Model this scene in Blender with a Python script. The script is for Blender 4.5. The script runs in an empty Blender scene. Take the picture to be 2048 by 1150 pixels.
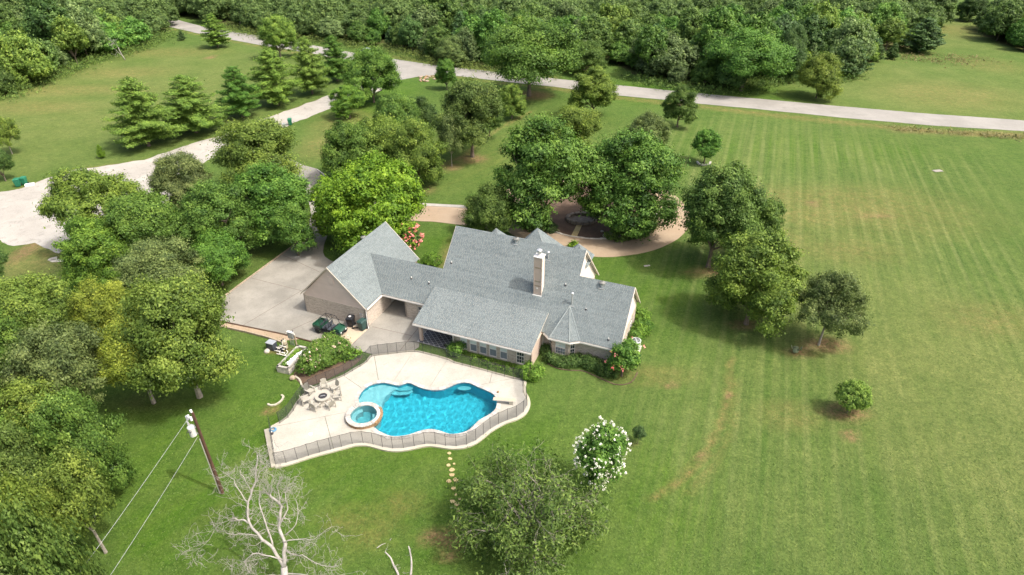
import bpy, bmesh, math, random
import numpy as np
from mathutils import Vector, Matrix, noise as mnoise
from mathutils.geometry import tessellate_polygon

random.seed(7)
SC = bpy.context.scene
COL = SC.collection
pi = math.pi

# ------------------------------------------------------------------ camera
FPX = 1251.0
PITCH = math.atan(800 / 1251.0)
CAMH = 38.0
cam_d = bpy.data.cameras.new('camera')
cam_d.sensor_width = 36.0
cam_d.lens = 36.0 * FPX / 2048.0
cam_d.clip_start = 0.5
cam_d.clip_end = 6000
cam = bpy.data.objects.new('camera', cam_d)
COL.objects.link(cam)
cam.location = (0, 0, CAMH)
cam.rotation_euler = (pi / 2 - PITCH, 0, 0)
SC.camera = cam

# ------------------------------------------------------------------ light
SUN_EL, SUN_AZ = math.radians(57), math.radians(-24)     # direction towards the sun
sv = Vector((math.cos(SUN_EL) * math.cos(SUN_AZ), math.cos(SUN_EL) * math.sin(SUN_AZ), math.sin(SUN_EL)))
sun_d = bpy.data.lights.new('sun', 'SUN')
sun_d.energy = 2.0
sun_d.angle = math.radians(1.1)
sun_d.color = (1.0, 0.98, 0.955)
sun = bpy.data.objects.new('sun', sun_d)
COL.objects.link(sun)
sun.location = (0, 0, 80)
sun.rotation_euler = sv.to_track_quat('Z', 'Y').to_euler()
world = bpy.data.worlds.new('World')
SC.world = world
world.use_nodes = True
wn = world.node_tree.nodes
wl = world.node_tree.links
sky = wn.new('ShaderNodeTexSky')
sky.sky_type = 'NISHITA'
sky.sun_disc = False
sky.sun_elevation = SUN_EL
sky.sun_rotation = pi / 2 - SUN_AZ
sky.dust_density = 8.0
sky.air_density = 1.3
sky.ozone_density = 0.2
bg = wn['Background']
bg.inputs[1].default_value = 0.15
wl.new(sky.outputs[0], bg.inputs[0])
vs = SC.view_settings
vs.view_transform = 'Standard'
vs.look = 'None'
vs.exposure = 0.82
vs.gamma = 1.0
vs.use_curve_mapping = False
SC.cycles.max_bounces = 8
SC.cycles.diffuse_bounces = 3
SC.cycles.glossy_bounces = 3
SC.cycles.transmission_bounces = 4
SC.cycles.transparent_max_bounces = 10
SC.cycles.volume_bounces = 0
SC.cycles.use_denoising = True
SC.cycles.sample_clamp_indirect = 6

# ------------------------------------------------------------------ helpers
cP, sP = math.cos(PITCH), math.sin(PITCH)


def at(px, py, z=0.0):
    a = (px - 1024) / FPX
    b = (575 - py) / FPX
    t = (z - CAMH) / (b * cP - sP)
    return Vector((a * t, (b * sP + cP) * t, z))


def hgt(bx, by, topy):
    g = at(bx, by)
    lo, hi = 0.0, 30.0
    for _ in range(40):
        m = (lo + hi) / 2
        y, z = g.y, m - CAMH
        if 575 - FPX * (y * sP + z * cP) / (y * cP - z * sP) > topy:
            lo = m
        else:
            hi = m
    return lo


def mpp(bx, by):
    return (at(bx + 1, by) - at(bx, by)).length


def props(o, label=None, cat=None, group=None, kind=None):
    if label: o['label'] = label
    if cat: o['category'] = cat
    if group: o['group'] = group
    if kind: o['kind'] = kind
    return o


def obj(name, me, mat=None, parent=None, loc=None, rot=None):
    if isinstance(me, bmesh.types.BMesh):
        m = bpy.data.meshes.new(name)
        me.normal_update()
        me.to_mesh(m)
        me.free()
        me = m
    o = bpy.data.objects.new(name, me)
    if mat and not me.materials:
        me.materials.append(mat)
    COL.objects.link(o)
    if parent: o.parent = parent
    if loc is not None: o.location = loc
    if rot is not None: o.rotation_euler = rot
    return o


def empty(name, loc=(0, 0, 0), rz=0, **k):
    o = bpy.data.objects.new(name, None)
    o.empty_display_size = 0.3
    COL.objects.link(o)
    o.location = loc
    o.rotation_euler = (0, 0, rz)
    return props(o, **k)


def kids(o):
    return [c for c in bpy.data.objects if c.parent == o]


def dup(o, loc, rz=0.0, sc=1.0, parent=None, label=None, children=None):
    c = o.copy()
    COL.objects.link(c)
    c.location = loc
    c.rotation_euler = (0, 0, rz)
    c.scale = (sc, sc, sc) if not isinstance(sc, tuple) else sc
    if parent: c.parent = parent
    if label: c['label'] = label
    for k in (children if children is not None else kids(o)):
        d = k.copy()
        COL.objects.link(d)
        d.parent = c
        for g in kids(k) if children is None else []:
            e = g.copy()
            COL.objects.link(e)
            e.parent = d
    return c


def box(bm, x0, x1, y0, y1, z0, z1, M=None):
    vs_ = [bm.verts.new((x, y, z)) for x in (x0, x1) for y in (y0, y1) for z in (z0, z1)]
    for f in ((0, 1, 3, 2), (4, 6, 7, 5), (0, 4, 5, 1), (2, 3, 7, 6), (0, 2, 6, 4), (1, 5, 7, 3)):
        bm.faces.new([vs_[i] for i in f])
    if M is not None:
        bmesh.ops.transform(bm, matrix=M, verts=vs_)
    return vs_


def bx(x0, x1, y0, y1, z0, z1, bev=0.0, M=None):
    bm = bmesh.new()
    box(bm, x0, x1, y0, y1, z0, z1, M)
    if bev:
        bmesh.ops.bevel(bm, geom=bm.edges[:], offset=bev, segments=2, affect='EDGES')
    return bm


def lathe(bm, prof, n=20, M=None, cap=True, x=0, y=0):
    rings = []
    new = []
    for r, z in prof:
        ring = [bm.verts.new((x + r * math.cos(2 * pi * k / n), y + r * math.sin(2 * pi * k / n), z)) for k in range(n)]
        rings.append(ring)
        new += ring
    for a, b in zip(rings, rings[1:]):
        for k in range(n):
            bm.faces.new((a[k], a[(k + 1) % n], b[(k + 1) % n], b[k]))
    if cap:
        bm.faces.new(rings[-1])
        bm.faces.new(rings[0][::-1])
    if M is not None:
        bmesh.ops.transform(bm, matrix=M, verts=new)
    return bm


def tube(bm, pts, rad, n=6):
    pts = [Vector(p) for p in pts]
    if not isinstance(rad, (list, tuple)): rad = [rad] * len(pts)
    prev = None
    for i, p in enumerate(pts):
        d = (pts[min(i + 1, len(pts) - 1)] - pts[max(i - 1, 0)]).normalized()
        u = d.cross(Vector((0.13, 0.29, 1)) if abs(d.z) < 0.9 else Vector((1, 0.1, 0))).normalized()
        w = d.cross(u)
        ring = [bm.verts.new(p + rad[i] * (u * math.cos(2 * pi * k / n) + w * math.sin(2 * pi * k / n))) for k in range(n)]
        if prev:
            for k in range(n):
                bm.faces.new((prev[k], prev[(k + 1) % n], ring[(k + 1) % n], ring[k]))
        else:
            bm.faces.new(ring[::-1])
        prev = ring
    bm.faces.new(prev)
    return bm


def prism(pts, z0, z1, bm=None):
    bm = bm or bmesh.new()
    a = [bm.verts.new((p[0], p[1], z0)) for p in pts]
    b = [bm.verts.new((p[0], p[1], z1)) for p in pts]
    n = len(pts)
    tri = tessellate_polygon([[Vector((p[0], p[1], 0)) for p in pts]])
    area = sum(pts[i][0] * pts[(i + 1) % n][1] - pts[(i + 1) % n][0] * pts[i][1] for i in range(n))
    for t in tri:
        try:
            bm.faces.new([b[i] for i in t])
        except ValueError:
            pass
    for i in range(n):
        j = (i + 1) % n
        bm.faces.new((a[i], a[j], b[j], b[i]) if area > 0 else (a[j], a[i], b[i], b[j]))
    bmesh.ops.recalc_face_normals(bm, faces=bm.faces[:])
    return bm


def smooth_poly(pts, k=4, closed=True):
    out = []
    n = len(pts)
    rng = range(n) if closed else range(n - 1)
    for i in rng:
        if closed:
            p0, p1, p2, p3 = (Vector(pts[(i + j) % n]) for j in (-1, 0, 1, 2))
        else:
            p0, p1, p2, p3 = (Vector(pts[min(max(i + j, 0), n - 1)]) for j in (-1, 0, 1, 2))
        for s in range(k):
            t = s / k
            out.append(0.5 * ((2 * p1) + (p2 - p0) * t + (2 * p0 - 5 * p1 + 4 * p2 - p3) * t * t + (3 * p1 - p0 - 3 * p2 + p3) * t ** 3))
    if not closed: out.append(Vector(pts[-1]))
    return out


def resample(pts, step, closed=False):
    pts = [Vector(p) for p in pts]
    if closed: pts = pts + [pts[0]]
    L = [0]
    for a, b in zip(pts, pts[1:]): L.append(L[-1] + (b - a).length)
    n = max(2, round(L[-1] / step))
    out = []
    j = 0
    for i in range(n + (0 if closed else 1)):
        s = L[-1] * i / n
        while j < len(L) - 2 and L[j + 1] < s: j += 1
        t = (s - L[j]) / max(1e-9, L[j + 1] - L[j])
        out.append(pts[j].lerp(pts[j + 1], min(1, t)))
    return out


def inside(poly, x, y):
    """vectorised point in polygon"""
    x = np.asarray(x); y = np.asarray(y)
    r = np.zeros(x.shape, bool)
    n = len(poly)
    for i in range(n):
        x1, y1 = poly[i][0], poly[i][1]
        x2, y2 = poly[(i + 1) % n][0], poly[(i + 1) % n][1]
        if y1 == y2: continue
        c = ((y1 > y) != (y2 > y)) & (x < (x2 - x1) * (y - y1) / (y2 - y1) + x1)
        r ^= c
    return r


def segdist(pts, x, y):
    d = np.full(np.shape(x), 1e9)
    for a, b in zip(pts, pts[1:]):
        ax, ay, bx_, by_ = a[0], a[1], b[0], b[1]
        dx, dy = bx_ - ax, by_ - ay
        t = np.clip(((x - ax) * dx + (y - ay) * dy) / (dx * dx + dy * dy + 1e-9), 0, 1)
        d = np.minimum(d, np.hypot(x - ax - t * dx, y - ay - t * dy))
    return d


def px(lst, z=0.0):
    return [at(a, b, z) for a, b in lst]


# ------------------------------------------------------------------ materials
class NT:
    def __init__(s, name):
        s.m = bpy.data.materials.new(name)
        s.m.use_nodes = True
        s.t = s.m.node_tree
        s.b = s.t.nodes['Principled BSDF']
        s.out = s.t.nodes['Material Output']

    def n(s, typ, ins=None, **kw):
        nd = s.t.nodes.new('ShaderNode' + typ)
        for k, v in kw.items(): setattr(nd, k, v)
        for k, v in (ins or {}).items():
            if hasattr(v, 'is_output') or isinstance(v, bpy.types.NodeSocket): s.t.links.new(v, nd.inputs[k])
            else: nd.inputs[k].default_value = v
        return nd

    def l(s, a, b): s.t.links.new(a, b)

    def noise(s, vec, scale, detail=3, rough=0.55):
        return s.n('TexNoise', {'Vector': vec, 'Scale': scale, 'Detail': detail, 'Roughness': rough}).outputs[0]

    def ramp(s, f, a, b):
        return s.n('MapRange', {'Value': f, 'From Min': a, 'From Max': b}).outputs[0]

    def mix(s, f, a, b, mode='MIX'):
        nd = s.n('Mix', data_type='RGBA', blend_type=mode)
        for i, v in ((0, f), (6, a), (7, b)):
            if isinstance(v, bpy.types.NodeSocket): s.l(v, nd.inputs[i])
            else: nd.inputs[i].default_value = v if i == 0 or len(v) == 4 else (*v, 1)
        return nd.outputs[2]

    def math(s, op, a, b=0.0, c=0.0):
        nd = s.n('Math', operation=op)
        for i, v in enumerate((a, b, c)):
            if isinstance(v, bpy.types.NodeSocket): s.l(v, nd.inputs[i])
            else: nd.inputs[i].default_value = v
        return nd.outputs[0]

    def attr(s, name): return s.n('Attribute', attribute_name=name).outputs['Fac']

    def bump(s, h, strength=0.3, dist=0.05):
        nd = s.n('Bump', {'Height': h, 'Strength': strength, 'Distance': dist})
        s.l(nd.outputs[0], s.b.inputs['Normal'])

    def geo(s): return s.n('NewGeometry').outputs['Position']

    def objc(s): return s.n('TexCoord').outputs['Object']


def mat(name, col, rough=0.7, var=0.15, scale=3.0, bump=0.0, metal=0.0, spec=0.4, rnd=0.0, fine=0.0):
    q = NT(name)
    P = q.geo()
    c1 = tuple(v * (1 - var) for v in col)
    c2 = tuple(min(1, v * (1 + var)) for v in col)
    f = q.ramp(q.noise(P, scale, 5), 0.3, 0.7)
    c = q.mix(f, c1, c2)
    if fine:
        f2 = q.ramp(q.noise(P, scale * 14, 3), 0.3, 0.7)
        c = q.mix(fine, c, q.mix(f2, tuple(v * 0.5 for v in col), tuple(min(1, v * 1.5) for v in col)))
    if rnd:
        r = q.n('ObjectInfo').outputs['Random']
        g = q.math('MULTIPLY_ADD', r, 2 * rnd, 1 - rnd)
        nd = q.n('CombineXYZ', {0: g, 1: g, 2: g})
        c = q.mix(1.0, c, nd.outputs[0], 'MULTIPLY')
    q.l(c, q.b.inputs['Base Color'])
    q.b.inputs['Roughness'].default_value = rough
    q.b.inputs['Metallic'].default_value = metal
    q.b.inputs['Specular IOR Level'].default_value = spec
    if bump: q.bump(q.noise(P, scale * 8, 4), bump, 0.02)
    return q.m


MT = {}
MT['white'] = mat('white_paint', (0.72, 0.70, 0.66), 0.5, 0.05)
MT['cream'] = mat('cream_trim', (0.60, 0.53, 0.44), 0.6, 0.06)
MT['pinksiding'] = mat('painted_siding', (0.60, 0.50, 0.445), 0.65, 0.05, 1.2, rnd=0.03)
MT['litsiding'] = mat('sunlit_siding', (0.70, 0.64, 0.57), 0.65, 0.05, 1.2)  # siding for sun-facing faces, with the sunlight put into a paler colour
MT['black'] = mat('black_plastic', (0.018, 0.02, 0.024), 0.45, 0.2, 4)
MT['rubber'] = mat('rubber', (0.02, 0.02, 0.021), 0.8, 0.3, 8)
MT['greyvinyl'] = mat('grey_vinyl', (0.055, 0.065, 0.08), 0.5, 0.15, 5)
MT['steel'] = mat('galvanised_steel', (0.55, 0.56, 0.57), 0.38, 0.1, 5, metal=0.6)
MT['darksteel'] = mat('dark_steel', (0.05, 0.05, 0.055), 0.45, 0.2, 5, metal=0.3)
MT['greenpaint'] = mat('green_paint', (0.012, 0.062, 0.036), 0.28, 0.1, 3, spec=0.6)
MT['wood'] = mat('weathered_timber', (0.33, 0.27, 0.20), 0.85, 0.25, 5, bump=0.3)
MT['polewood'] = mat('creosoted_wood', (0.085, 0.045, 0.03), 0.8, 0.35, 3, bump=0.4, fine=0.3)
MT['stone'] = mat('pale_limestone', (0.50, 0.47, 0.41), 0.85, 0.22, 2.5, bump=0.5, rnd=0.14, fine=0.2)
MT['coping'] = mat('white_travertine', (0.409, 0.391, 0.358), 0.7, 0.18, 4, bump=0.25, rnd=0.20, fine=0.12)
MT['flag'] = mat('sandy_flagstone', (0.42, 0.34, 0.17), 0.85, 0.2, 4, bump=0.4, rnd=0.1)
MT['brownstone'] = mat('brown_flagstone', (0.30, 0.19, 0.10), 0.8, 0.3, 4, bump=0.5, rnd=0.18, fine=0.3)
MT['rock'] = mat('grey_rock', (0.33, 0.31, 0.27), 0.9, 0.3, 2, bump=0.6, rnd=0.2, fine=0.2)
MT['mulch'] = mat('mulch_soil', (0.105, 0.070, 0.048), 0.95, 0.4, 0.8, bump=0.8, fine=0.4)
MT['slate'] = mat('dark_slate', (0.055, 0.062, 0.075), 0.45, 0.25, 1.5, bump=0.2, rnd=0.35)
MT['grout'] = mat('pale_grout', (0.40, 0.41, 0.42), 0.9, 0.1, 3)
MT['beigeplastic'] = mat('beige_plastic', (0.38, 0.34, 0.25), 0.5, 0.1, 4)
MT['pvc'] = mat('white_pvc', (0.74, 0.72, 0.66), 0.4, 0.08, 6)
MT['tarp'] = mat('white_sheet', (0.80, 0.80, 0.80), 0.6, 0.06, 5, bump=0.3)
MT['resin'] = mat('cream_resin', (0.36, 0.345, 0.295), 0.55, 0.06, 5)
MT['boardtop'] = mat('sand_grit_board', (0.42, 0.37, 0.28), 0.8, 0.08, 8)
MT['cartgreen'] = mat('cart_green', (0.02, 0.16, 0.09), 0.5, 0.1, 3)
MT['carpaint'] = mat('dark_blue_car_paint', (0.02, 0.03, 0.06), 0.2, 0.05, 3, metal=0.3, spec=0.7)
MT['silver'] = mat('silver_paint', (0.45, 0.48, 0.5), 0.35, 0.05, 3, metal=0.4)
MT['bark'] = mat('bark', (0.15, 0.12, 0.095), 0.9, 0.35, 3, bump=0.7, fine=0.3)
MT['palebark'] = mat('pale_bark', (0.30, 0.27, 0.23), 0.9, 0.3, 3, bump=0.6, fine=0.3)
MT['deadbark'] = mat('dead_grey_wood', (0.35, 0.33, 0.305), 0.9, 0.45, 2.5, bump=0.9, fine=0.6)
MT['porcelain'] = mat('porcelain', (0.6, 0.6, 0.6), 0.25, 0.05, 5)
MT['pinkbrick'] = mat('pinkish_paint', (0.50, 0.40, 0.34), 0.7, 0.06, 2, rnd=0.03)
MT['firerock'] = mat('lava_rock', (0.03, 0.03, 0.035), 0.8, 0.5, 20, bump=0.6)


def glass_mat():
    q = NT('window_glass')
    q.b.inputs['Base Color'].default_value = (0.035, 0.05, 0.065, 1)
    q.b.inputs['Roughness'].default_value = 0.06
    q.b.inputs['Specular IOR Level'].default_value = 0.9
    return q.m


MT['glass'] = glass_mat()
MT['blind'] = mat('white_blind', (0.66, 0.74, 0.72), 0.7, 0.05, 3)
MT['screen'] = mat('insect_screen', (0.20, 0.235, 0.265), 0.6, 0.1, 3)


def brick_mat():
    q = NT('mottled_brick')
    P = q.objc()
    sp = q.n('SeparateXYZ', {0: P})
    a = q.math('ADD', sp.outputs[0], sp.outputs[1])
    v = q.n('CombineXYZ', {0: a, 1: sp.outputs[2], 2: 0.0}).outputs[0]
    br = q.n('TexBrick', {'Vector': v, 'Color1': (0.27, 0.21, 0.17, 1), 'Color2': (0.66, 0.58, 0.49, 1), 'Mortar': (0.52, 0.47, 0.41, 1),
                          'Scale': 1.0, 'Mortar Size': 0.010, 'Brick Width': 0.24, 'Row Height': 0.08, 'Bias': 0.05})
    big = q.ramp(q.noise(P, 0.6, 4), 0.3, 0.7)
    c = q.mix(0.30, br.outputs[0], q.mix(big, (0.43, 0.38, 0.32), (0.55, 0.49, 0.42)))
    n2 = q.ramp(q.noise(v, 9, 2), 0.35, 0.65)
    c = q.mix(0.28, c, q.mix(n2, (0.19, 0.155, 0.13), (0.52, 0.47, 0.40)))
    q.l(c, q.b.inputs['Base Color'])
    q.b.inputs['Roughness'].default_value = 0.9
    q.bump(br.outputs[1], -0.5, 0.01)
    return q.m


MT['brick'] = brick_mat()


def shingle_mat():
    q = NT('grey_shingles')
    P = q.geo()
    t = q.attr('tint')
    c = q.mix(t, (0.112, 0.140, 0.147), (0.192, 0.228, 0.232))
    big = q.ramp(q.noise(P, 0.35, 5), 0.3, 0.7)
    c = q.mix(0.22, c, q.mix(big, (0.12, 0.142, 0.148), (0.19, 0.222, 0.226)))
    g = q.ramp(q.noise(P, 26, 2), 0.3, 0.7)
    c = q.mix(0.10, c, q.mix(g, (0.08, 0.095, 0.105), (0.25, 0.27, 0.27)))
    q.l(c, q.b.inputs['Base Color'])
    q.b.inputs['Roughness'].default_value = 0.85
    q.b.inputs['Specular IOR Level'].default_value = 0.3
    q.bump(q.noise(P, 90, 2), 0.3, 0.006)
    return q.m


MT['shingle'] = shingle_mat()
MT['shinglecap'] = mat('ridge_cap', (0.24, 0.275, 0.275), 0.85, 0.1, 4)


def foliage_mat(name='foliage', trans=0.26, var=1.35):
    q = NT(name)
    oc = q.n('ObjectInfo').outputs['Color']
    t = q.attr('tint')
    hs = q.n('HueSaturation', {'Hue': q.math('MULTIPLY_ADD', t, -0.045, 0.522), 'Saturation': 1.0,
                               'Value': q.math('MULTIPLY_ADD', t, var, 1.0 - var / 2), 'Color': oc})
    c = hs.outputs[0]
    q.l(c, q.b.inputs['Base Color'])
    q.b.inputs['Roughness'].default_value = 0.55
    q.b.inputs['Specular IOR Level'].default_value = 0.22
    tr = q.n('BsdfTranslucent', {'Color': q.mix(1.0, c, (1.0, 1.15, 0.5), 'MULTIPLY')})
    mx = q.n('MixShader', {0: trans, 1: q.b.outputs[0], 2: tr.outputs[0]})
    q.l(mx.outputs[0], q.out.inputs[0])
    return q.m


MT['foliage'] = foliage_mat()


def petal_mat(name, a, b):
    q = NT(name)
    q.l(q.mix(q.attr('tint'), a, b), q.b.inputs['Base Color'])
    q.b.inputs['Roughness'].default_value = 0.7
    return q.m


MT['whitepetal'] = petal_mat('white_petals', (0.55, 0.55, 0.42), (0.85, 0.85, 0.75))
MT['pinkpetal'] = petal_mat('pink_petals', (0.55, 0.10, 0.09), (0.80, 0.30, 0.27))
MT['mixpetal'] = petal_mat('pale_pink_petals', (0.62, 0.30, 0.24), (0.80, 0.72, 0.55))


def concrete_mat(name, c1, c2, stain, scale=0.35, cell=0.0):
    q = NT(name)
    P = q.geo()
    a = q.ramp(q.noise(P, scale, 7, 0.62), 0.35, 0.68)
    c = q.mix(a, c1, c2)
    w = q.n('TexNoise', {'Vector': P, 'Scale': scale * 2.2, 'Detail': 8.0, 'Roughness': 0.7, 'Distortion': 1.2}).outputs[0]
    c = q.mix(q.math('MULTIPLY', q.ramp(w, 0.55, 0.75), 0.6), c, stain)
    w2 = q.n('TexNoise', {'Vector': P, 'Scale': scale * 6, 'Detail': 6.0, 'Roughness': 0.75, 'Distortion': 2.0}).outputs[0]
    c = q.mix(q.math('MULTIPLY', q.ramp(w2, 0.52, 0.66), 0.35), c, stain)
    f = q.ramp(q.noise(P, 14, 3), 0.3, 0.7)
    c = q.mix(0.16, c, q.mix(f, tuple(v * 0.6 for v in c1), tuple(v * 1.3 for v in c2)))
    q.l(c, q.b.inputs['Base Color'])
    q.b.inputs['Roughness'].default_value = 0.88
    q.b.inputs['Specular IOR Level'].default_value = 0.25
    q.bump(q.noise(P, 30, 3), 0.25, 0.01)
    return q.m


MT['drive'] = concrete_mat('weathered_concrete', (0.202, 0.194, 0.170), (0.310, 0.297, 0.262), (0.133, 0.127, 0.112), 0.3)
MT['newslab'] = concrete_mat('tan_concrete', (0.42, 0.34, 0.25), (0.48, 0.40, 0.30), (0.36, 0.30, 0.22), 0.3)
MT['deck'] = concrete_mat('pale_deck_concrete', (0.348, 0.334, 0.288), (0.430, 0.413, 0.365), (0.241, 0.234, 0.208), 0.5)
MT['decksill'] = concrete_mat('deck_edge_concrete', (0.396, 0.370, 0.290), (0.466, 0.440, 0.361), (0.264, 0.255, 0.202), 0.6)
MT['road'] = concrete_mat('bleached_road', (0.231, 0.223, 0.202), (0.311, 0.298, 0.273), (0.168, 0.164, 0.150), 0.16)
MT['tan_drive'] = concrete_mat('tan_pebble_drive', (0.30, 0.225, 0.15), (0.37, 0.29, 0.205), (0.22, 0.18, 0.14), 0.3)


def gravel_mat():
    q = NT('white_caliche')
    P = q.geo()
    a = q.ramp(q.noise(P, 0.16, 8, 0.65), 0.3, 0.7)
    c = q.mix(a, (0.25, 0.238, 0.212), (0.41, 0.392, 0.355))
    w = q.n('TexNoise', {'Vector': P, 'Scale': 0.5, 'Detail': 9.0, 'Roughness': 0.75, 'Distortion': 1.6}).outputs[0]
    c = q.mix(q.math('MULTIPLY', q.ramp(w, 0.54, 0.64), 0.62), c, (0.155, 0.15, 0.135))
    f = q.ramp(q.noise(P, 9, 4), 0.3, 0.7)
    c = q.mix(0.25, c, q.mix(f, (0.20, 0.19, 0.16), (0.55, 0.51, 0.46)))
    q.l(c, q.b.inputs['Base Color'])
    q.b.inputs['Roughness'].default_value = 0.95
    q.bump(q.noise(P, 12, 4), 0.5, 0.04)
    return q.m


MT['gravel'] = gravel_mat()


def ground_mat():
    q = NT('lawn')
    P = q.geo()
    # base greens
    big = q.ramp(q.noise(P, 0.035, 6, 0.6), 0.3, 0.7)
    c = q.mix(big, (0.058, 0.122, 0.022), (0.080, 0.150, 0.032))
    mid = q.ramp(q.noise(P, 0.28, 6, 0.65), 0.32, 0.7)
    c = q.mix(q.math('MULTIPLY', mid, 0.5), c, (0.100, 0.154, 0.042))
    # lush
    lu = q.math('MULTIPLY', q.attr('lush'), q.ramp(q.noise(P, 0.22, 5), 0.2, 0.65))
    c = q.mix(lu, c, (0.058, 0.135, 0.014))
    # mowing streaks: stretched noise along two directions
    def streak(ang, w):
        m = q.n('Mapping', {'Vector': P, 'Rotation': (0, 0, math.radians(ang)), 'Scale': (1 / 0.012, 1 / w, 1.0)}, vector_type='TEXTURE')
        return q.n('TexNoise', {'Vector': m.outputs[0], 'Scale': 1.0, 'Detail': 2.5, 'Roughness': 0.7}).outputs[0]
    s1 = q.ramp(streak(69, 0.85), 0.36, 0.66)
    s1b = q.ramp(streak(69, 2.6), 0.38, 0.64)
    s = q.math('MULTIPLY', q.math('ADD', s1, q.math('MULTIPLY', s1b, 0.5)), q.attr('mow'))
    c = q.mix(q.math('MULTIPLY', s, 0.50), c, (0.150, 0.195, 0.066))
    sd = q.math('MULTIPLY', q.ramp(streak(67.5, 1.25), 0.42, 0.70), q.attr('mow'))
    c = q.mix(q.math('MULTIPLY', sd, 0.50), c, (0.048, 0.098, 0.024))
    mp = q.n('Mapping', {'Vector': P, 'Rotation': (0, 0, math.radians(69.5)), 'Scale': (60.0, 1.0, 1.0)}, vector_type='TEXTURE')
    wob = q.noise(mp.outputs[0], 0.5, 2)
    yy = q.n('SeparateXYZ', {0: mp.outputs[0]}).outputs[1]
    sn = q.math('SINE', q.math('ADD', q.math('MULTIPLY', yy, 2 * pi / 1.95), q.math('MULTIPLY', wob, 5.0)))
    ln_ = q.math('MULTIPLY', q.math('MULTIPLY', q.ramp(sn, 0.35, 1.0), q.ramp(q.noise(P, 0.06, 3), 0.32, 0.6)), q.attr('mow'))
    c = q.mix(q.math('MULTIPLY', ln_, 0.62), c, (0.165, 0.215, 0.075))
    s2 = q.math('MULTIPLY', q.ramp(streak(52, 0.7), 0.36, 0.66), q.attr('mowb'))
    c = q.mix(q.math('MULTIPLY', s2, 0.6), c, (0.125, 0.165, 0.045))
    # olive
    c = q.mix(q.math('MULTIPLY', q.attr('olive'), q.ramp(q.noise(P, 0.12, 5), 0.15, 0.7)), c, (0.150, 0.190, 0.062))
    # dry streaky patches
    dn = q.ramp(q.noise(P, 0.9, 7, 0.7), 0.28, 0.68)
    c = q.mix(q.math('MULTIPLY', q.attr('dry'), dn), c, (0.235, 0.180, 0.080))
    bn = q.ramp(q.noise(P, 1.5, 7, 0.7), 0.25, 0.6)
    c = q.mix(q.math('MULTIPLY', q.attr('bare'), bn), c, (0.24, 0.155, 0.095))
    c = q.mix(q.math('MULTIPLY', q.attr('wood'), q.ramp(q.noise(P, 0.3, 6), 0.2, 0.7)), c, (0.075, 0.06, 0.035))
    # fine blades
    f1 = q.ramp(q.noise(P, 5.0, 5, 0.75), 0.28, 0.72)
    c = q.mix(0.60, c, q.mix(f1, (0.35, 0.38, 0.30), (1.75, 1.65, 1.7)), 'MULTIPLY')
    f2 = q.ramp(q.noise(P, 1.1, 4, 0.7), 0.3, 0.7)
    f3 = q.ramp(q.n('TexNoise', {'Vector': P, 'Scale': 2.6, 'Detail': 6.0, 'Roughness': 0.8, 'Distortion': 0.6}).outputs[0], 0.36, 0.64)
    c = q.mix(0.42, c, q.mix(f3, (0.50, 0.58, 0.46), (1.34, 1.20, 1.25)), 'MULTIPLY')
    c = q.mix(0.5, c, q.mix(f2, (0.56, 0.60, 0.54), (1.36, 1.22, 1.2)), 'MULTIPLY')
    f4 = q.ramp(q.noise(P, 0.16, 5, 0.65), 0.35, 0.65)
    c = q.mix(0.5, c, q.mix(f4, (0.74, 0.80, 0.70), (1.18, 1.06, 1.1)), 'MULTIPLY')
    q.l(c, q.b.inputs['Base Color'])
    q.b.inputs['Roughness'].default_value = 0.95
    q.b.inputs['Specular IOR Level'].default_value = 0.12
    h = q.math('ADD', q.noise(P, 6.0, 6, 0.8), q.math('MULTIPLY', q.noise(P, 0.7, 3), 1.5))
    q.bump(h, 0.75, 0.16)
    return q.m


MT['lawn'] = ground_mat()

# ------------------------------------------------------------------ outlines measured on the ground plane
pool_px = [(717, 802), (717.4, 793), (725.7, 780.4), (738.7, 770.7), (756, 765.9), (769, 765.2), (782, 767.8), (797.4, 770.7),
           (812.6, 765.7), (819, 765.5), (828, 769.6), (843.5, 776), (863, 780), (882.6, 779.3), (895.7, 775), (910.9, 767.8), (924, 764.8),
           (939, 765.9), (956.5, 774), (974, 781), (987, 788), (993.5, 797.8), (994, 811), (989, 821.7), (978, 830), (958.7, 841),
           (947.8, 852), (939, 860), (926, 865.7), (911, 868.5), (897.8, 868.5), (882.6, 863), (865, 859), (850, 860), (832.6, 865),
           (815, 870.7), (800, 872.8), (782, 872.8), (767, 867.4), (751, 858), (735, 838), (722, 818)]
WZ = 0.10          # deck top
POOL = [Vector((p.x, p.y)) for p in smooth_poly([at(a, b, WZ).xy for a, b in pool_px], 3)]
deck_px = [(551, 932.6), (580, 926), (623.5, 912), (660.4, 902), (688.7, 894.6), (710, 889), (734, 888.5), (754, 893.5), (775.7, 898.5), (800, 899.5),
           (828, 895), (843.5, 891.3), (861, 889.5), (882.6, 892.4), (904, 895), (926, 893.5), (948, 886), (965, 874), (978, 863), (995.6, 852),
           (1013, 843.5), (1034.8, 836), (1049, 826), (1056.5, 812), (1055.5, 798), (1049, 786), (1048, 774), (1050, 762), (1045, 759),
           (1030, 756.5), (995.6, 747.5), (961, 738), (926, 729), (908.7, 724.6), (894.6, 718), (861, 708.7), (828, 702), (788, 706), (747, 710.7),
           (740.4, 713.6), (729.6, 726), (710, 737), (686.6, 751), (651, 765.5), (626, 776), (606, 791), (595, 804), (584, 822),
           (573.5, 835), (558, 845.6), (541, 855), (535, 858)]
DECK = [at(a, b, WZ).xy for a, b in deck_px]
SPA_C = Vector((-12.57, 38.84))


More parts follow.
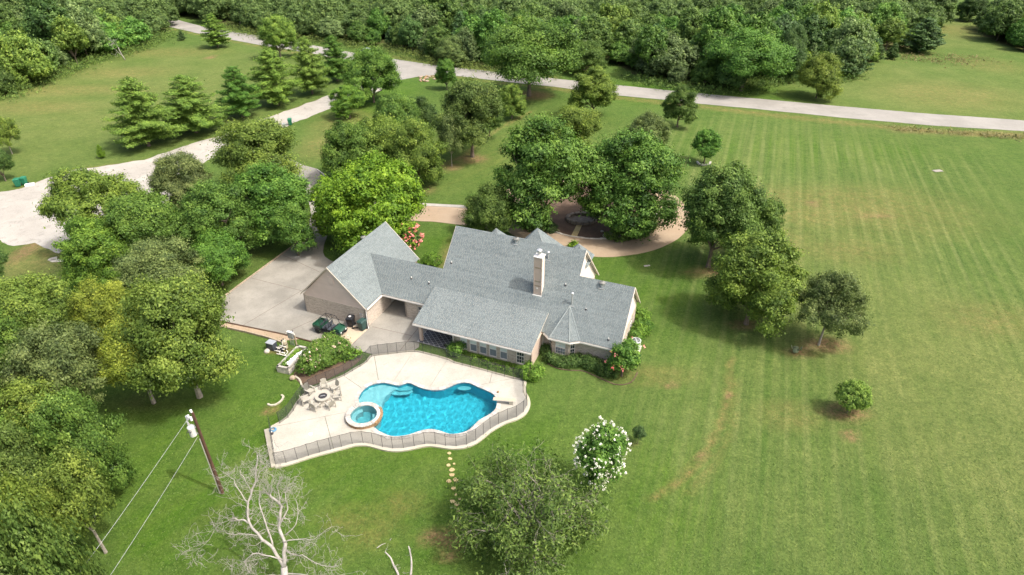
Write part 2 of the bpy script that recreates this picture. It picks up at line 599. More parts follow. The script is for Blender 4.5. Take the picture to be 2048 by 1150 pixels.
def spa_arc(pa, pb, via, r):
    a0 = math.atan2(pa[1] - SPA_C.y, pa[0] - SPA_C.x)
    a1 = math.atan2(pb[1] - SPA_C.y, pb[0] - SPA_C.x)
    best = None
    for k in (-1, 0, 1):
        b = a1 + 2 * pi * k
        if abs(b - a0) > 2 * pi: continue
        lo, hi = min(a0, b), max(a0, b)
        if any(lo <= via + 2 * pi * j <= hi for j in (-1, 0, 1)) and (best is None or abs(b - a0) < abs(best - a0)): best = b
    n = max(3, int(abs(best - a0) / 0.22))
    return [Vector((SPA_C.x + r * math.cos(a0 + (best - a0) * i / n), SPA_C.y + r * math.sin(a0 + (best - a0) * i / n))) for i in range(n + 1)]


def near_spa(p): return math.hypot(p[0] - SPA_C.x, p[1] - SPA_C.y) < 1.36


kept = [i for i, p in enumerate(POOL) if not near_spa(p)]
gap_i = next(k for k in range(len(kept)) if (kept[(k + 1) % len(kept)] - kept[k]) % len(POOL) > 1) if len(kept) < len(POOL) else len(kept) - 1
KEPT = [POOL[i] for i in kept[gap_i + 1:] + kept[:gap_i + 1]]
HOLE = KEPT + spa_arc(KEPT[-1], KEPT[0], pi, 1.30)
POOL = KEPT + spa_arc(KEPT[-1], KEPT[0], 0.0, 1.34)

HO = at(736, 655)
HA = math.radians(-22)


def hw(u, v, z=0.0):
    return Vector((HO.x + u * math.cos(HA) - v * math.sin(HA), HO.y + u * math.sin(HA) + v * math.cos(HA), z))


# ------------------------------------------------------------------ ground sheet
def build_ground():
    ys = [2.0]
    while ys[-1] < 300: ys.append(ys[-1] + 0.55 + max(0, ys[-1] - 30) * 0.011)
    ys = [-3000, -300, -60, -10] + ys + [340, 400, 520, 800, 1500, 4000]
    xs = [0.0]
    while xs[-1] < 290: xs.append(xs[-1] + 0.62 + max(0, xs[-1] - 45) * 0.014)
    xs = xs + [350, 500, 900, 1800, 4000]
    xs = [-x for x in xs[:0:-1]] + xs
    X, Y = np.meshgrid(np.array(xs), np.array(ys))
    ny, nx = X.shape
    co = np.stack([X.ravel(), Y.ravel(), np.zeros(X.size)], 1)
    i = np.arange(nx * ny).reshape(ny, nx)
    fa = np.stack([i[:-1, :-1].ravel(), i[:-1, 1:].ravel(), i[1:, 1:].ravel(), i[1:, :-1].ravel()], 1)
    inp = inside(POOL, co[:, 0], co[:, 1]) | (np.hypot(co[:, 0] - SPA_C.x, co[:, 1] - SPA_C.y) < 1.3)
    fa = fa[~inp[fa].any(1)]
    me = bpy.data.meshes.new('ground')
    me.from_pydata(co.tolist(), [], fa.tolist())
    x, y = co[:, 0], co[:, 1]

    def ell(cx, cy, hx, hy, soft=0.5, z=0):
        """soft blob given in photo pixels"""
        c = at(cx, cy)
        rx = (at(cx + hx, cy) - c).length
        ry = abs(at(cx, cy - hy).y - at(cx, cy + hy).y) / 2
        d = np.hypot((x - c.x) / rx, (y - c.y) / ry)
        return np.clip((1.0 + soft - d) / (2 * soft), 0, 1)

    def line(pts, w):
        d = segdist([at(*p) for p in pts], x, y)
        return np.clip(1.4 - d / w, 0, 1)

    dry = np.zeros_like(x); bare = np.zeros_like(x); lush = np.zeros_like(x); olive = np.zeros_like(x); wood = np.zeros_like(x)
    for a in ((1740, 420, 170, 40), (1560, 395, 90, 22), (1690, 395, 150, 22), (1620, 430, 120, 22), (1770, 430, 100, 14), (1540, 480, 90, 30), (1990, 640, 90, 30), (1700, 500, 90, 20)):
        dry = np.maximum(dry, 0.5 * ell(*a, .8))
    for a in ((690, 245, 60, 25), (640, 290, 40, 25), (60, 520, 60, 40), (130, 180, 150, 10), (60, 215, 110, 12), (330, 105, 110, 8), (250, 145, 90, 10), (740, 1060, 60, 40), (800, 1010, 50, 30), (700, 1040, 60, 30), (1300, 750, 80, 20), (1580, 830, 60, 30), (1900, 190, 120, 25), (1980, 130, 60, 15), (1900, 60, 120, 12)):
        dry = np.maximum(dry, 0.40 * ell(*a))
    dry = np.maximum(dry, 0.75 * line([(1462, 720), (1455, 800), (1440, 850), (1405, 915), (1355, 965), (1300, 1000)], 0.30))
    dry = np.maximum(dry, 0.35 * line([(1475, 760), (1465, 860), (1430, 930), (1380, 985)], 0.35))
    dry = np.maximum(dry, 0.75 * line([(1590, 385), (1720, 420), (1820, 435)], 0.35))
    dry = np.maximum(dry, 0.6 * line([(850, 345), (930, 310), (1000, 255), (1060, 225)], 0.5))
    # verges beside the roads
    dry = np.maximum(dry, 0.7 * line([(345, 58), (523, 93), (649, 115), (780, 150)], 0.9))
    dry = np.maximum(dry, 0.75 * line([(1110, 177), (1233, 195), (1392, 212), (1500, 225), (1690, 246), (1861, 262), (2048, 272)], 1.3))
    dry = np.maximum(dry, 0.6 * line([(920, 155), (1015, 168), (1110, 177)], 0.9))
    dry = np.maximum(dry, 0.5 * line([(786, 114), (878, 128), (988, 140), (1107, 155)], 1.6))
    dry = np.maximum(dry, 0.65 * line([(0, 388), (34, 381), (85, 362), (154, 341), (290, 322), (431, 276), (523, 242), (660, 192)], 0.6))
    bare = np.maximum(bare, 0.8 * line([(835, 148), (850, 150), (875, 153)], 1.6))
    for a in ((905, 1075, 40, 22), (870, 1075, 30, 15), (1650, 690, 45, 14), (1600, 705, 25, 8), (1690, 824, 42, 16), (1750, 430, 40, 3), (1625, 408, 14, 4),
              (945, 318, 26, 8), (1063, 190, 34, 8), (420, 115, 10, 3), (80, 560, 22, 5), (1440, 545, 60, 9), (1490, 650, 30, 7), (905, 335, 18, 6),
              (1700, 870, 14, 10), (1460, 790, 6, 6), (1405, 912, 8, 6), (900, 1110, 20, 12), (1275, 892, 10, 3), (540, 820, 14, 8), (560, 700, 20, 5), (55, 500, 18, 22), (1340, 770, 12, 6)):
        bare = np.maximum(bare, 0.9 * ell(*a))
    for a in ((1975, 268, 90, 4), (1820, 262, 40, 4), (860, 380, 12, 8), (1010, 300, 12, 4), (890, 520, 12, 40)):
        bare = np.maximum(bare, 0.45 * ell(*a))
    for a in ((520, 900, 330, 190), (900, 950, 420, 170), (1300, 560, 120, 90), (1290, 180, 120, 22), (1560, 185, 80, 14), (780, 180, 60, 20), (760, 210, 60, 30), (1600, 300, 240, 30), (380, 1050, 200, 120), (1300, 1000, 130, 150)):
        lush = np.maximum(lush, ell(*a))
    lush = np.maximum(lush, 0.9 * ell(880, 500, 50, 40))
    for a in ((250, 190, 330, 110), (1850, 180, 260, 70), (1850, 60, 260, 40), (680, 270, 70, 40), (1900, 760, 220, 300), (60, 520, 60, 50)):
        olive = np.maximum(olive, 0.75 * ell(*a))
    mow = np.maximum(ell(1720, 560, 420, 330), ell(1600, 340, 330, 110))
    mow = np.maximum(mow, 0.8 * ell(1500, 900, 300, 260))
    mowb = np.maximum(ell(1010, 280, 190, 90), ell(250, 190, 300, 90) * 0.7)
    mowb = np.maximum(mowb, 0.5 * ell(600, 950, 400, 200))
    # woodland floor
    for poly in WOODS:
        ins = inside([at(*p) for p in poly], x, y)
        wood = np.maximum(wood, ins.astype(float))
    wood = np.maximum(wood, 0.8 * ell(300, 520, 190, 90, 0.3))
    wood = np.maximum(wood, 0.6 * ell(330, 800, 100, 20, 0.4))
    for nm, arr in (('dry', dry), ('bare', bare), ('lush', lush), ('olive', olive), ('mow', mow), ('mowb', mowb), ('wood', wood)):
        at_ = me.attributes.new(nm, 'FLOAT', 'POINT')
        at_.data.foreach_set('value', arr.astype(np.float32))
    o = obj('ground', me, MT['lawn'])
    props(o, kind='structure')


WOODS = [
    [(-400, -60), (200, -20), (330, 5), (345, 60), (262, 100), (205, 112), (140, 140), (60, 170), (0, 196), (-300, 290)],
    [(235, -20), (350, 28), (440, 48), (560, 72), (700, 84), (800, 100), (890, 126), (1000, 138), (1090, 148), (1180, 138), (1215, 118), (1270, 150),
     (1350, 172), (1420, 180), (1490, 176), (1500, 150), (1545, 158), (1600, 150), (1700, 152), (1740, 122), (1780, 95), (1860, 100), (1868, 45), (1870, -60), (200, -60)],
    [(1965, 70), (2010, 92), (2060, 108), (2300, 130), (2300, 30), (2050, 20), (2000, 35)],
]


def sheet(name, pts, z, m, kind='structure', thick=None, rough=0.0, **k):
    pts = [Vector((p[0], p[1])) for p in pts]
    if rough:
        pts = [Vector((p[0], p[1])) for p in resample(pts, 0.8, True)]
        pts = [p + Vector((mnoise.noise(Vector((p.x * .35, p.y * .35, 3))), mnoise.noise(Vector((p.x * .35, p.y * .35, 9))))) * rough
               + Vector((mnoise.noise(Vector((p.x * 1.3, p.y * 1.3, 3))), mnoise.noise(Vector((p.x * 1.3, p.y * 1.3, 9))))) * rough * .5 for p in pts]
    bm = prism(pts, z - (thick or (z + 0.05)), z)
    o = obj(name, bm, m)
    return props(o, kind=kind, **k)


build_ground()

# roads
road_n = [(-260, -75), (60, -35), (205, 2), (348.6, 38), (417, 56), (523, 72), (595, 85), (660, 97), (720, 108), (786, 118), (878, 131.6), (987.6, 143.5), (1107, 157), (1141, 160.6), (1339.6, 181),
          (1389, 186), (1690, 213.6), (1860.6, 228), (2048, 241), (2400, 268)]
road_s = [(2400, 300), (2048, 262.5), (1861, 251), (1690, 236), (1500, 217), (1392.5, 207), (1336, 200.5), (1233.6, 191), (1141, 178), (1110.6, 174), (1015, 164), (919, 152.5), (870, 150), (838, 153), (800, 160),
          (775, 152), (735, 130), (649, 112), (625, 107), (523, 90.6), (410, 70), (348.6, 56), (215, 18), (60, -18), (-260, -60)]
sheet('road', px(road_n + road_s), 0.035, MT['road'], rough=0.12)
lot = [(800, 152), (792, 168), (740, 190), (700, 202), (666, 215), (588, 246), (560, 262), (533, 273), (490, 290), (444, 306), (417, 321), (380, 350), (350, 385), (320, 420), (280, 445),
       (210, 462), (164, 478), (140, 492), (118, 506), (100, 498), (70, 485), (27, 493), (0, 479), (-120, 470), (-300, 470), (-300, 420), (-100, 398), (0, 384), (34, 379), (85, 359), (154, 338), (219, 330),
       (290.5, 319.5), (355, 297), (431, 273), (523, 239), (600, 212), (670, 186), (700, 171), (760, 150)]
sheet('gravel_road', px(lot), 0.02, MT['gravel'], rough=0.5)
for i, (cx, cy, rx, ry) in enumerate(((120, 520, 22, 5), (150, 502, 16, 4), (80, 560, 12, 3), (105, 516, 10, 4))):
    c = at(cx, cy)
    r = (at(cx + rx, cy) - c).length
    r2 = abs(at(cx, cy - ry).y - at(cx, cy + ry).y) / 2
    sheet('gravel_patch', [(c.x + r * math.cos(a) * (1 + .3 * math.sin(3 * a + i)), c.y + r2 * math.sin(a) * (1 + .25 * math.cos(2 * a + i))) for a in np.linspace(0, 2 * pi, 18)[:-1]], 0.012, MT['gravel'], rough=0.5)

drive = [(520, 305), (560, 305), (604, 330), (634, 338), (648, 360), (655, 385), (668, 425), (658, 462), (648, 490), (646, 505), (650, 514), (662, 522), (700, 535), (760, 600)]
drive_pts = [at(*p).xy for p in drive] + [hw(u, v).xy for u, v in ((0.0, 6), (4.2, 6), (6.2, 4), (6.1, -0.2))] + [at(*p).xy for p in [(838, 694), (828, 701), (788, 705), (747, 709.5), (700, 697.2)]] + \
    [at(*p).xy for p in [(634, 685), (568, 667.6), (487, 651), (440, 641), (446, 597), (520, 539), (598, 482.5), (618, 455), (622, 420), (608, 380), (588, 352), (550, 330)]]
sheet('driveway_slab', drive_pts, 0.05, MT['drive'])
sheet('tan_slab', [at(*p) for p in ((694.6, 697.3), (735.5, 659.5), (700, 650), (694, 655), (664, 691))], 0.065, MT['newslab'])
# saw-cut joints of the drive: dark recessed strips
jb = bmesh.new()
for a, b in (((568, 667), (655, 628)), ((487, 651), (640, 560)), ((500, 556), (603, 582)), ((560, 508), (640, 545)), ((700, 697), (757, 627)), ((745, 654), (823, 672)), ((800, 702), (838, 655))):
    A, B = at(*a), at(*b)
    d = (B - A).normalized()
    n = Vector((-d.y, d.x, 0)) * 0.03
    f = [jb.verts.new((p.x, p.y, 0.0525)) for p in (A - n, B - n, B + n, A + n)]
    jb.faces.new(f)
props(obj('driveway_joint', jb, MT['bark']), kind='structure')

# circular drive
IC = Vector((11.1, 79.9))
ring = [(IC.x + 13.5 * math.cos(a), IC.y + 13.6 * math.sin(a)) for a in np.linspace(0, 2 * pi, 61)[:-1]]
sheet('circular_drive', ring, 0.03, MT['tan_drive'], rough=0.1)
sheet('front_drive', px([(620, 420), (700, 412), (780, 409), (866, 413), (922, 416), (1010, 425), (1080, 440), (1067, 466), (1004, 462), (920, 450), (866, 443.5), (780, 440), (700, 446), (640, 456)]), 0.04, MT['tan_drive'], rough=0.05)
sheet('drive_edge', px([(700, 406), (780, 403), (866, 407.5), (922, 410.5), (1000, 420), (1000, 424), (922, 415.6), (866, 412.5), (780, 408.5), (700, 411.5)]), 0.028, MT['gravel'], rough=0.1)
isl = [(IC.x + 8.95 * math.cos(a), IC.y + 8.95 * math.sin(a)) for a in np.linspace(0, 2 * pi, 49)[:-1]]
sheet('mulch_bed', isl, 0.055, MT['mulch'])
sheet('island_path', px([(1142, 473), (1153, 476), (1166, 447), (1156, 445)]), 0.075, MT['flag'])

# strip beds near the parking
sheet('gravel_strip', px([(440, 645), (487, 653.5), (568, 670), (600, 678), (570, 682), (500, 668), (455, 656), (430, 652)]), 0.03, MT['tan_drive'], rough=0.05)
sheet('rose_bed', px([(588, 752), (604, 700), (640, 690), (699, 700), (728, 712), (705, 735), (660, 757), (622, 774), (600, 770)]), 0.02, MT['mulch'], rough=0.15)
sheet('tree_bed', px([(650, 512), (668, 520), (700, 528), (712, 505), (690, 485), (672, 488)]), 0.058, MT['lawn'])

# ------------------------------------------------------------------ pool deck in separate pours
def to_mesh2d(outer, hole):
    pts = [Vector((p[0], p[1], 0)) for p in outer] + [Vector((p[0], p[1], 0)) for p in hole]
    tr = tessellate_polygon([[Vector((p[0], p[1], 0)) for p in outer], [Vector((p[0], p[1], 0)) for p in hole]])
    bm = bmesh.new()
    vv = [bm.verts.new(p) for p in pts]
    for t in tr:
        try: bm.faces.new([vv[i] for i in t])
        except ValueError: pass
    bmesh.ops.recalc_face_normals(bm, faces=bm.faces[:])
    if bm.faces[:] and bm.faces[0].normal.z < 0: bmesh.ops.reverse_faces(bm, faces=bm.faces[:])
    return bm


def split(bm, a, b, gap=0.03):
    A, B = at(*a), at(*b)
    d = (B - A).normalized()
    n = Vector((-d.y, d.x, 0))
    res = []
    for sgn in (1, -1):
        c = bm.copy()
        bmesh.ops.bisect_plane(c, geom=c.verts[:] + c.edges[:] + c.faces[:], plane_co=A + n * sgn * gap / 2, plane_no=n * sgn, clear_inner=True)
        res.append(c)
    return res      # [left side, right side]


base = to_mesh2d(DECK, HOLE)
up, low = split(base, (543, 856), (691, 826))
if max(v.co.y for v in up.verts) < max(v.co.y for v in low.verts): up, low = low, up
panels = []
a, b = split(low, (648.5, 829), (663, 882)); panels += [a]
c, d = split(b, (880, 830), (884, 900)); panels += [c, d]
rest = up
for ln in (((688.7, 754), (721, 776)), ((748.5, 712), (757, 762)), ((828, 703), (791, 759)), ((893, 724), (868, 762)), ((985, 744), (975, 785))):
    a, b = split(rest, *ln)
    ca = sum((v.co.x for v in a.verts)) / max(1, len(a.verts))
    cb = sum((v.co.x for v in b.verts)) / max(1, len(b.verts))
    if ca < cb: panels.append(a); rest = b
    else: panels.append(b); rest = a
panels.append(rest)
deck = empty('pool_deck', kind='structure')
for p in panels:
    if not p.faces: continue
    r = bmesh.ops.extrude_face_region(p, geom=p.faces[:])
    bmesh.ops.translate(p, verts=[g for g in r['geom'] if isinstance(g, bmesh.types.BMVert)], vec=(0, 0, WZ))
    bmesh.ops.recalc_face_normals(p, faces=p.faces[:])
    obj('deck_slab', p, MT['deck'], deck)


def ribbon(pts, w0, w1, z0, z1):
    """strip following a 2D polyline between two lateral offsets (left positive)"""
    bm = bmesh.new()
    P2 = [Vector((p[0], p[1])) for p in pts]
    prev = None
    for i, p in enumerate(P2):
        d = (P2[min(i + 1, len(P2) - 1)] - P2[max(i - 1, 0)]).normalized()
        n = Vector((-d.y, d.x))
        a, b = p + n * w0, p + n * w1
        cur = [bm.verts.new((a.x, a.y, z0)), bm.verts.new((a.x, a.y, z1)), bm.verts.new((b.x, b.y, z1)), bm.verts.new((b.x, b.y, z0))]
        if prev:
            for k in range(4):
                bm.faces.new((prev[k], prev[(k + 1) % 4], cur[(k + 1) % 4], cur[k]))
        else: bm.faces.new(cur[::-1])
        prev = cur
    bm.faces.new(prev)
    bmesh.ops.recalc_face_normals(bm, faces=bm.faces[:])
    return bm


ring_closed = smooth_poly(DECK, 2, True)
iA = 0
south = smooth_poly(DECK[:28], 3, False)
obj('deck_curb', ribbon(south, -0.17, 0.06, 0.0, 0.14), MT['decksill'], deck)
obj('deck_curb', ribbon([DECK[-1], DECK[0] + Vector((-.05, 0))], -0.26, 0.06, 0.0, 0.15), MT['decksill'], deck)
north = smooth_poly(DECK[28:-1], 3, False)
obj('deck_curb', ribbon(north, -0.10, 0.05, 0.0, 0.14), MT['decksill'], deck)

# ------------------------------------------------------------------ pool
WAVE = 0.0060
sun_d.cycles.is_caustics_light = True
pool = empty('swimming_pool', at(860, 820), label='free-form blue swimming pool with tanning shelf behind the house', cat='swimming pool')
PI_ = Matrix.Translation(-pool.location)


def rel(bm):
    bmesh.ops.transform(bm, matrix=PI_, verts=bm.verts[:])
    return bm


def plaster(name, c1, c2):
    q = NT(name)
    f = q.ramp(q.noise(q.geo(), 1.6, 5, 0.6), 0.3, 0.7)
    q.l(q.mix(f, c1, c2), q.b.inputs['Base Color'])
    q.b.inputs['Roughness'].default_value = 0.8
    return q.m


MT['plaster'] = plaster('pool_plaster', (0.032, 0.37, 0.47), (0.05, 0.45, 0.56))
MT['spaplaster'] = plaster('spa_plaster', (0.15, 0.40, 0.45), (0.2, 0.46, 0.5))
MT['shelfplaster'] = plaster('shelf_plaster', (0.36, 0.48, 0.50), (0.44, 0.56, 0.58))


def water_mats():
    q = NT('water_surface')
    q.t.nodes.remove(q.b)
    gl = q.n('BsdfGlass', {'Color': (.66, .95, .975, 1), 'Roughness': 0.0, 'IOR': 1.33})
    q.l(gl.outputs[0], q.out.inputs[0])
    return q.m


MT['water'] = water_mats()


def wave_sheet(test, x0, x1, y0, y1, z, step, amp):
    xs = np.arange(x0, x1, step); ys = np.arange(y0, y1, step)
    X, Y = np.meshgrid(xs, ys)
    rr = np.random.default_rng(6)
    Z = np.zeros_like(X)
    for k in range(26):
        lam = rr.uniform(.32, .85)
        th = rr.uniform(0, 2 * pi)
        a = amp * (lam / 1.0) ** 1.1 * rr.uniform(.5, 1)
        Z += a * (np.clip(1.25 - (X + 12) / 14, .45, 1.3) if x1 - x0 > 5 else 1) * np.sin((X * math.cos(th) + Y * math.sin(th)) * 2 * pi / lam + rr.uniform(0, 6.28))
    co = np.stack([X.ravel(), Y.ravel(), z + Z.ravel()], 1)
    ny, nx = X.shape
    i = np.arange(nx * ny).reshape(ny, nx)
    fa = np.stack([i[:-1, :-1].ravel(), i[:-1, 1:].ravel(), i[1:, 1:].ravel(), i[1:, :-1].ravel()], 1)
    fa = fa[test(co[:, 0], co[:, 1])[fa].any(1)]
    used = np.unique(fa)
    mp = np.full(len(co), -1); mp[used] = np.arange(len(used))
    me = bpy.data.meshes.new('water_sheet')
    me.from_pydata(co[used].tolist(), [], mp[fa].tolist())
    for f in me.polygons: f.use_smooth = True
    return me

cx_ = sum(p.x for p in POOL) / len(POOL)


def floor_z(x):
    t = (x + 13.0) / 11.5
    return -0.95 - 1.0 * t


def basin(poly, ztop, zf, flip=True):
    bm = bmesh.new()
    n = len(poly)
    a = [bm.verts.new((p[0], p[1], ztop)) for p in poly]
    b = [bm.verts.new((p[0], p[1], zf(p[0]))) for p in poly]
    for t in tessellate_polygon([[Vector((p[0], p[1], 0)) for p in poly]]):
        try: bm.faces.new([b[i] for i in t])
        except ValueError: pass
    for i in range(n):
        j = (i + 1) % n
        bm.faces.new((a[i], a[j], b[j], b[i]))
    bmesh.ops.recalc_face_normals(bm, faces=bm.faces[:])
    return bm


obj('basin', rel(basin(POOL, WZ - 0.005, floor_z)), MT['plaster'], pool)
# waterline tile band
tb = bmesh.new()
n_ = len(POOL)
for i in range(n_):
    p, q2 = POOL[i], POOL[(i + 1) % n_]
    c = Vector((0, 0))
    dd = (q2 - p).normalized(); nn = Vector((-dd.y, dd.x)) * 0.012
    if not inside(POOL, [(p.x + q2.x) / 2 + nn.x * 3], [(p.y + q2.y) / 2 + nn.y * 3])[0]: nn = -nn
    tb.faces.new([tb.verts.new(v) for v in ((p.x + nn.x, p.y + nn.y, WZ - .01), (q2.x + nn.x, q2.y + nn.y, WZ - .01), (q2.x + nn.x, q2.y + nn.y, -.12), (p.x + nn.x, p.y + nn.y, -.12))])
MT['bluetile'] = mat('blue_tile', (0.10, 0.22, 0.30), 0.3, 0.3, 8)
obj('tile_band', rel(tb), MT['bluetile'], pool)
# water body and rippled surface
pc_ = sum(POOL, Vector((0, 0))) / len(POOL)
def outset(poly, d):
    out = []
    n = len(poly)
    for i in range(n):
        t = (poly[(i + 1) % n] - poly[i - 1]).normalized()
        nn = Vector((-t.y, t.x))
        q = poly[i] + nn * .05
        if inside(poly, [q.x], [q.y])[0]: nn = -nn
        out.append(poly[i] + nn * d)
    return out


def closed_body(poly, zt, zf):
    bm = basin(poly, zt, zf)
    top = [v for v in bm.verts if abs(v.co.z - zt) < 1e-6]
    for t in tessellate_polygon([[Vector((p[0], p[1], 0)) for p in poly]]):
        try: bm.faces.new([top[i] for i in t])
        except ValueError: pass
    bmesh.ops.recalc_face_normals(bm, faces=bm.faces[:])
    return bm


POUT = outset(POOL, .02)
ws = wave_sheet(lambda x, y: inside(POUT, x, y), -17, 1.5, 35.5, 46.5, -0.04, 0.06, WAVE)
ws.transform(PI_)
wsurf = obj('water', ws, MT['water'], pool)
wsurf.cycles.is_caustics_caster = True
# tanning shelf
sh_px = [(717, 802), (717.4, 793), (725.7, 780.4), (738.7, 770.7), (756, 765.9), (769, 765.2), (782, 767.8), (797, 770.9), (788, 775), (779, 781), (770, 789), (765, 799), (761, 812), (752, 818), (735, 838), (722, 818)]
SH = [p for p in (at(a, b, WZ).xy for a, b in sh_px) if not near_spa(p)]
SH = SH + spa_arc(SH[-1], SH[0], pi / 2, 1.34)
obj('tanning_shelf', rel(prism(SH, -1.2, -0.30)), MT['shelfplaster'], pool)
for (ex, ey, rx, ry, z) in ((806, 772, 20, 5.0, -0.40), (801, 776, 24, 8, -0.62), (928, 772, 14, 4.0, -0.40)):
    c = at(ex, ey, 0)
    kx = (at(ex + rx, ey, 0) - c).length
    ky = abs(at(ex, ey - ry, 0).y - at(ex, ey + ry, 0).y) / 2
    pts = [(c.x + kx * math.cos(a), c.y + ky * math.sin(a)) for a in np.linspace(0, 2 * pi, 25)[:-1]]
    pts = [(x, y) for x, y in pts]
    obj('pool_step', rel(prism(pts, z - .12, z)), MT['spaplaster'], pool)
# coping stones round the pool
cp = resample([Vector((p.x, p.y, 0)) for p in POOL], 0.36, True)
n_ = len(cp)
for i in range(n_):
    p, q2 = cp[i], cp[(i + 1) % n_]
    m_ = (p + q2) / 2
    if (m_.xy - SPA_C).length < 1.75: continue
    def out_n(k):
        d = (cp[(k + 1) % n_] - cp[(k - 1) % n_]).normalized()
        nn = Vector((-d.y, d.x, 0))
        t = cp[k] + nn * 0.08
        return -nn if inside(POOL, [t.x], [t.y])[0] else nn
    n0, n1 = out_n(i), out_n((i + 1) % n_)
    w = 0.34 + random.uniform(-.03, .03)
    d = (q2 - p).normalized() * 0.008
    bm = bmesh.new()
    q = [p - n0 * .03 + d, q2 - n1 * .03 - d, q2 + n1 * w - d, p + n0 * w + d]
    zt = WZ + 0.035 + random.uniform(-.004, .006)
    lo = [bm.verts.new((v.x, v.y, WZ - 0.02)) for v in q]
    hi = [bm.verts.new((v.x, v.y, zt)) for v in q]
    bm.faces.new(hi)
    for k in range(4): bm.faces.new((lo[k], lo[(k + 1) % 4], hi[(k + 1) % 4], hi[k]))
    bmesh.ops.recalc_face_normals(bm, faces=bm.faces[:])
    obj('coping_stone', rel(bm), MT['coping'], pool)

# spa
spa = empty('raised_spa', (SPA_C.x, SPA_C.y, 0), label='round raised spa with white stone rim spilling into the pool', cat='spa')
ST = 0.45
RO, RI = 1.50, 1.12
bm = bmesh.new()
lathe(bm, [(RI, -0.9), (RI, ST - .04), (RO - .12, ST - .04), (RO - .12, -1.2)], 48, cap=False)
bmesh.ops.recalc_face_normals(bm, faces=bm.faces[:])
obj('spa_wall', bm, MT['shelfplaster'], spa)
bm = lathe(bmesh.new(), [(0.02, -0.9), (RI, -0.9)], 40, cap=False)
obj('spa_floor', bm, MT['spaplaster'], spa)
bm = bmesh.new()
for k in range(30):     # bench, open on the far side
    a0, a1 = math.radians(110) + k * math.radians(280) / 30, math.radians(110) + (k + 1) * math.radians(280) / 30
    r = 0.72
    q = [(RI * math.cos(a0), RI * math.sin(a0)), (RI * math.cos(a1), RI * math.sin(a1)), (r * math.cos(a1), r * math.sin(a1)), (r * math.cos(a0), r * math.sin(a0))]
    bm.faces.new([bm.verts.new((x, y, -0.15)) for x, y in q])
    bm.faces.new([bm.verts.new(v) for v in ((q[3][0], q[3][1], -.15), (q[2][0], q[2][1], -.15), (q[2][0], q[2][1], -.9), (q[3][0], q[3][1], -.9))])
bmesh.ops.recalc_face_normals(bm, faces=bm.faces[:])
obj('spa_bench', bm, MT['shelfplaster'], spa)
ws = wave_sheet(lambda x, y: np.hypot(x, y) < RI + .02, -1.3, 1.3, -1.3, 1.3, ST - .14, .06, WAVE * .5)
ssurf = obj('spa_water', ws, MT['water'], spa)
ssurf.cycles.is_caustics_caster = True
for o in list(kids(pool)) + list(kids(spa)):
    if o.name.split('.')[0] in ('basin', 'tanning_shelf', 'pool_step', 'spa_floor', 'spa_bench', 'spa_wall'): o.cycles.is_caustics_receiver = True
for k in range(36):     # rim stones; the spillway side is brown
    a0, a1 = 2 * pi * k / 36 + .012, 2 * pi * (k + 1) / 36 - .012
    am = math.degrees((a0 + a1) / 2)
    spill = am < 38 or am > 318
    bm = bmesh.new()
    r0, r1 = RI - 0.03, RO + (0.12 if spill else 0.0)
    z = ST - (0.09 if spill else 0) + random.uniform(-.004, .004)
    arc = lambda r, zz: [bm.verts.new((r * math.cos(a), r * math.sin(a), zz)) for a in (a0, (a0 + a1) / 2, a1)]
    i0, i1, o0, o1 = arc(r0, z - .06), arc(r0, z), arc(r1, z - .06), arc(r1, z)
    for j in (0, 1):
        bm.faces.new((i1[j], i1[j + 1], o1[j + 1], o1[j])); bm.faces.new((o0[j], o0[j + 1], o1[j + 1], o1[j])); bm.faces.new((i0[j], i0[j + 1], i1[j + 1], i1[j]))
    bm.faces.new((i0[0], i1[0], o1[0], o0[0])); bm.faces.new((i0[2], i1[2], o1[2], o0[2]))
    bmesh.ops.recalc_face_normals(bm, faces=bm.faces[:])
    obj('rim_stone', bm, MT['brownstone'] if spill else MT['coping'], spa)
for row in range(3):     # stacked flagstone skirt
    nst = 26
    for k in range(nst):
        a0 = 2 * pi * (k + .5 * (row % 2)) / nst + .01
        a1 = a0 + 2 * pi / nst - .02
        bm = bmesh.new()
        r1 = RO - 0.03 + random.uniform(-.02, .03)
        r0 = RO - .15
        z0, z1 = row * .13 + 0.005, row * .13 + .125
        if a0 % (2 * pi) < 0.66 or a0 % (2 * pi) > 5.55: z0 -= 0.12 if row == 0 else 0
        vv = [bm.verts.new((r * math.cos(a), r * math.sin(a), z)) for r in (r0, r1) for a in (a0, a1) for z in (z0, z1)]
        for f in ((0, 1, 3, 2), (4, 6, 7, 5), (0, 4, 5, 1), (2, 3, 7, 6), (0, 2, 6, 4), (1, 5, 7, 3)): bm.faces.new([vv[i] for i in f])
        bmesh.ops.recalc_face_normals(bm, faces=bm.faces[:])
        obj('skirt_stone', bm, MT['brownstone'], spa)

# ------------------------------------------------------------------ house
house = empty('house', HO, HA, label='long brick house with grey shingled gable roofs and an attached garage', cat='house')


def clip_half(poly, a, b, c):
    out = []
    n = len(poly)
    for i in range(n):
        p, q = poly[i], poly[(i + 1) % n]
        dp, dq = a * p[0] + b * p[1] + c, a * q[0] + b * q[1] + c
        if dp >= 0: out.append(p)
        if dp * dq < 0:
            t = dp / (dp - dq)
            out.append((p[0] + t * (q[0] - p[0]), p[1] + t * (q[1] - p[1])))
    return out


def clip_conv(poly, conv):
    n = len(conv)
    for i in range(n):
        a, b = conv[i], conv[(i + 1) % n]
        nx, ny = -(b[1] - a[1]), b[0] - a[0]
        poly = clip_half(poly, nx, ny, -(nx * a[0] + ny * a[1]))
        if len(poly) < 3: return []
    return poly


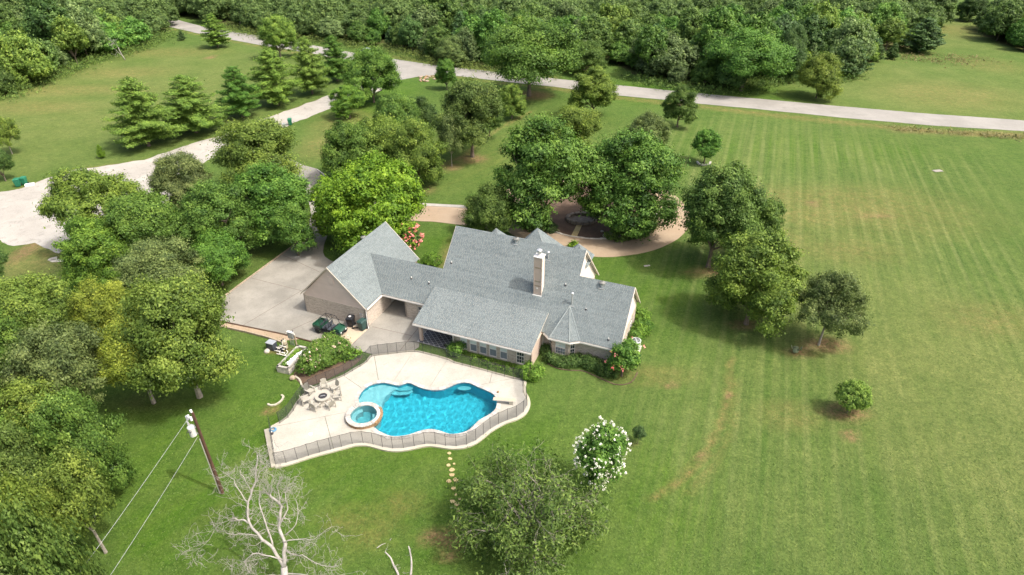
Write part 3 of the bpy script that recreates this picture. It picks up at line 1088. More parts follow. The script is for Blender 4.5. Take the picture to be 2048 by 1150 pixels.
def slope(name, o, s, t, convs, thick=0.10, parent=None, course=0.145, tab=0.32, seed=1):
    """roof slope: origin o, unit vector s along the eave, unit vector t up the slope, convex polygons in (s,t)"""
    rng = random.Random(seed)
    o, s, t = Vector(o), Vector(s).normalized(), Vector(t).normalized()
    n = s.cross(t).normalized()
    if n.z < 0: n = -n
    P3 = lambda a, b, h=0.0: o + s * a + t * b + n * h
    bm = bmesh.new()
    fixed = []
    for cv in convs:
        ar = sum(cv[i][0] * cv[(i + 1) % len(cv)][1] - cv[(i + 1) % len(cv)][0] * cv[i][1] for i in range(len(cv)))
        cv = cv if ar > 0 else cv[::-1]
        fixed.append(cv)
        lo = [bm.verts.new(P3(a, b, -thick)) for a, b in cv]
        hi = [bm.verts.new(P3(a, b, 0)) for a, b in cv]
        bm.faces.new(hi); bm.faces.new(lo[::-1])
        for i in range(len(cv)):
            j = (i + 1) % len(cv)
            bm.faces.new((lo[i], lo[j], hi[j], hi[i]))
    bmesh.ops.recalc_face_normals(bm, faces=bm.faces[:])
    deck_o = obj(name, bm, MT['cream'], parent or house)
    bm = bmesh.new()
    lay = bm.faces.layers.float.new('tint')
    for cv in fixed:
        a0, a1 = min(p[0] for p in cv), max(p[0] for p in cv)
        b0, b1 = min(p[1] for p in cv), max(p[1] for p in cv)
        r = 0
        b = b0
        while b < b1:
            row_t = rng.gauss(0, 0.10)
            a = a0 - rng.random() * tab
            while a < a1:
                w = tab * rng.choice((0.6, 0.8, 1.0, 1.2))
                rect = [(a + .006, b), (a + w - .006, b), (a + w - .006, b + course + .02), (a + .006, b + course + .02)]
                c = clip_conv(rect, cv)
                if len(c) >= 3:
                    up = rng.random() < 0.5
                    h0 = 0.024 if up else 0.014
                    tint = min(1, max(0, rng.choice((0.25, 0.42, 0.6, 0.78)) + rng.gauss(0, .08) + row_t))
                    hh = lambda q: h0 * (1 - (q[1] - b) / (course + .02)) + 0.003
                    f = bm.faces.new([bm.verts.new(P3(q[0], q[1], hh(q))) for q in c])
                    f[lay] = tint
                    if len(c) == 4 and abs(c[0][1] - b) < 1e-6:
                        f = bm.faces.new([bm.verts.new(v) for v in (P3(c[0][0], b, h0 + .003), P3(c[0][0], b, -.002), P3(c[1][0], b, -.002), P3(c[1][0], b, h0 + .003))])
                        f[lay] = tint * 0.7
                a += w
            b += course
    for f in bm.faces: f.normal_update()
    for f in [f for f in bm.faces if f.normal.dot(n) < -0.2]: f.normal_flip()
    so = obj('shingles', bm, MT['shingle'], deck_o)
    so['kind'] = 'stuff'
    return deck_o


R2 = math.sqrt(2)
E_ = 2.4
# front slopes (facing the pool), all on the plane z = v - 0.5
fs = lambda u0, v0, u1, v1: [(u0, (v0 - 2.9) * R2), (u1, (v0 - 2.9) * R2), (u1, (v1 - 2.9) * R2), (u0, (v1 - 2.9) * R2)]
slope('roof_slope', (0, 2.9, E_), (1, 0, 0), (0, 1, 1), [[(0.16, 0), (6.05, 0), (6.05, 2.8 * R2), (-2.64, 2.8 * R2)]], seed=2)
slope('roof_slope', (0, 2.9, E_), (1, 0, 0), (0, 1, 1), [fs(6.05, 2.9, 20.0, 9.05), fs(20.0, 2.9, 25.35, 7.2)], seed=3)
# back slopes
slope('roof_slope', (0, 15.2, E_), (-1, 0, 0), (0, -1, 1), [[(-20.0, 0), (-6.05, 0), (-6.05, 6.15 * R2), (-20.0, 6.15 * R2)]], seed=4, course=.29, tab=.6)
slope('roof_slope', (0, 11.5, E_), (-1, 0, 0), (0, -1, 1), [[(-25.35, 0), (-20.0, 0), (-20.0, 4.3 * R2), (-25.35, 4.3 * R2)]], seed=5, course=.29, tab=.6)
slope('roof_slope', (0, 8.5, E_), (-1, 0, 0), (0, -1, 1), [[(-6.05, 0), (-.16, 0), (2.64, 2.8 * R2), (-6.05, 2.8 * R2)]], seed=6, course=.29, tab=.6)
# garage
slope('roof_slope', (0.16, -0.12, E_), (0, 1, 0), (-1, 0, 1), [[(0, 0), (10.9, 0), (10.9, 3.97 * R2), (0, 3.97 * R2)]], seed=7)
slope('roof_slope', (-7.78, -0.12, E_), (0, -1, 0), (1, 0, 1), [[(0, 0), (-10.9, 0), (-10.9, 3.97 * R2), (0, 3.97 * R2)]], seed=8, course=.29, tab=.6)
# covered patio (shallow pitch)
PT = 1.43 / 4.8
L_ = math.hypot(4.8, 1.43)
slope('patio_roof', (0, -0.45, E_), (1, 0, 0), (0, 4.8, 1.43), [[(5.7, 0), (18.0, 0), (18.0, L_), (5.7, L_)]], seed=9)
# bay roof
apex = Vector((19.8, 5.05, 4.52))
bayp = [Vector((17.98, 2.95, E_)), Vector((18.75, 2.33, E_)), Vector((20.72, 2.33, E_)), Vector((21.55, 2.93, E_)), Vector((22.0, 3.6, 3.08))]
bayp = bayp[:4]
for i, (a, b) in enumerate(zip(bayp, bayp[1:])):
    s = (b - a).normalized()
    m = apex - a
    t = (m - s * m.dot(s)).normalized()
    slope('bay_roof', a, s, t, [[(0, 0), ((b - a).length, 0), (m.dot(s), m.dot(t))]], thick=0.06, seed=20 + i, course=.13)
for base in (bayp[1], bayp[2], bayp[3]):       # hip caps
    d = apex - base
    obj('ridge_cap', tube(bmesh.new(), [base + Vector((0, 0, .03)), apex + Vector((0, 0, .03))], 0.05, 5), None, house).data.materials.append(MT['shinglecap'] if 'shinglecap' in MT else MT['shingle'])
# small hipped turrets beyond the ridge
for i, (cu, cv, cz, hwid) in enumerate(((13.9, 12.0, 8.40, 2.6), (9.5, 11.4, 7.8, 1.6), (18.55, 11.4, 7.8, 1.4))):
    ap = Vector((cu, cv, cz))
    cr = [Vector((cu + sx * hwid, cv + sy * hwid, cz - hwid * 1.25)) for sx, sy in ((-1, -1), (1, -1), (1, 1), (-1, 1))]
    for k in range(4):
        a, b = cr[k], cr[(k + 1) % 4]
        s = (b - a).normalized()
        m = ap - a
        t = (m - s * m.dot(s)).normalized()
        slope('turret_roof', a, s, t, [[(0, 0), ((b - a).length, 0), (m.dot(s), m.dot(t))]], thick=0.05, seed=40 + 4 * i + k, course=.29 if k in (1, 2) else .145)


def wall(name, p0, p1, z0, z1, th=0.2, m='brick', holes=(), parent=None, z1b=None, gable=None):
    """straight wall p0->p1 (outer face on the right-hand side); holes as (s0, s1, za, zb)"""
    p0, p1 = Vector(p0), Vector(p1)
    d = (p1 - p0)
    L = d.length
    d.normalize()
    nin = Vector((-d.y, d.x))
    bm = bmesh.new()
    ss = sorted({0.0, L} | {h[0] for h in holes} | {h[1] for h in holes})
    zs = sorted({z0, z1} | {h[2] for h in holes} | {h[3] for h in holes})
    def P(s, k, z):
        q = p0 + d * s + nin * k
        return (q.x, q.y, z)
    solid = lambda i, j: 0 <= i < len(ss) - 1 and 0 <= j < len(zs) - 1 and not any(h[0] - 1e-6 <= ss[i] and ss[i + 1] <= h[1] + 1e-6 and h[2] - 1e-6 <= zs[j] and zs[j + 1] <= h[3] + 1e-6 for h in holes)
    Q = lambda *v: bm.faces.new([bm.verts.new(x) for x in v])
    for i in range(len(ss) - 1):
        for j in range(len(zs) - 1):
            if not solid(i, j): continue
            a, b, c, e = ss[i], ss[i + 1], zs[j], zs[j + 1]
            Q(P(a, 0, c), P(b, 0, c), P(b, 0, e), P(a, 0, e))
            Q(P(b, th, c), P(a, th, c), P(a, th, e), P(b, th, e))
            if not solid(i - 1, j): Q(P(a, th, c), P(a, 0, c), P(a, 0, e), P(a, th, e))
            if not solid(i + 1, j): Q(P(b, 0, c), P(b, th, c), P(b, th, e), P(b, 0, e))
            if not solid(i, j - 1): Q(P(a, th, c), P(b, th, c), P(b, 0, c), P(a, 0, c))
            if not solid(i, j + 1): Q(P(a, 0, e), P(b, 0, e), P(b, th, e), P(a, th, e))
    bmesh.ops.remove_doubles(bm, verts=bm.verts[:], dist=1e-5)
    return obj(name, bm, MT[m], parent or house)


def window(p0, p1, s0, s1, z0, z1, grid=(1, 2), blind=0.5, side=None, cols=None, label=None):
    """double-hung window in the wall p0->p1"""
    p0, p1 = Vector(p0), Vector(p1)
    d = (p1 - p0).normalized()
    ang = math.atan2(d.y, d.x)
    M = Matrix.Translation((p0.x + d.x * s0, p0.y + d.y * s0, z0)) @ Matrix.Rotation(ang, 4, 'Z')
    w, h = s1 - s0, z1 - z0
    bm = bmesh.new()
    t = 0.05
    for b in ((0, w, 0.02, 0.10, 0, t), (0, w, 0.02, 0.10, h - t, h), (0, t, 0.021, 0.099, t, h - t), (w - t, w, 0.021, 0.099, t, h - t), (t, w - t, 0.03, 0.09, h / 2 - .03, h / 2 + .03)):
        box(bm, *b, M=M)
    fr = obj('window', bm, MT['white'], house)
    if label: fr['label'] = label
    for k, (a, b) in enumerate(((t, h / 2 - .03), (h / 2 + .03, h - t))):
        if k == 1 and blind:
            obj('blind', bx(t, w - t, 0.065, 0.075, a, b, M=M), MT['blind'], fr)
        else:
            obj('pane', bx(t, w - t, 0.065, 0.075, a, b, M=M), MT['screen'] if blind else MT['glass'], fr)
    if cols:
        for c in range(1, cols):
            x = w * c / cols
            obj('glazing_bar', bx(x - .012, x + .012, 0.04, 0.064, t, h - t, M=M), MT['white'], fr)
        for r in (0.25, 0.75):
            obj('glazing_bar', bx(t, w - t, 0.044, 0.063, h * r - .012, h * r + .012, M=M), MT['white'], fr)
    obj('sill', bx(-.03, w + .03, -0.04, 0.03, -.06, 0.0, M=M), MT['stone'], fr)


# garage walls
wall('brick_wall', (-7.6, 0), (0, 0), 0, 2.20)
wall('brick_wall', (0, 0), (0, 10.6), 0, 2.32, holes=[(4.6, 5.5, 0.05, 2.0)])
wall('brick_wall', (0, 10.6), (-7.6, 10.6), 0, 2.32)
wall('brick_wall', (-7.6, 10.6), (-7.6, 0), 0, 2.32, holes=[(1.0, 5.0, 0.02, 2.1)])
obj('garage_door', bx(-7.5, -7.44, 5.62, 9.58, 0.03, 2.08), MT['white'], house)
obj('side_door', bx(-.14, -.09, 4.63, 5.47, 0.05, 1.98), MT['white'], house)


def gable(name, plane, c0, c1, y, ztop, zeave, m, face, board=0.2, zbase=None, slope_=1.0, thick=0.03):
    """lap-board gable in the plane u=y or v=y spanning c0..c1, apex at ztop; face=+1/-1 is the outward side"""
    mid = (c0 + c1) / 2
    half = (c1 - c0) / 2
    z = zbase if zbase is not None else zeave
    while z < ztop - 0.05:
        z2 = min(z + board, ztop - 0.01)
        def lim(zz): return half if zz <= zeave else max(0.01, half * (ztop - zz) / (ztop - zeave))
        l0, l1 = lim(z), lim(z2)
        bm = bmesh.new()
        a = face
        def V(c, zz, o): return (c, y + a * o, zz) if plane == 'v' else (y + a * o, c, zz)
        o0, o1 = thick, 0.006
        q = [V(mid - l0, z, o0), V(mid + l0, z, o0), V(mid + l1, z2, o1), V(mid - l1, z2, o1)]
        b = [V(mid - l0, z, -.05), V(mid + l0, z, -.05), V(mid + l1, z2, -.05), V(mid - l1, z2, -.05)]
        qv = [bm.verts.new(v) for v in q]; bv = [bm.verts.new(v) for v in b]
        bm.faces.new(qv); bm.faces.new(bv[::-1])
        for k in range(4): bm.faces.new((qv[k], bv[k], bv[(k + 1) % 4], qv[(k + 1) % 4]))
        bmesh.ops.recalc_face_normals(bm, faces=bm.faces[:])
        obj(name, bm, MT[m], house)
        z = z2


gable('siding_board', 'v', -7.6, 0.0, 0.05, 6.22, 2.3, 'pinksiding', -1, 0.19, 2.2)
# mock louvre on the gable
obj('gable_vent', bx(-3.95, -3.35, -0.05, 0.01, 4.45, 5.25), MT['pinksiding'], house)
# rake boards of the garage gable
def rake(p, q, w=0.16, th=0.05, m='cream', name='rake_board'):
    p, q = Vector(p), Vector(q)
    bm = bmesh.new()
    d = q - p
    off = Vector((0, 0, -w))
    side = Vector((0, th, 0)) if abs(d.x) > abs(d.y) else Vector((th, 0, 0))
    vv = [bm.verts.new(v) for v in (p, q, q + off, p + off, p + side, q + side, q + off + side, p + off + side)]
    for f in ((0, 1, 2, 3), (7, 6, 5, 4), (0, 4, 5, 1), (1, 5, 6, 2), (2, 6, 7, 3), (3, 7, 4, 0)): bm.faces.new([vv[i] for i in f])
    bmesh.ops.recalc_face_normals(bm, faces=bm.faces[:])
    return obj(name, bm, MT[m], house)


rake((-7.82, -0.17, 2.36), (-3.81, -0.17, 6.37))
rake((0.2, -0.17, 2.36), (-3.81, -0.17, 6.37))
rake((-7.82, 10.79, 2.36), (-3.81, 10.79, 6.37)); rake((0.2, 10.79, 2.36), (-3.81, 10.79, 6.37))
# main and wing gables on the right
gable('siding_board', 'u', 3.2, 14.9, 19.72, 8.32, 2.5, 'litsiding', 1, 0.24, 2.4)
rake((20.01, 2.85, 2.33), (20.01, 9.05, 8.53), m='litsiding'); rake((20.01, 15.25, 2.33), (20.01, 9.05, 8.53), m='cream')
gable('siding_board', 'u', 3.3, 11.1, 25.05, 6.38, 2.5, 'litsiding', 1, 0.22, 2.32)
rake((25.36, 2.85, 2.33), (25.36, 7.2, 6.68), m='litsiding'); rake((25.36, 11.55, 2.33), (25.36, 7.2, 6.68), m='cream')
gable('siding_board', 'u', 3.2, 14.9, 6.36, 8.32, 2.5, 'pinksiding', -1, 0.24, 2.4)
rake((6.0, 15.25, 2.33), (6.0, 9.05, 8.53)); rake((6.0, 5.8, 5.28), (6.0, 9.05, 8.53))
# wing and main walls
wall('brick_wall', (21.2, 3.3), (25.1, 3.3), 0, 2.38)
wall('brick_wall', (25.1, 3.3), (25.1, 11.1), 0, 2.32, holes=[(1.0, 1.9, .5, 1.9), (5.2, 6.4, .5, 1.9)])
window((25.1, 3.3), (25.1, 11.1), 1.0, 1.9, .5, 1.9, cols=2, blind=0)
window((25.1, 3.3), (25.1, 11.1), 5.2, 6.4, .5, 1.9, cols=3, blind=0)
wall('brick_wall', (25.1, 11.1), (19.7, 11.1), 0, 2.32)
wall('brick_wall', (19.7, 11.1), (19.7, 14.9), 0, 2.4)
wall('brick_wall', (19.7, 14.9), (6.4, 14.9), 0, 2.35, holes=[(2, 3.4, .5, 1.9), (6, 7.2, .02, 2.1), (10, 11.4, .5, 1.9)])
for s in (2, 10): window((19.7, 14.9), (6.4, 14.9), s, s + 1.4, .5, 1.9, cols=3, blind=0)
obj('front_door', bx(12.52, 13.68, 14.74, 14.8, 0.04, 2.08), MT['polewood'], house)
wall('brick_wall', (6.4, 14.9), (6.4, 3.2), 0, 2.4)
# breezeway: open passage between garage and house
wall('brick_wall', (2.65, 3.1), (6.4, 3.1), 0, 2.36, holes=[(1.55, 2.35, 0.75, 1.75), (2.7, 3.5, .05, 2.0)])
window((2.65, 3.1), (6.4, 3.1), 1.55, 2.35, .75, 1.75, blind=0)
obj('patio_door', bx(5.37, 6.13, 3.2, 3.26, 0.05, 1.98), MT['glass'], house)
wall('brick_wall', (6.4, 8.3), (2.65, 8.3), 0, 2.36)
wall('brick_wall', (2.65, 8.3), (2.65, 3.1), 0, 2.36)
obj('passage_ceiling', bx(0.0, 2.65, 3.0, 8.35, 2.32, 2.38), MT['cream'], house)
obj('post', bx(0.12, 0.34, 6.3, 6.52, 0, 2.32), MT['pinkbrick'], house)
obj('patio_ceiling', bx(5.9, 17.8, -0.3, 3.1, 2.20, 2.26), MT['cream'], house)
# patio: back wall and room with the row of windows
wall('brick_wall', (6.4, 3.1), (9.6, 3.1), 0, 2.2, holes=[(0.8, 2.6, .05, 2.0)])
obj('patio_door', bx(7.2, 8.98, 3.2, 3.25, 0.05, 1.98), MT['glass'], house)
wall('brick_wall', (9.6, 3.1), (9.6, 0.3), 0, 2.2)
wins = [(10.38, 11.14), (11.40, 12.16), (12.42, 13.18), (13.45, 14.21), (14.55, 15.33), (16.24, 17.02)]
W0, W1 = (9.6, 0.3), (17.75, 0.3)
wall('brick_wall', W0, W1, 0, 2.2, holes=[(a - 9.6, b - 9.6, 0.16, 1.86) for a, b in wins], m='brick')
for i, (a, b) in enumerate(wins):
    window(W0, W1, a - 9.6, b - 9.6, 0.16, 1.86, blind=0.5 if i < 5 else 0, cols=3 if i == 5 else None, label='window with white glazing bars nearest the corner' if i == 5 else None)
wall('brick_wall', (17.75, 0.3), (17.75, 3.4), 0, 2.2, m='pinkbrick')
# triangular filler above the end wall under the shallow roof
for uu in (17.62, 6.0):
    bm = bmesh.new()
    for k in (uu, uu + .13):
        pass
    A = [(uu, 0.3, 2.2), (uu, 3.4, 2.2), (uu, 3.9, 3.55), (uu, 0.3, 2.5)]
    B = [(x + .13, y, z) for x, y, z in A]
    av = [bm.verts.new(v) for v in A]; bv = [bm.verts.new(v) for v in B]
    bm.faces.new(av); bm.faces.new(bv[::-1])
    for k in range(4): bm.faces.new((av[k], bv[k], bv[(k + 1) % 4], av[(k + 1) % 4]))
    bmesh.ops.recalc_face_normals(bm, faces=bm.faces[:])
    obj('gable_panel', bm, MT['pinkbrick'], house)
obj('column', bx(6.05, 6.32, 0.0, 0.27, 0.05, 2.2), MT['pinkbrick'], house)
obj('column', bx(9.62, 9.72, 0.2, 0.298, 0.0, 2.2), MT['white'], house)
# bay walls
bw = [(18.30, 3.45), (18.92, 2.82), (20.52, 2.82), (21.2, 3.3)]
wall('brick_wall', bw[0], bw[1], 0, 2.3, holes=[(0.15, 0.75, .35, 1.85)])
window(bw[0], bw[1], 0.15, 0.75, .35, 1.85, cols=2, blind=0)
wall('brick_wall', bw[1], bw[2], 0, 2.3, holes=[(0.30, 1.32, .35, 1.85)])
window(bw[1], bw[2], 0.30, 1.32, .35, 1.85, cols=4, blind=0.5)
wall('brick_wall', bw[2], bw[3], 0, 2.3, holes=[(0.18, 0.68, .35, 1.85)])
window(bw[2], bw[3], 0.18, 0.68, .35, 1.85, cols=2, blind=0)
wall('brick_wall', (17.75, 3.4), (18.30, 3.45), 0, 2.3)
# bay soffit
bm = prism([(17.95, 2.97), (18.75, 2.36), (20.71, 2.36), (21.5, 2.95), (21.2, 3.4), (18.3, 3.5)], 2.28, 2.33)
obj('soffit', bm, MT['cream'], house)


def gutter(pts, name='gutter', m='white'):
    bm = bmesh.new()
    pts = [Vector(p) for p in pts]
    for a, b in zip(pts, pts[1:]):
        d = (b - a); L = d.length
        M = Matrix.Translation(a) @ Matrix.Rotation(math.atan2(d.y, d.x), 4, 'Z')
        box(bm, 0, L, -0.11, 0.0, -0.13, -0.115, M=M)
        box(bm, 0, L, -0.125, -0.11, -0.13, 0.0, M=M)
        box(bm, 0, L, -0.015, 0.0, -0.115, 0.0, M=M)
    return obj(name, bm, MT[m], house)


gutter([(0.30, 2.86, 2.37), (5.7, 2.86, 2.37)])
gutter([(5.72, -0.48, 2.37), (18.0, -0.48, 2.37)])
gutter([(18.0, 2.93, 2.37), (18.74, 2.30, 2.37), (20.73, 2.30, 2.37), (21.58, 2.88, 2.37), (25.3, 2.87, 2.37)])
gutter([(0.19, 0.0, 2.37), (0.19, 2.8, 2.37)])


def downpipe(pts):
    return obj('downpipe', tube(bmesh.new(), pts, 0.045, 6), MT['white'], house)


downpipe([(0.26, -0.02, 2.3), (0.10, -0.06, 2.1), (0.06, -0.06, 0.15), (0.2, -0.2, 0.08)])
downpipe([(9.75, -0.42, 2.28), (9.68, 0.2, 2.1), (9.68, 0.22, 0.1)])
downpipe([(18.05, 2.85, 2.25), (17.86, 3.15, 2.0), (17.86, 3.15, 0.1)])

# patio floor of diagonal slate tiles
obj('patio_slab', prism([(5.85, -0.22), (9.6, -0.22), (9.6, 3.1), (5.85, 3.1)], 0.0, 0.062), MT['grout'], house)
ts = 0.40
cvp = [(5.9, -0.18), (9.58, -0.18), (9.58, 3.08), (5.9, 3.08)]
for i in range(-16, 17):
    for j in range(-16, 17):
        c = []
        for dx, dy in ((0, 0), (1, 0), (1, 1), (0, 1)):
            a = i * ts + dx * (ts - .045) + .02
            b = j * ts + dy * (ts - .045) + .02
            c.append((7.7 + (a - b) * 0.72, 1.4 + (a + b) * 0.62))
        c = clip_conv(c, cvp)
        if len(c) < 3: continue
        if abs(sum(c[k][0] * c[(k + 1) % len(c)][1] - c[(k + 1) % len(c)][0] * c[k][1] for k in range(len(c)))) < 0.03: continue
        obj('slate_tile', prism(c, 0.05, 0.07), MT['slate'], house)

# chimney
ch = empty('chimney', (0, 0, 0)); ch.parent = house
cu0, cu1, cv0, cv1, ct = 16.0, 16.82, 5.3, 6.08, 8.95
obj('chimney_stack', bx(cu0 + .03, cu1 - .03, cv0 + .03, cv1 - .03, 4.3, ct - .03), MT['pinkbrick'], ch)
for (a, b) in ((cu0, cv0), (cu1 - .09, cv0), (cu0, cv1 - .09), (cu1 - .09, cv1 - .09)):
    obj('corner_board', bx(a, a + .09, b, b + .09, 4.3, ct - .031), MT['pinkbrick'], ch)
for zz in (7.75, 6.25, 5.75):
    obj('band_board', bx(cu0 + .092, cu1 - .092, cv0 + .012, cv0 + .028, zz, zz + .14), MT['wood'], ch)
obj('chimney_top', bx(cu0 - .05, cu1 + .05, cv0 - .05, cv1 + .05, ct - .03, ct + .05, 0.01), MT['white'], ch)
obj('flashing', bx(cu0 - .08, cu1 + .04, cv0 - .10, cv0 - .002, 4.66, 4.80), MT['white'], ch)
obj('vent_cap', bx(16.3, 16.46, 5.27, 5.29, 5.5, 5.66), MT['white'], ch)
obj('flue', lathe(bmesh.new(), [(.15, ct + .05), (.15, ct + .38), (.27, ct + .4), (.28, ct + .62), (.2, ct + .68), (.03, ct + .72)], 20, x=16.38, y=5.72), MT['steel'], ch)
obj('sunlit_chimney_side', bx(cu1 - .029, cu1 - .01, cv0 + .092, cv1 - .092, 4.4, ct - .032), MT['litsiding'], ch)  # sun side of the stack, its brightness painted in as a paler panel


def roof_vent(u, v, z):
    e = empty('roof_vent', (u, v, z)); e.parent = house
    obj('vent_base', bx(-.32, .32, -.34, -.1, -.34, -.28, M=Matrix.Rotation(0, 4, 'X')), MT['steel'], e)
    obj('vent_neck', lathe(bmesh.new(), [(.17, -.45), (.17, .05)], 16), MT['steel'], e)
    bm = bmesh.new()
    for k in range(18):
        a = 2 * pi * k / 18
        pts = [(.17 * math.cos(a), .17 * math.sin(a), .05), (.30 * math.cos(a + .12), .30 * math.sin(a + .12), .15), (.30 * math.cos(a + .25), .30 * math.sin(a + .25), .27), (.08 * math.cos(a + .4), .08 * math.sin(a + .4), .38)]
        a2 = a + .26
        pts2 = [(.17 * math.cos(a2), .17 * math.sin(a2), .05), (.31 * math.cos(a2 + .12), .31 * math.sin(a2 + .12), .15), (.31 * math.cos(a2 + .25), .31 * math.sin(a2 + .25), .27), (.08 * math.cos(a2 + .4), .08 * math.sin(a2 + .4), .38)]
        for i in range(3):
            bm.faces.new([bm.verts.new(p) for p in (pts[i], pts2[i], pts2[i + 1], pts[i + 1])])
    obj('turbine', bm, MT['turbine'], e)


MT['turbine'] = mat('turbine_metal', (0.27, 0.27, 0.25), 0.5, 0.2, 8, metal=0.4)
roof_vent(-4.45, 5.7 + 1.6, 5.75)
roof_vent(12.85, 8.75, 8.3)
roof_vent(22.3, 6.9, 6.45)
for (u, v, z, h, r) in ((6.75, 6.24, 5.74, .22, .05), (2.92, 4.5, 4.0, .22, .05), (4.99, 4.43, 3.93, .22, .05), (18.88, 6.37, 5.87, .22, .05), (21.39, 5.05, 4.55, .15, .04), (24.13, 3.4, 2.9, .22, .05)):
    p = obj('plumbing_vent', lathe(bmesh.new(), [(r, -.1), (r, h), (r * .6, h)], 10), MT['white'], house, (u, v, z))
    obj('vent_boot', lathe(bmesh.new(), [(.12, -.02), (.07, .08)], 10), MT['darksteel'], p)
for (u, v, z, h) in ((19.94, 5.2, 4.7, 1.15), (16.5, 7.98, 7.48, .62)):
    f = obj('metal_flue', lathe(bmesh.new(), [(.07, -.1), (.07, h), (.15, h), (.15, h + .10), (.05, h + .16)], 14), MT['steel'], house, (u, v, z))
    obj('vent_boot', bx(-.25, .3, -.2, -.12, -.22, -.12), MT['steel'], f)
# satellite style meter box on the garage wall
obj('meter_box', bx(-0.75, -0.42, -0.14, -0.005, 1.1, 1.65, 0.02), MT['steel'], house)
obj('conduit', tube(bmesh.new(), [(-.58, -.06, 1.1), (-.58, -.06, 0.1)], .03), MT['white'], house)

# ------------------------------------------------------------------ vegetation
def unit(v): return v / (np.linalg.norm(v, axis=1, keepdims=True) + 1e-9)


def leaf_mesh(name, pos, nrm, size, tint, rng, aspect=0.62):
    """one pointed leaf per row"""
    N = len(pos)
    nrm = unit(nrm)
    t = unit(np.cross(nrm, rng.normal(size=(N, 3))))
    b = np.cross(nrm, t)
    s = size[:, None]
    v = np.empty((N, 3, 3))
    v[:, 0] = pos + t * s * 1.1
    v[:, 1] = pos - t * s * .7 + b * s * aspect * 1.13 + nrm * s * 0.15
    v[:, 2] = pos - t * s * .7 - b * s * aspect * 1.13 + nrm * s * 0.15
    me = bpy.data.meshes.new(name)
    me.vertices.add(N * 3)
    me.vertices.foreach_set('co', v.reshape(-1).astype(np.float32))
    me.loops.add(N * 3)
    me.loops.foreach_set('vertex_index', np.arange(N * 3, dtype=np.int32))
    me.polygons.add(N)
    me.polygons.foreach_set('loop_start', np.arange(0, N * 3, 3, dtype=np.int32))
    me.update(calc_edges=True)
    a = me.attributes.new('tint', 'FLOAT', 'FACE')
    a.data.foreach_set('value', np.clip(tint, 0, 1).astype(np.float32))
    return me


def blob_clumps(rng, lobes, n, under=-0.35):
    """clump centres over the surface of a union of ellipsoids"""
    L = np.array([(*c, a, b) for c, a, b in lobes])
    w = L[:, 3] ** 2
    k = rng.choice(len(L), size=n * 2, p=w / w.sum())
    d = unit(rng.normal(size=(n * 2, 3)))
    keep = d[:, 2] > under - 0.3 * rng.random(n * 2)
    k, d = k[keep], d[keep]
    rr = 0.62 + 0.46 * rng.random(len(k)) ** 0.6
    R = np.stack([L[k, 3], L[k, 3], L[k, 4]], 1)
    p = L[k, :3] + d * R * rr[:, None]
    ok = np.ones(len(p), bool)
    for j in range(len(L)):
        q = (p - L[j, :3]) / np.array([L[j, 3], L[j, 3], L[j, 4]])
        ok &= ~((np.linalg.norm(q, axis=1) < 0.62) & (k != j))
    p, d, k = p[ok], d[ok], k[ok]
    Rm = L[:, 3].max() * 1.8
    sd = rng.uniform(0, 50)
    hole = np.array([mnoise.noise(Vector((a[0] / (Rm * .30) + sd, a[1] / (Rm * .30), a[2] / (Rm * .26)))) for a in p]) if len(p) else np.zeros(0)
    ok = hole < .20
    p, d, k = p[ok], d[ok], k[ok]
    return p[:n], d[:n], k[:n]


def fill_clumps(rng, cen, dirs, per, rc, size, flat=0.65, spread=0.8, tvar=0.20, up=0.45):
    N = len(cen)
    idx = np.repeat(np.arange(N), per)
    off = rng.normal(size=(len(idx), 3)) * np.array([1, 1, flat]) * rc * 0.55
    scale = rng.uniform(0.7, 1.35, N)[idx][:, None]
    out_ = np.abs(rng.normal(size=(len(idx), 1))) * rc * .42
    off = off + (dirs[idx] * .75 + np.array([0, 0, .45])) * (out_ - rc * .25)
    pos = cen[idx] + off * scale
    nr = unit(off) * 0.7 + dirs[idx] * 0.55 + rng.normal(size=off.shape) * spread * 0.6 + np.array([0, 0, up])
    ct = rng.normal(0.5, tvar, N)
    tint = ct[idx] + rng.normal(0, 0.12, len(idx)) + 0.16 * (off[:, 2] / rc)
    sz = size * np.clip(rng.lognormal(-.05, .38, len(idx)), .4, 2.0)
    return pos, nr, sz, tint


def round_lobes(rng, R, z0, z1, n=9, squash=1.0):
    H = z1 - z0
    zc = z0 + H * 0.5
    L = [((rng.normal() * .08 * R, rng.normal() * .08 * R, z0 + H * .58), R * .60, H * .42)]
    L[0] = (L[0][0], R * .52, H * .38)
    for i in range(n):
        a = 2 * pi * (i / n) + rng.uniform(-.4, .4)
        lv = rng.random()
        s = R * rng.uniform(.22, .42)
        r = min(R * 1.02 - s, R * rng.uniform(.5, .85)) * (1 - 0.38 * lv)
        z = z0 + H * (0.24 + 0.46 * lv)
        L.append(((r * math.cos(a), r * math.sin(a), z), s, s * rng.uniform(.75, 1.05) * min(1.4, H / (1.6 * R) + .2)))
    for i in range(int(n * 1.3)):       # small plumes that break the outline
        a = rng.uniform(0, 2 * pi)
        el = rng.uniform(.1, 1.45)
        s = R * rng.uniform(.10, .19)
        r = R * .84 * math.cos(el)
        z = z0 + H * (.42 + .50 * math.sin(el))
        L.append(((r * math.cos(a), r * math.sin(a), z), s, s * rng.uniform(1.0, 1.5)))
    return L


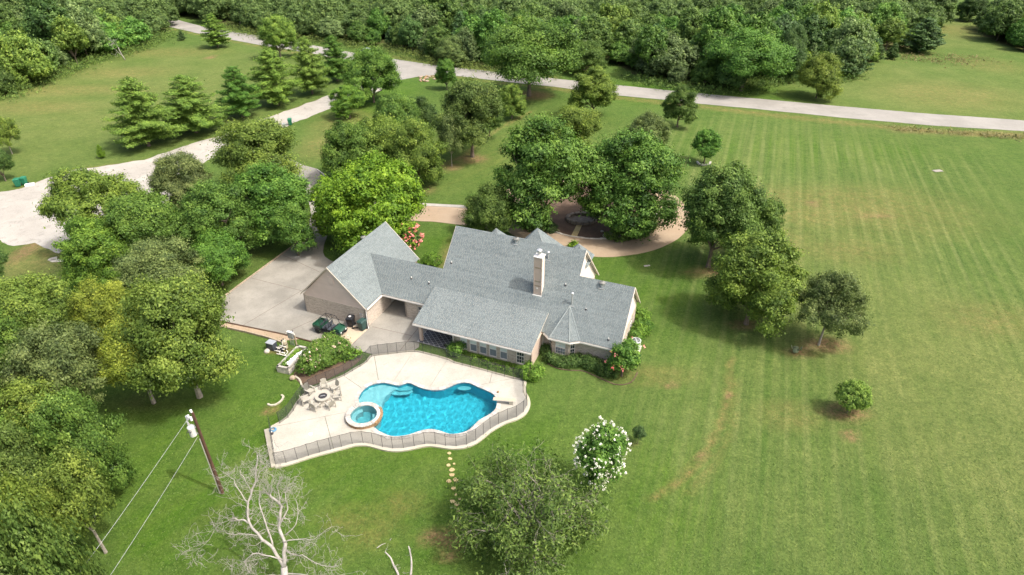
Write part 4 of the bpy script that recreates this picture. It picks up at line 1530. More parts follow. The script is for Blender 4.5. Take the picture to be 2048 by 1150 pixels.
def skeleton_mesh(name, rng, targets, H, r0, zfork, sides=6, lean=(0, 0)):
    bm = bmesh.new()
    top = Vector((lean[0] * .6, lean[1] * .6, zfork))
    tube(bm, [(0, 0, -0.1), (lean[0] * .15, lean[1] * .15, zfork * .3), (lean[0] * .35, lean[1] * .35, zfork * .7), top], [r0 * 1.35, r0, r0 * .88, r0 * .8], sides)
    main = []
    for (c, a, b) in targets:
        c = Vector(c)
        mid = top.lerp(c, .5) + Vector((rng.normal() * .15, rng.normal() * .15, -.12 * (c - top).length + .1))
        tube(bm, [top - Vector((0, 0, .25)), mid, c], [r0 * .5, r0 * .34, r0 * .16], 5)
        for k in range(4):
            d = Vector(rng.normal(size=3)); d.z = abs(d.z) * .7; d.normalize()
            e = c + Vector((d.x * a, d.y * a, d.z * b)) * .95
            st = mid.lerp(c, rng.uniform(.3, 1))
            m2 = st.lerp(e, .5) + Vector(rng.normal(size=3)) * .12
            tube(bm, [st, m2, e], [r0 * .17, r0 * .1, r0 * .04], 4)
    m = bpy.data.meshes.new(name)
    bm.to_mesh(m)
    bm.free()
    return m


def make_tree(name, rng, kind, H, R, leaf, dens=1.0):
    """returns crown mesh, trunk mesh for a tree standing at the origin"""
    if kind in ('oak', 'maple', 'low', 'bush', 'wispy', 'vase'):
        z0 = {'oak': .20, 'maple': .07, 'low': .04, 'bush': .0, 'wispy': .22, 'vase': .24}[kind] * H
        n = {'oak': 10, 'maple': 12, 'low': 11, 'bush': 8, 'wispy': 11, 'vase': 12}[kind]
        lobes = round_lobes(rng, R, z0, H, n)
        area = sum(2.6 * pi * a * a for c, a, b in lobes) * 0.6
        rc = {'oak': .62, 'maple': .55, 'low': .55, 'bush': .3, 'wispy': .5, 'vase': .75}[kind] * min(1.15, (R / 4.5) ** .6)
        ncl = int(area / (rc * rc * 1.0) * {'wispy': .62}.get(kind, 1.0))
        cen, dr, _ = blob_clumps(rng, lobes, ncl, -0.55 if kind in ('low', 'bush', 'maple') else -0.3)
        la = 1.24 * leaf * leaf
        per = max(6, int(dens * {'wispy': 1.6}.get(kind, 2.7) * rc * rc * 1.9 / la))
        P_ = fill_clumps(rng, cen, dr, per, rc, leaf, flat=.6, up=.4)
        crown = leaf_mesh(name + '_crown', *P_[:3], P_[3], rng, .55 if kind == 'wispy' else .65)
        r0 = max(.06, H * .022) * (.8 if kind in ('wispy',) else 1)
        trunk = skeleton_mesh(name + '_trunk', rng, lobes[1:9] if kind != 'bush' else lobes[1:5], H, r0, max(.2, z0 + (H - z0) * .14))
        return crown, trunk
    if kind in ('cyp', 'cedar'):
        z0 = (.12 if kind == 'cyp' else .04) * H
        nb = int((74 if kind == 'cyp' else 64) * max(.5, (H / 9)))
        cs, ds = [], []
        bm = bmesh.new()
        r0 = H * .018
        tube(bm, [(0, 0, -.1), (0, 0, H * .4), (0, 0, H * .95)], [r0 * 1.3, r0 * .8, r0 * .15], 6)
        for i in range(nb):
            f = ((i + rng.random()) / nb) ** 1.25
            z = z0 + (H - z0) * f
            ln = R * ((1 - f) ** (.66 if kind == 'cyp' else .85)) * rng.uniform(.72, 1.30) + .2
            if kind == 'cyp' and f < .12: ln *= .8
            a = i * 2.4 + rng.uniform(-.4, .4)
            rise = rng.uniform(-.05, .28) * ln if kind == 'cyp' else .45 * ln
            e = Vector((ln * math.cos(a), ln * math.sin(a), z + rise))
            if ln > .5: tube(bm, [(0, 0, z), e * .55 + Vector((0, 0, z * .45)), e], [r0 * .3, r0 * .18, r0 * .05], 4)
            step = .34 if kind == 'cyp' else .30
            m_ = max(2, int(ln / step))
            for q in range(m_):
                t = (q + 1) / m_
                for side in (-1, 0, 1):
                    if side and rng.random() < .25: continue
                    w = side * ln * .20 * (1.15 - t)
                    cs.append((ln * t * math.cos(a) - w * math.sin(a), ln * t * math.sin(a) + w * math.cos(a), z + rise * t + rng.normal() * .08 - abs(side) * .05))
                    ds.append((math.cos(a) * .6, math.sin(a) * .6, .6))
        cen, dr = np.array(cs), np.array(ds)
        rc = .34
        per = max(5, int(dens * 1.9 * rc * rc * 2 / (1.24 * leaf * leaf)))
        P_ = fill_clumps(rng, cen, dr, per, rc, leaf, flat=.45, up=.6, tvar=.14)
        crown = leaf_mesh(name + '_crown', *P_[:3], P_[3], rng, .5)
        m = bpy.data.meshes.new(name + '_trunk')
        bm.to_mesh(m); bm.free()
        return crown, m


RNG = np.random.default_rng(11)
# foliage colours (albedo)
C_ = dict(pale=(.185, .290, .060), dark=(0.067, 0.128, 0.031), oak=(.090, .152, .032), mid=(0.097, 0.184, 0.032), olive=(.130, .198, .033), bright=(0.117, 0.230, 0.031), lime=(0.126, 0.239, 0.020),
          yellow=(.178, .228, .032), grey=(0.121, 0.176, 0.056), cyp=(.150, .255, .044), blue=(0.077, 0.144, 0.045), green=(0.092, 0.196, 0.032))





def plant_tree(name, cat, label, kind, bx_, by_, top, hw_px, col, leaf=None, dens=1.0, group=None, bark='bark', cx=None, rz=None, Hs=None):
    hw_px = float(hw_px)
    p = at(bx_, by_)
    H = Hs or hgt(bx_, by_, top)
    R = .93 * hw_px * mpp(bx_, by_ - (by_ - top) * .45)
    s = mpp(bx_, by_)
    rng = np.random.default_rng(int(bx_ * 7 + by_ * 13))
    if leaf:
        cr, tr = make_tree(name, rng, kind, H, R, leaf, dens)
        R0, H0 = R, H
    else:
        cr, tr, R0, H0 = proto_tree(kind, R, int(rng.integers(0, 99)))
    e = empty(name, p, rng.uniform(0, 6.28) if rz is None else rz, label=label, cat=cat, group=group)
    e.scale = (R / R0, R / R0, H / H0)
    t = obj('trunk', tr, None, e)
    if not tr.materials: tr.materials.append(MT[bark])
    if tr.materials[0] != MT[bark]:
        t.material_slots[0].link = 'OBJECT'; t.material_slots[0].material = MT[bark]
    c = obj('crown', cr, MT['foliage'], e)
    c.color = (*[v * rng.uniform(.95, 1.05) for v in C_[col]], 1)
    return e, H, R


PROTO = {}
NVAR = {'oak': 3, 'maple': 3, 'low': 3, 'vase': 1, 'wispy': 2, 'cyp': 3, 'bush': 1, 'cedar': 1}
RATIO = {'oak': 2.1, 'maple': 2.3, 'low': 1.55, 'vase': 1.9, 'wispy': 1.7, 'cyp': 2.6, 'bush': 1.4, 'cedar': 2.6}


def proto_tree(kind, R, k):
    big = R > 2.7
    if kind in ('vase', 'cyp'): big = True
    if kind in ('bush', 'cedar'): big = False
    v = k % (NVAR[kind] if big else min(2, NVAR[kind]))
    key = (kind, big, v)
    if key not in PROTO:
        R0 = {True: 4.8, False: 2.2}[big]
        if kind == 'cyp': R0 = 4.0
        H0 = R0 * RATIO[kind]
        cr, tr = make_tree(kind + '_tree', np.random.default_rng(500 + v * 7 + 31 * big + len(kind)), kind, H0, R0, (.083 if big else .058) * (1.1 if kind == 'maple' else 1), {'wispy': 1.7}.get(kind, 1.0) * (.93 if big else .86))
        PROTO[key] = (cr, tr, R0, H0)
        print('PROTO', key, len(cr.polygons) * 2)
    return PROTO[key]


def blossoms(e, H, R, matn, n, size, z0=.45, name='blossoms', seed=5, shift=(0, 0), frac=1.0):
    """flower heads sitting on the outside of a crown"""
    rng = np.random.default_rng(seed)
    d = unit(rng.normal(size=(n, 3)))
    d[:, 2] = np.abs(d[:, 2]) * 1.1
    d = unit(d)
    crown = [c for c in kids(e) if c.name.startswith('crown')][0]
    vc = np.empty(len(crown.data.vertices) * 3, np.float32)
    crown.data.vertices.foreach_get('co', vc)
    vc = vc.reshape(-1, 3)
    cen = np.array([shift[0], shift[1], H * .4])
    dd = vc - cen
    dist = np.linalg.norm(dd, axis=1)
    sel = []
    for k in range(n):
        cosv = dd @ d[k] / (dist + 1e-6)
        m_ = cosv > .985
        if m_.any():
            idx = np.where(m_)[0]
            j = idx[np.argmax(dist[idx])]
            if rng.random() < frac: sel.append(vc[j] + d[k] * .03)
    cen2 = np.array(sel)
    P_ = fill_clumps(rng, cen2, np.tile([0, 0, 1.0], (len(cen2), 1)), 7, size, size * .45, flat=.9, tvar=.3)
    o = obj(name, leaf_mesh(name, *P_[:3], P_[3], rng, .8), MT[matn], e)
    return o


TREES = [
    # left lawn beyond the gravel road
    ('cypress_tree', 'tree', 'tall feathery conical tree, nearest of the row beside the gravel road', 'cyp', 298, 292, 158, 62, 'cyp', {}),
    ('cypress_tree', 'tree', 'broad feathery tree with spreading arms, second in the row by the gravel road', 'cyp', 393, 265, 152, 64, 'cyp', {}),
    ('cypress_tree', 'tree', 'slim ragged blue-green conical tree, third in the row by the gravel road', 'cyp', 486, 234, 134, 42, 'green', {}),
    ('cypress_tree', 'tree', 'full dense conical tree with visible trunk, fourth in the gravel road row', 'cyp', 556, 210, 97, 47, 'cyp', {'dens': 1.3}),
    ('cypress_tree', 'tree', 'narrow spire-shaped tree with wide skirt, right of the fourth roadside tree', 'cyp', 625, 188, 75, 36, 'cyp', {}),
    ('elm_tree', 'tree', 'rounded bright green tree standing against the main road bend', 'maple', 562, 118, 30, 36, 'cyp', {}),
    ('cypress_tree', 'tree', 'small layered tree close to the main road at the top left', 'cyp', 436, 95, 28, 27, 'cyp', {}),
    ('cedar_shrub', 'shrub', 'tiny dark upright cedar at the corner of the left woods', 'cedar', 365, 81, 60, 7, 'blue', {}),
    ('cypress_tree', 'tree', 'leafy green tree beside the junction, left of the big round tree', 'cyp', 675, 162, 72, 34, 'green', {'dens': 1.3}),
    ('mesquite_tree', 'tree', 'sparse pale tree with forked grey trunk at the left edge of the lawn', 'wispy', 25, 308, 238, 30, 'olive', {'bark': 'palebark'}),
    ('young_oak', 'tree', 'small dark tree behind the green carts on the left', 'maple', 12, 362, 298, 24, 'dark', {}),
    ('sapling', 'sapling', 'tiny yellowish sapling alone on the left lawn', 'cedar', 205, 316, 290, 8, 'lime', {}),
    # around the junction
    ('round_oak', 'tree', 'large dome-shaped tree at the road junction below the parked car', 'low', 748, 205, 104, 56, 'mid', {}),
    ('pecan_tree', 'tree', 'small round tree beside the bend of the gravel road', 'maple', 700, 236, 172, 36, 'bright', {}),
    ('young_pecan', 'tree', 'small upright leafy tree by the stone pile at the junction', 'maple', 894, 179, 120, 21, 'green', {}),
    ('spreading_oak', 'tree', 'huge spreading shade tree overhanging the main road', 'vase', 1058, 192, 48, 86, 'mid', {'dens': 1.0}),
    ('pecan_tree', 'tree', 'yellow-green tree beside the road, right of the huge shade tree', 'maple', 1186, 234, 136, 46, 'olive', {}),
    ('young_pecan', 'tree', 'slim yellow-green tree between the shade tree and the mowed lawn', 'maple', 1024, 237, 168, 29, 'olive', {}),
    ('post_oak', 'tree', 'tall dark oak with bare trunk and ring of soil on the mowed lawn', 'oak', 945, 314, 163, 66, 'oak', {}),
    ('young_oak', 'tree', 'thin low tree just right of the tall dark oak', 'oak', 979, 279, 205, 24, 'oak', {}),
    ('young_oak', 'tree', 'thin grey-green tree with slender trunk, left of the tall dark oak', 'wispy', 904, 333, 238, 27, 'grey', {'bark': 'palebark'}),
    ('pecan_tree', 'tree', 'round dark green tree just below the main road on the right', 'maple', 1354, 254, 171, 34, 'oak', {}),
    ('ornamental_tree', 'tree', 'small bright green tree ringed by white stones on the open lawn', 'maple', 1408, 326, 259, 28, 'green', {}),
    ('elm_tree', 'tree', 'drooping grey-green elm behind the right circular drive tree', 'oak', 1290, 335, 230, 46, 'grey', {}),
    ('live_oak', 'tree', 'olive tree half hidden behind the left circular drive tree', 'oak', 1145, 322, 216, 58, 'olive', {}),
    # circular drive
    ('maple_tree', 'tree', 'tall full green tree on the left side of the circular drive', 'maple', 1086, 458, 240, 92, 'mid', {'dens': 1.1}),
    ('maple_tree', 'tree', 'tall full green tree on the right side of the circular drive', 'maple', 1256, 455, 266, 92, 'green', {'dens': 1.1}),
    ('elm_tree', 'tree', 'low dome-shaped elm with pale twisted limbs behind the main roof ridge', 'low', 983, 478, 378, 60, 'oak', {'bark': 'palebark'}),
    ('post_oak', 'tree', 'large dark oak at the right end of the circular drive', 'maple', 1416, 534, 326, 78, 'oak', {'dens': 1.0}),
    ('post_oak', 'tree', 'smaller dark oak behind and right of the drive-end oak', 'maple', 1512, 515, 402, 44, 'oak', {}),
    ('live_oak', 'tree', 'dense yellow-green oak between the drive and the open field', 'maple', 1492, 648, 476, 86, 'olive', {}),
    ('mesquite_tree', 'tree', 'airy grey-green tree leaning over bare soil at the edge of the field', 'wispy', 1637, 690, 558, 70, 'grey', {'bark': 'palebark', 'dens': 1.7}),
    ('willow_bush', 'bush', 'rounded bright bush in a mulch ring alone in the field', 'bush', 1694, 826, 768, 38, 'pale', {'dens': 1.3}),
    ('small_mesquite', 'shrub', 'small dark straggly shrub on the lawn right of the white-flowering tree', 'wispy', 1275, 888, 856, 17, 'blue', {'dens': 1.3}),
    # centre-left group behind the garage
    ('magnolia_tree', 'tree', 'broad glossy yellow-green magnolia directly behind the garage', 'low', 748, 486, 326, 112, 'lime', {'leaf': .125}),
    ('round_oak', 'tree', 'rounded green tree right above the magnolia beside the mowed lawn', 'low', 838, 365, 246, 58, 'olive', {}),
    ('round_oak', 'tree', 'dark green tree behind the magnolia on its left', 'low', 712, 360, 252, 62, 'mid', {}),
    ('round_oak', 'tree', 'bushy green tree standing between the magnolia and the junction', 'oak', 800, 300, 192, 48, 'mid', {}),
    ('young_oak', 'tree', 'small dark tree squeezed behind the bushy green trees', 'oak', 848, 280, 200, 30, 'dark', {}),
    ('round_oak', 'tree', 'green tree in the middle of the clump above the magnolia', 'low', 770, 350, 240, 60, 'olive', {}),
    ('red_oak', 'tree', 'tall olive oak with rusty tips beside the gravel road', 'oak', 530, 390, 246, 84, 'olive', {}),
    ('maple_tree', 'tree', 'bright dense green tree beside the driveway entrance', 'maple', 560, 480, 332, 76, 'green', {'dens': 1.1}),
    ('hackberry_tree', 'tree', 'greyish twiggy tree at the upper edge of the clump by the gravel lot', 'oak', 385, 440, 312, 58, 'grey', {'bark': 'palebark'}),
    ('mesquite_tree', 'tree', 'open spiky-topped tree reaching over the white gravel lot', 'wispy', 232, 503, 346, 90, 'olive', {'bark': 'palebark', 'dens': 1.6}),
    ('elm_tree', 'tree', 'bright green tree at the left end of the driveway clump', 'maple', 225, 580, 440, 66, 'bright', {}),
    ('lacebark_elm', 'tree', 'dense green tree with pinkish seed tips above the parking', 'maple', 452, 520, 368, 72, 'mid', {}),
    ('lacebark_elm', 'tree', 'low rounded tree leaning over the parking kerb', 'low', 445, 570, 474, 66, 'green', {}),
    ('live_oak', 'tree', 'grey-olive oak with bare twigs in front of the driveway clump', 'oak', 345, 615, 490, 78, 'grey', {'bark': 'palebark'}),
    ('elm_tree', 'tree', 'dark filler tree in the heart of the driveway clump', 'oak', 320, 545, 396, 78, 'mid', {}),
    ('elm_tree', 'tree', 'narrow bright tree reaching the driveway beside the magnolia', 'maple', 598, 512, 410, 40, 'green', {}),
    ('dark_oak', 'tree', 'dark green tree cut by the left edge beside the gravel lot', 'oak', -12, 620, 474, 56, 'dark', {}),
    # bottom left mass
    ('cedar_elm', 'tree', 'yellow-green tree at the upper left of the lower grove', 'oak', 105, 720, 566, 88, 'olive', {}),
    ('cedar_elm', 'tree', 'mustard yellow topped tree in the lower grove', 'oak', 245, 715, 572, 62, 'yellow', {}),
    ('cedar_elm', 'tree', 'large green tree with grey trunk at the grove edge facing the parking', 'oak', 400, 794, 570, 104, 'olive', {'bark': 'palebark', 'dens': 1.05}),
    ('cedar_elm', 'tree', 'mustard tinted tree with pale trunk over the shaded lawn', 'oak', 308, 806, 654, 74, 'yellow', {'bark': 'palebark'}),
    ('cedar_elm', 'tree', 'green tree with pale dead twigs at the left of the grove', 'oak', 50, 840, 636, 84, 'mid', {'bark': 'palebark'}),
    ('cedar_elm', 'tree', 'grey-green tree in the shaded middle of the grove', 'oak', 180, 850, 660, 84, 'grey', {}),
    ('live_oak', 'tree', 'dark green tree whose crown reaches nearest the upper power line', 'low', 205, 985, 800, 80, 'mid', {}),
    ('live_oak', 'tree', 'bright green topped tree at the head of the lower left mass', 'maple', 118, 925, 772, 78, 'olive', {}),
    ('live_oak', 'tree', 'rounded green tree at the left edge above the corner trees', 'low', 25, 1000, 822, 84, 'mid', {}),
    ('live_oak', 'tree', 'olive tree in the middle of the lower left mass', 'low', 110, 1075, 880, 84, 'oak', {}),
    ('live_oak', 'tree', 'small olive tree right beside the upper power line low down', 'oak', 212, 1105, 925, 62, 'olive', {'bark': 'palebark'}),
    ('live_oak', 'tree', 'olive twiggy tree at the left edge of the bottom corner', 'oak', 20, 1175, 955, 88, 'olive', {'bark': 'palebark'}),
    ('live_oak', 'tree', 'olive tree in the bottom corner beneath the power lines', 'low', 130, 1225, 985, 88, 'olive', {}),
    ('live_oak', 'tree', 'dark tree cut by the bottom edge beside the lower power line', 'low', 205, 1300, 1050, 66, 'oak', {}),
    ('live_oak', 'tree', 'twiggy tree cut by the bottom left corner', 'oak', 50, 1390, 1075, 110, 'grey', {'bark': 'palebark'}),
    ('live_oak', 'tree', 'dark tree at the far left below the yellow-topped trees', 'oak', -40, 950, 740, 90, 'dark', {}),
]
for (nm, cat, lab, kind, bx_, by_, tp, hwp, col, kw) in TREES:
    e, H, R = plant_tree(nm, cat, lab, kind, bx_, by_, tp, hwp, col, **kw)


# recursive skeletons for bare and half-bare trees
def grow(segs, tips, p, d, ln, r, depth, rng, bend=.35, nchild=(2, 4), shrink=.72, up=.05, droop=0.0, kink=.22):
    n = 4
    pts = [p.copy()]
    q = p.copy()
    dd = d.copy()
    for i in range(n):
        dd = (dd + Vector(rng.normal(size=3)) * kink + Vector((0, 0, up - droop * (depth < 2)))).normalized()
        q = q + dd * ln / n
        pts.append(q.copy())
    rs = [r * (1 - .45 * i / n) for i in range(n + 1)]
    segs.append((pts, rs))
    if depth == 0:
        tips.append((q.copy(), dd.copy()))
        return
    for k in range(rng.integers(*nchild)):
        t = rng.uniform(.35, 1.0) if k else 1.0
        i = min(n - 1, int(t * n))
        s = pts[i].lerp(pts[i + 1], t * n - i) if i < n else pts[-1]
        if t == 1.0: s = pts[-1]
        nd = (dd + Vector(rng.normal(size=3)) * bend * (1.0 if k == 0 else 1.8)).normalized()
        grow(segs, tips, s, nd, ln * shrink * rng.uniform(.75, 1.15), rs[min(n, i + 1)] * (.85 if k == 0 else .6), depth - 1, rng, bend, nchild, shrink, up, droop, kink)


def seg_mesh(name, segs, rmin=.006):
    bm = bmesh.new()
    for pts, rs in segs:
        tube(bm, pts, [max(rmin, r) for r in rs], 7 if rs[0] > .08 else (5 if rs[0] > .03 else 3))
    m = bpy.data.meshes.new(name)
    bm.to_mesh(m)
    bm.free()
    for p in m.polygons: p.use_smooth = True
    return m


# big dead tree at the bottom
def dead_tree():
    rng = np.random.default_rng(42)
    base = at(572, 1215)
    e = empty('dead_tree', base, label='large dead grey tree with bare broken limbs on the front lawn', cat='dead tree')
    segs, tips, fine = [], [], []
    trunk = [([Vector((0, 0, -.2)), at(570, 1165, 1.0) - base, at(568, 1134, 1.9) - base], [.30, .25, .21])]
    LIMBS = [
        ([(568, 1134, 1.9), (546, 1097, 3.0), (524, 1075, 3.7), (497, 1043, 4.6), (498, 1004, 5.6), (510, 968, 6.5), (513, 940, 7.2), (514, 909, 8.0)], .20, .05),
        ([(498, 1008, 5.5), (474, 972, 6.2), (465, 954, 6.5), (439, 940, 6.7)], .09, .015),
        ([(500, 1046, 4.5), (483, 1040, 4.7), (467, 1035, 4.9)], .11, .07),
        ([(467, 1035, 4.9), (435, 1054, 4.6), (410, 1089, 4.0), (382, 1100, 3.8)], .035, .012),
        ([(510, 968, 6.5), (520, 945, 6.9), (531, 932, 7.2), (535, 920, 7.5)], .06, .02),
        ([(503, 985, 6.0), (486, 955, 6.8), (484, 938, 7.2)], .06, .03),
        ([(568, 1134, 1.9), (571, 1090, 3.1), (558, 1054, 4.1), (561, 1012, 5.2), (542, 996, 5.6), (533, 989, 5.8)], .24, .08),
        ([(558, 1050, 4.2), (574, 1018, 5.1), (572, 990, 5.9), (574, 975, 6.3)], .10, .03),
        ([(561, 1012, 5.2), (558, 990, 5.8), (556, 968, 6.4), (566, 960, 6.6)], .09, .025),
        ([(546, 1097, 3.0), (536, 1054, 4.3), (519, 1007, 5.6), (522, 985, 6.1)], .12, .04),
        ([(571, 1100, 2.8), (590, 1108, 2.7), (606, 1111, 2.8), (642, 1129, 2.5), (678, 1132, 2.6)], .09, .02),
        ([(575, 1120, 2.3), (540, 1112, 2.7), (506, 1109, 2.9), (492, 1125, 2.5), (498, 1145, 2.2)], .09, .03),
        ([(568, 1085, 3.3), (600, 1080, 3.5), (628, 1075, 3.7), (663, 1054, 4.3)], .08, .015),
        ([(524, 1075, 3.7), (490, 1065, 4.1), (462, 1068, 4.1), (440, 1060, 4.3)], .05, .012),
        ([(571, 1070, 3.7), (590, 1050, 4.3), (596, 1015, 5.1), (592, 992, 5.7)], .07, .02),
        ([(570, 1150, 1.4), (600, 1150, 1.5), (640, 1160, 1.6), (690, 1150, 1.9)], .09, .02),
        ([(565, 1150, 1.4), (530, 1150, 1.7), (500, 1165, 1.5), (470, 1150, 1.8)], .08, .02),
    ]
    for wp, r0_, r1_ in LIMBS:
        P0 = [at(*q) - base for q in wp]
        P1 = [P0[0]] + [q + Vector(rng.normal(size=3)) * .04 for q in P0[1:]]
        pts = [Vector(q) for q in smooth_poly(P1, 3, False)]
        pts = [pts[0]] + [q + Vector(rng.normal(size=3)) * .035 for q in pts[1:]]
        n = len(pts)
        rs = [.60 * (r0_ + (r1_ - r0_) * (i / (n - 1)) ** .8) * rng.uniform(.9, 1.12) for i in range(n)]
        segs.append((pts, rs))
        for k in range(int(1.7 * n)):
            i = int(rng.integers(max(1, n // 4), n))
            d = (pts[i] - pts[i - 1]).normalized()
            d = (d * .5 + Vector(rng.normal(size=3)) * .8).normalized()
            grow(fine, tips, pts[i], d, rng.uniform(.35, 1.15), min(.03, rs[i] * .35), 2, rng, bend=.55, nchild=(2, 4), shrink=.66, kink=.3)
    obj('trunk', seg_mesh('dead_trunk', trunk), MT['deadbark'], e)
    for i, s in enumerate(segs):
        obj('limb', seg_mesh('dead_limb', [s]), MT['deadbark'], e)
    obj('twigs', seg_mesh('dead_twigs', fine, .007), MT['deadbark'], e)


dead_tree()


def snag():
    base = at(812, 1215)
    e = empty('dead_snag', base, label='two bare forked dead limbs poking up at the bottom edge', cat='dead tree')
    for pl in ([(830, 1215, 0), (838, 1160, 1.6), (818, 1140, 2.2), (800, 1130, 2.4), (785, 1112, 2.9), (771, 1104, 3.1)], [(838, 1215, 0), (842, 1165, 1.8), (838, 1140, 2.5), (822, 1130, 2.6), (823, 1108, 3.2), (817, 1092, 3.6)]):
        pass
    A = [at(805, 1200, .2), at(800, 1165, 1.2), at(795, 1145, 1.6), at(787, 1130, 2.0), at(781, 1115, 2.4), at(770, 1104, 2.7)]
    B = [at(805, 1200, .2), at(818, 1165, 1.2), at(822, 1145, 1.6), at(823, 1125, 2.1), at(821, 1108, 2.5), at(817, 1092, 2.9)]
    for L in (A, B):
        pts = [p - base for p in smooth_poly(L, 2, False)]
        obj('limb', seg_mesh('snag_limb', [(pts, [.10 - .065 * i / (len(pts) - 1) for i in range(len(pts))])]), MT['deadbark'], e)
    rng = np.random.default_rng(3)
    f, t = [], []
    for k in range(7):
        p = (A if k % 2 else B)[2 + k % 4] - base
        grow(f, t, p, Vector(rng.normal(size=3)).normalized(), .35, .014, 1, rng, bend=.6)
    obj('twigs', seg_mesh('snag_twigs', f, .006), MT['deadbark'], e)


snag()


def feathery_tree():
    """wide half-bare mesquite in front of the pool"""
    rng = np.random.default_rng(8)
    base = at(1068, 1085)
    H = 7.6
    e = empty('feathery_mesquite', base, label='wide feathery tree with bare grey twigs in the centre of the front lawn', cat='tree')
    segs, tips = [], []
    grow(segs, tips, Vector((0, 0, -.1)), Vector((0, .1, 1)), 2.0, .24, 0, rng, kink=.08)
    top = segs[0][0][-1]
    tips = []
    for k in range(19):
        a = 2 * pi * k / 19 + rng.uniform(-.2, .2)
        el = rng.uniform(.22, 1.15)
        d = Vector((math.cos(a) * math.cos(el), math.sin(a) * math.cos(el), math.sin(el)))
        grow(segs, tips, top - Vector((0, 0, rng.uniform(0, .5))), d, rng.uniform(2.35, 3.05), .10, 3, rng, bend=.42, nchild=(3, 5), shrink=.68, up=.02, droop=.10, kink=.17)
    obj('trunk', seg_mesh('mesquite_wood', segs, .008), MT['palebark'], e)
    cen = np.array([t[0][:] for t in tips])
    dr = np.array([t[1][:] for t in tips])
    keep = rng.random(len(cen)) < .9
    cen, dr = cen[keep], dr[keep]
    # fewer leaves round the bare top centre
    rad = np.hypot(cen[:, 0], cen[:, 1])
    k2 = rng.random(len(cen)) < np.clip(.35 + rad / 4.5, 0, 1)
    cen, dr = cen[k2], dr[k2]
    cen = np.concatenate([cen, cen - dr * .25])
    dr = np.concatenate([dr, dr])
    print('FEATHER', len(cen))
    P_ = fill_clumps(rng, cen, dr, 24, .62, .105, flat=.5, up=.5, tvar=.2)
    c = obj('crown', leaf_mesh('mesquite_crown', *P_[:3], P_[3], rng, .35), MT['foliage'], e)
    c.color = (.100, .165, .036, 1)


feathery_tree()

# flowering trees and shrubs
e, H, R = plant_tree('crape_myrtle', 'tree', 'crape myrtle covered in white flower heads beside the feathery tree', 'maple', 1192, 985, 850, 50, 'green', leaf=.085)
blossoms(e, H, R, 'whitepetal', 600, .07, frac=.85)
e, H, R = plant_tree('crape_myrtle', 'tree', 'crape myrtle with a few coral flowers at the front corner of the house', 'low', 1243, 752, 682, 33, 'green', leaf=.075)
blossoms(e, H, R, 'pinkpetal', 14, .12)
e, H, R = plant_tree('crape_myrtle', 'tree', 'crape myrtle full of coral pink flowers behind the garage roof', 'maple', 822, 512, 456, 24, 'dark', leaf=.09)
blossoms(e, H, R, 'pinkpetal', 120, .2)


def mound(name, cat, label, pts, rad, h, col, leaf=.07, group=None, dens=1.0, seed=1, wob=.12):
    """hedge or shrub following ground points; built from a string of leafy lobes plus twiggy stems"""
    rng = np.random.default_rng(seed)
    P3 = [p if isinstance(p, Vector) else at(*p) for p in pts]
    c0 = sum(P3, Vector()) / len(P3)
    rp = resample(P3, rad * .55) if len(P3) > 1 else P3
    lobes = []
    for p in rp:
        q = p - c0
        lobes.append(((q.x + rng.normal() * wob * rad, q.y + rng.normal() * wob * rad, h * .45), rad * rng.uniform(.92, 1.08), h * .55 * rng.uniform(.93, 1.07)))
    if len(lobes) == 1:
        L0 = lobes[0]
        for k in range(6):
            a = k * 1.05 + rng.uniform(-.3, .3)
            lobes.append(((L0[0][0] + .5 * rad * math.cos(a), L0[0][1] + .5 * rad * math.sin(a), h * rng.uniform(.35, .6)), rad * .5, h * .4))
    area = sum(2.2 * pi * a * b for c, a, b in lobes)
    ncl = int(area / .05 * .55)
    cen, dr, _ = blob_clumps(rng, lobes, ncl, -.7)
    cen[:, 2] = np.maximum(cen[:, 2], .05)
    per = max(6, int(dens * .11 / (1.24 * leaf * leaf) * 1.3))
    X = fill_clumps(rng, cen, dr, per, .24, leaf, flat=.7, up=.35, tvar=.18)
    e = empty(name, c0, label=label, cat=cat, group=group)
    bm = bmesh.new()
    for c, a, b in lobes:
        for k in range(3):
            ang = rng.uniform(0, 6.28)
            tube(bm, [(c[0] + .05 * k, c[1], 0), (c[0] + a * .4 * math.cos(ang), c[1] + a * .4 * math.sin(ang), h * .7)], [.03, .012], 4)
    obj('stems', bm, MT['bark'], e)
    o = obj('leaves', leaf_mesh(name + '_leaves', *X[:3], X[3], rng, .65), MT['foliage'], e)
    o.color = (*C_[col], 1)
    o.name = 'crown' if False else 'leaves'
    return e, h


def petals_on(e, h, n, matn, size, seed=3):
    lv = [c for c in kids(e) if c.name.startswith('leaves')][0]
    vc = np.empty(len(lv.data.vertices) * 3, np.float32)
    lv.data.vertices.foreach_get('co', vc)
    vc = vc.reshape(-1, 3)
    rng = np.random.default_rng(seed)
    up = vc[vc[:, 2] > h * .55]
    s = up[rng.integers(0, len(up), n)]
    X = fill_clumps(rng, s + np.array([0, 0, .06]), np.tile([0, 0, 1.0], (n, 1)), 5, size, size * .6, tvar=.35)
    return obj('flowers', leaf_mesh('flowers', *X[:3], X[3], rng, .8), MT[matn], e)


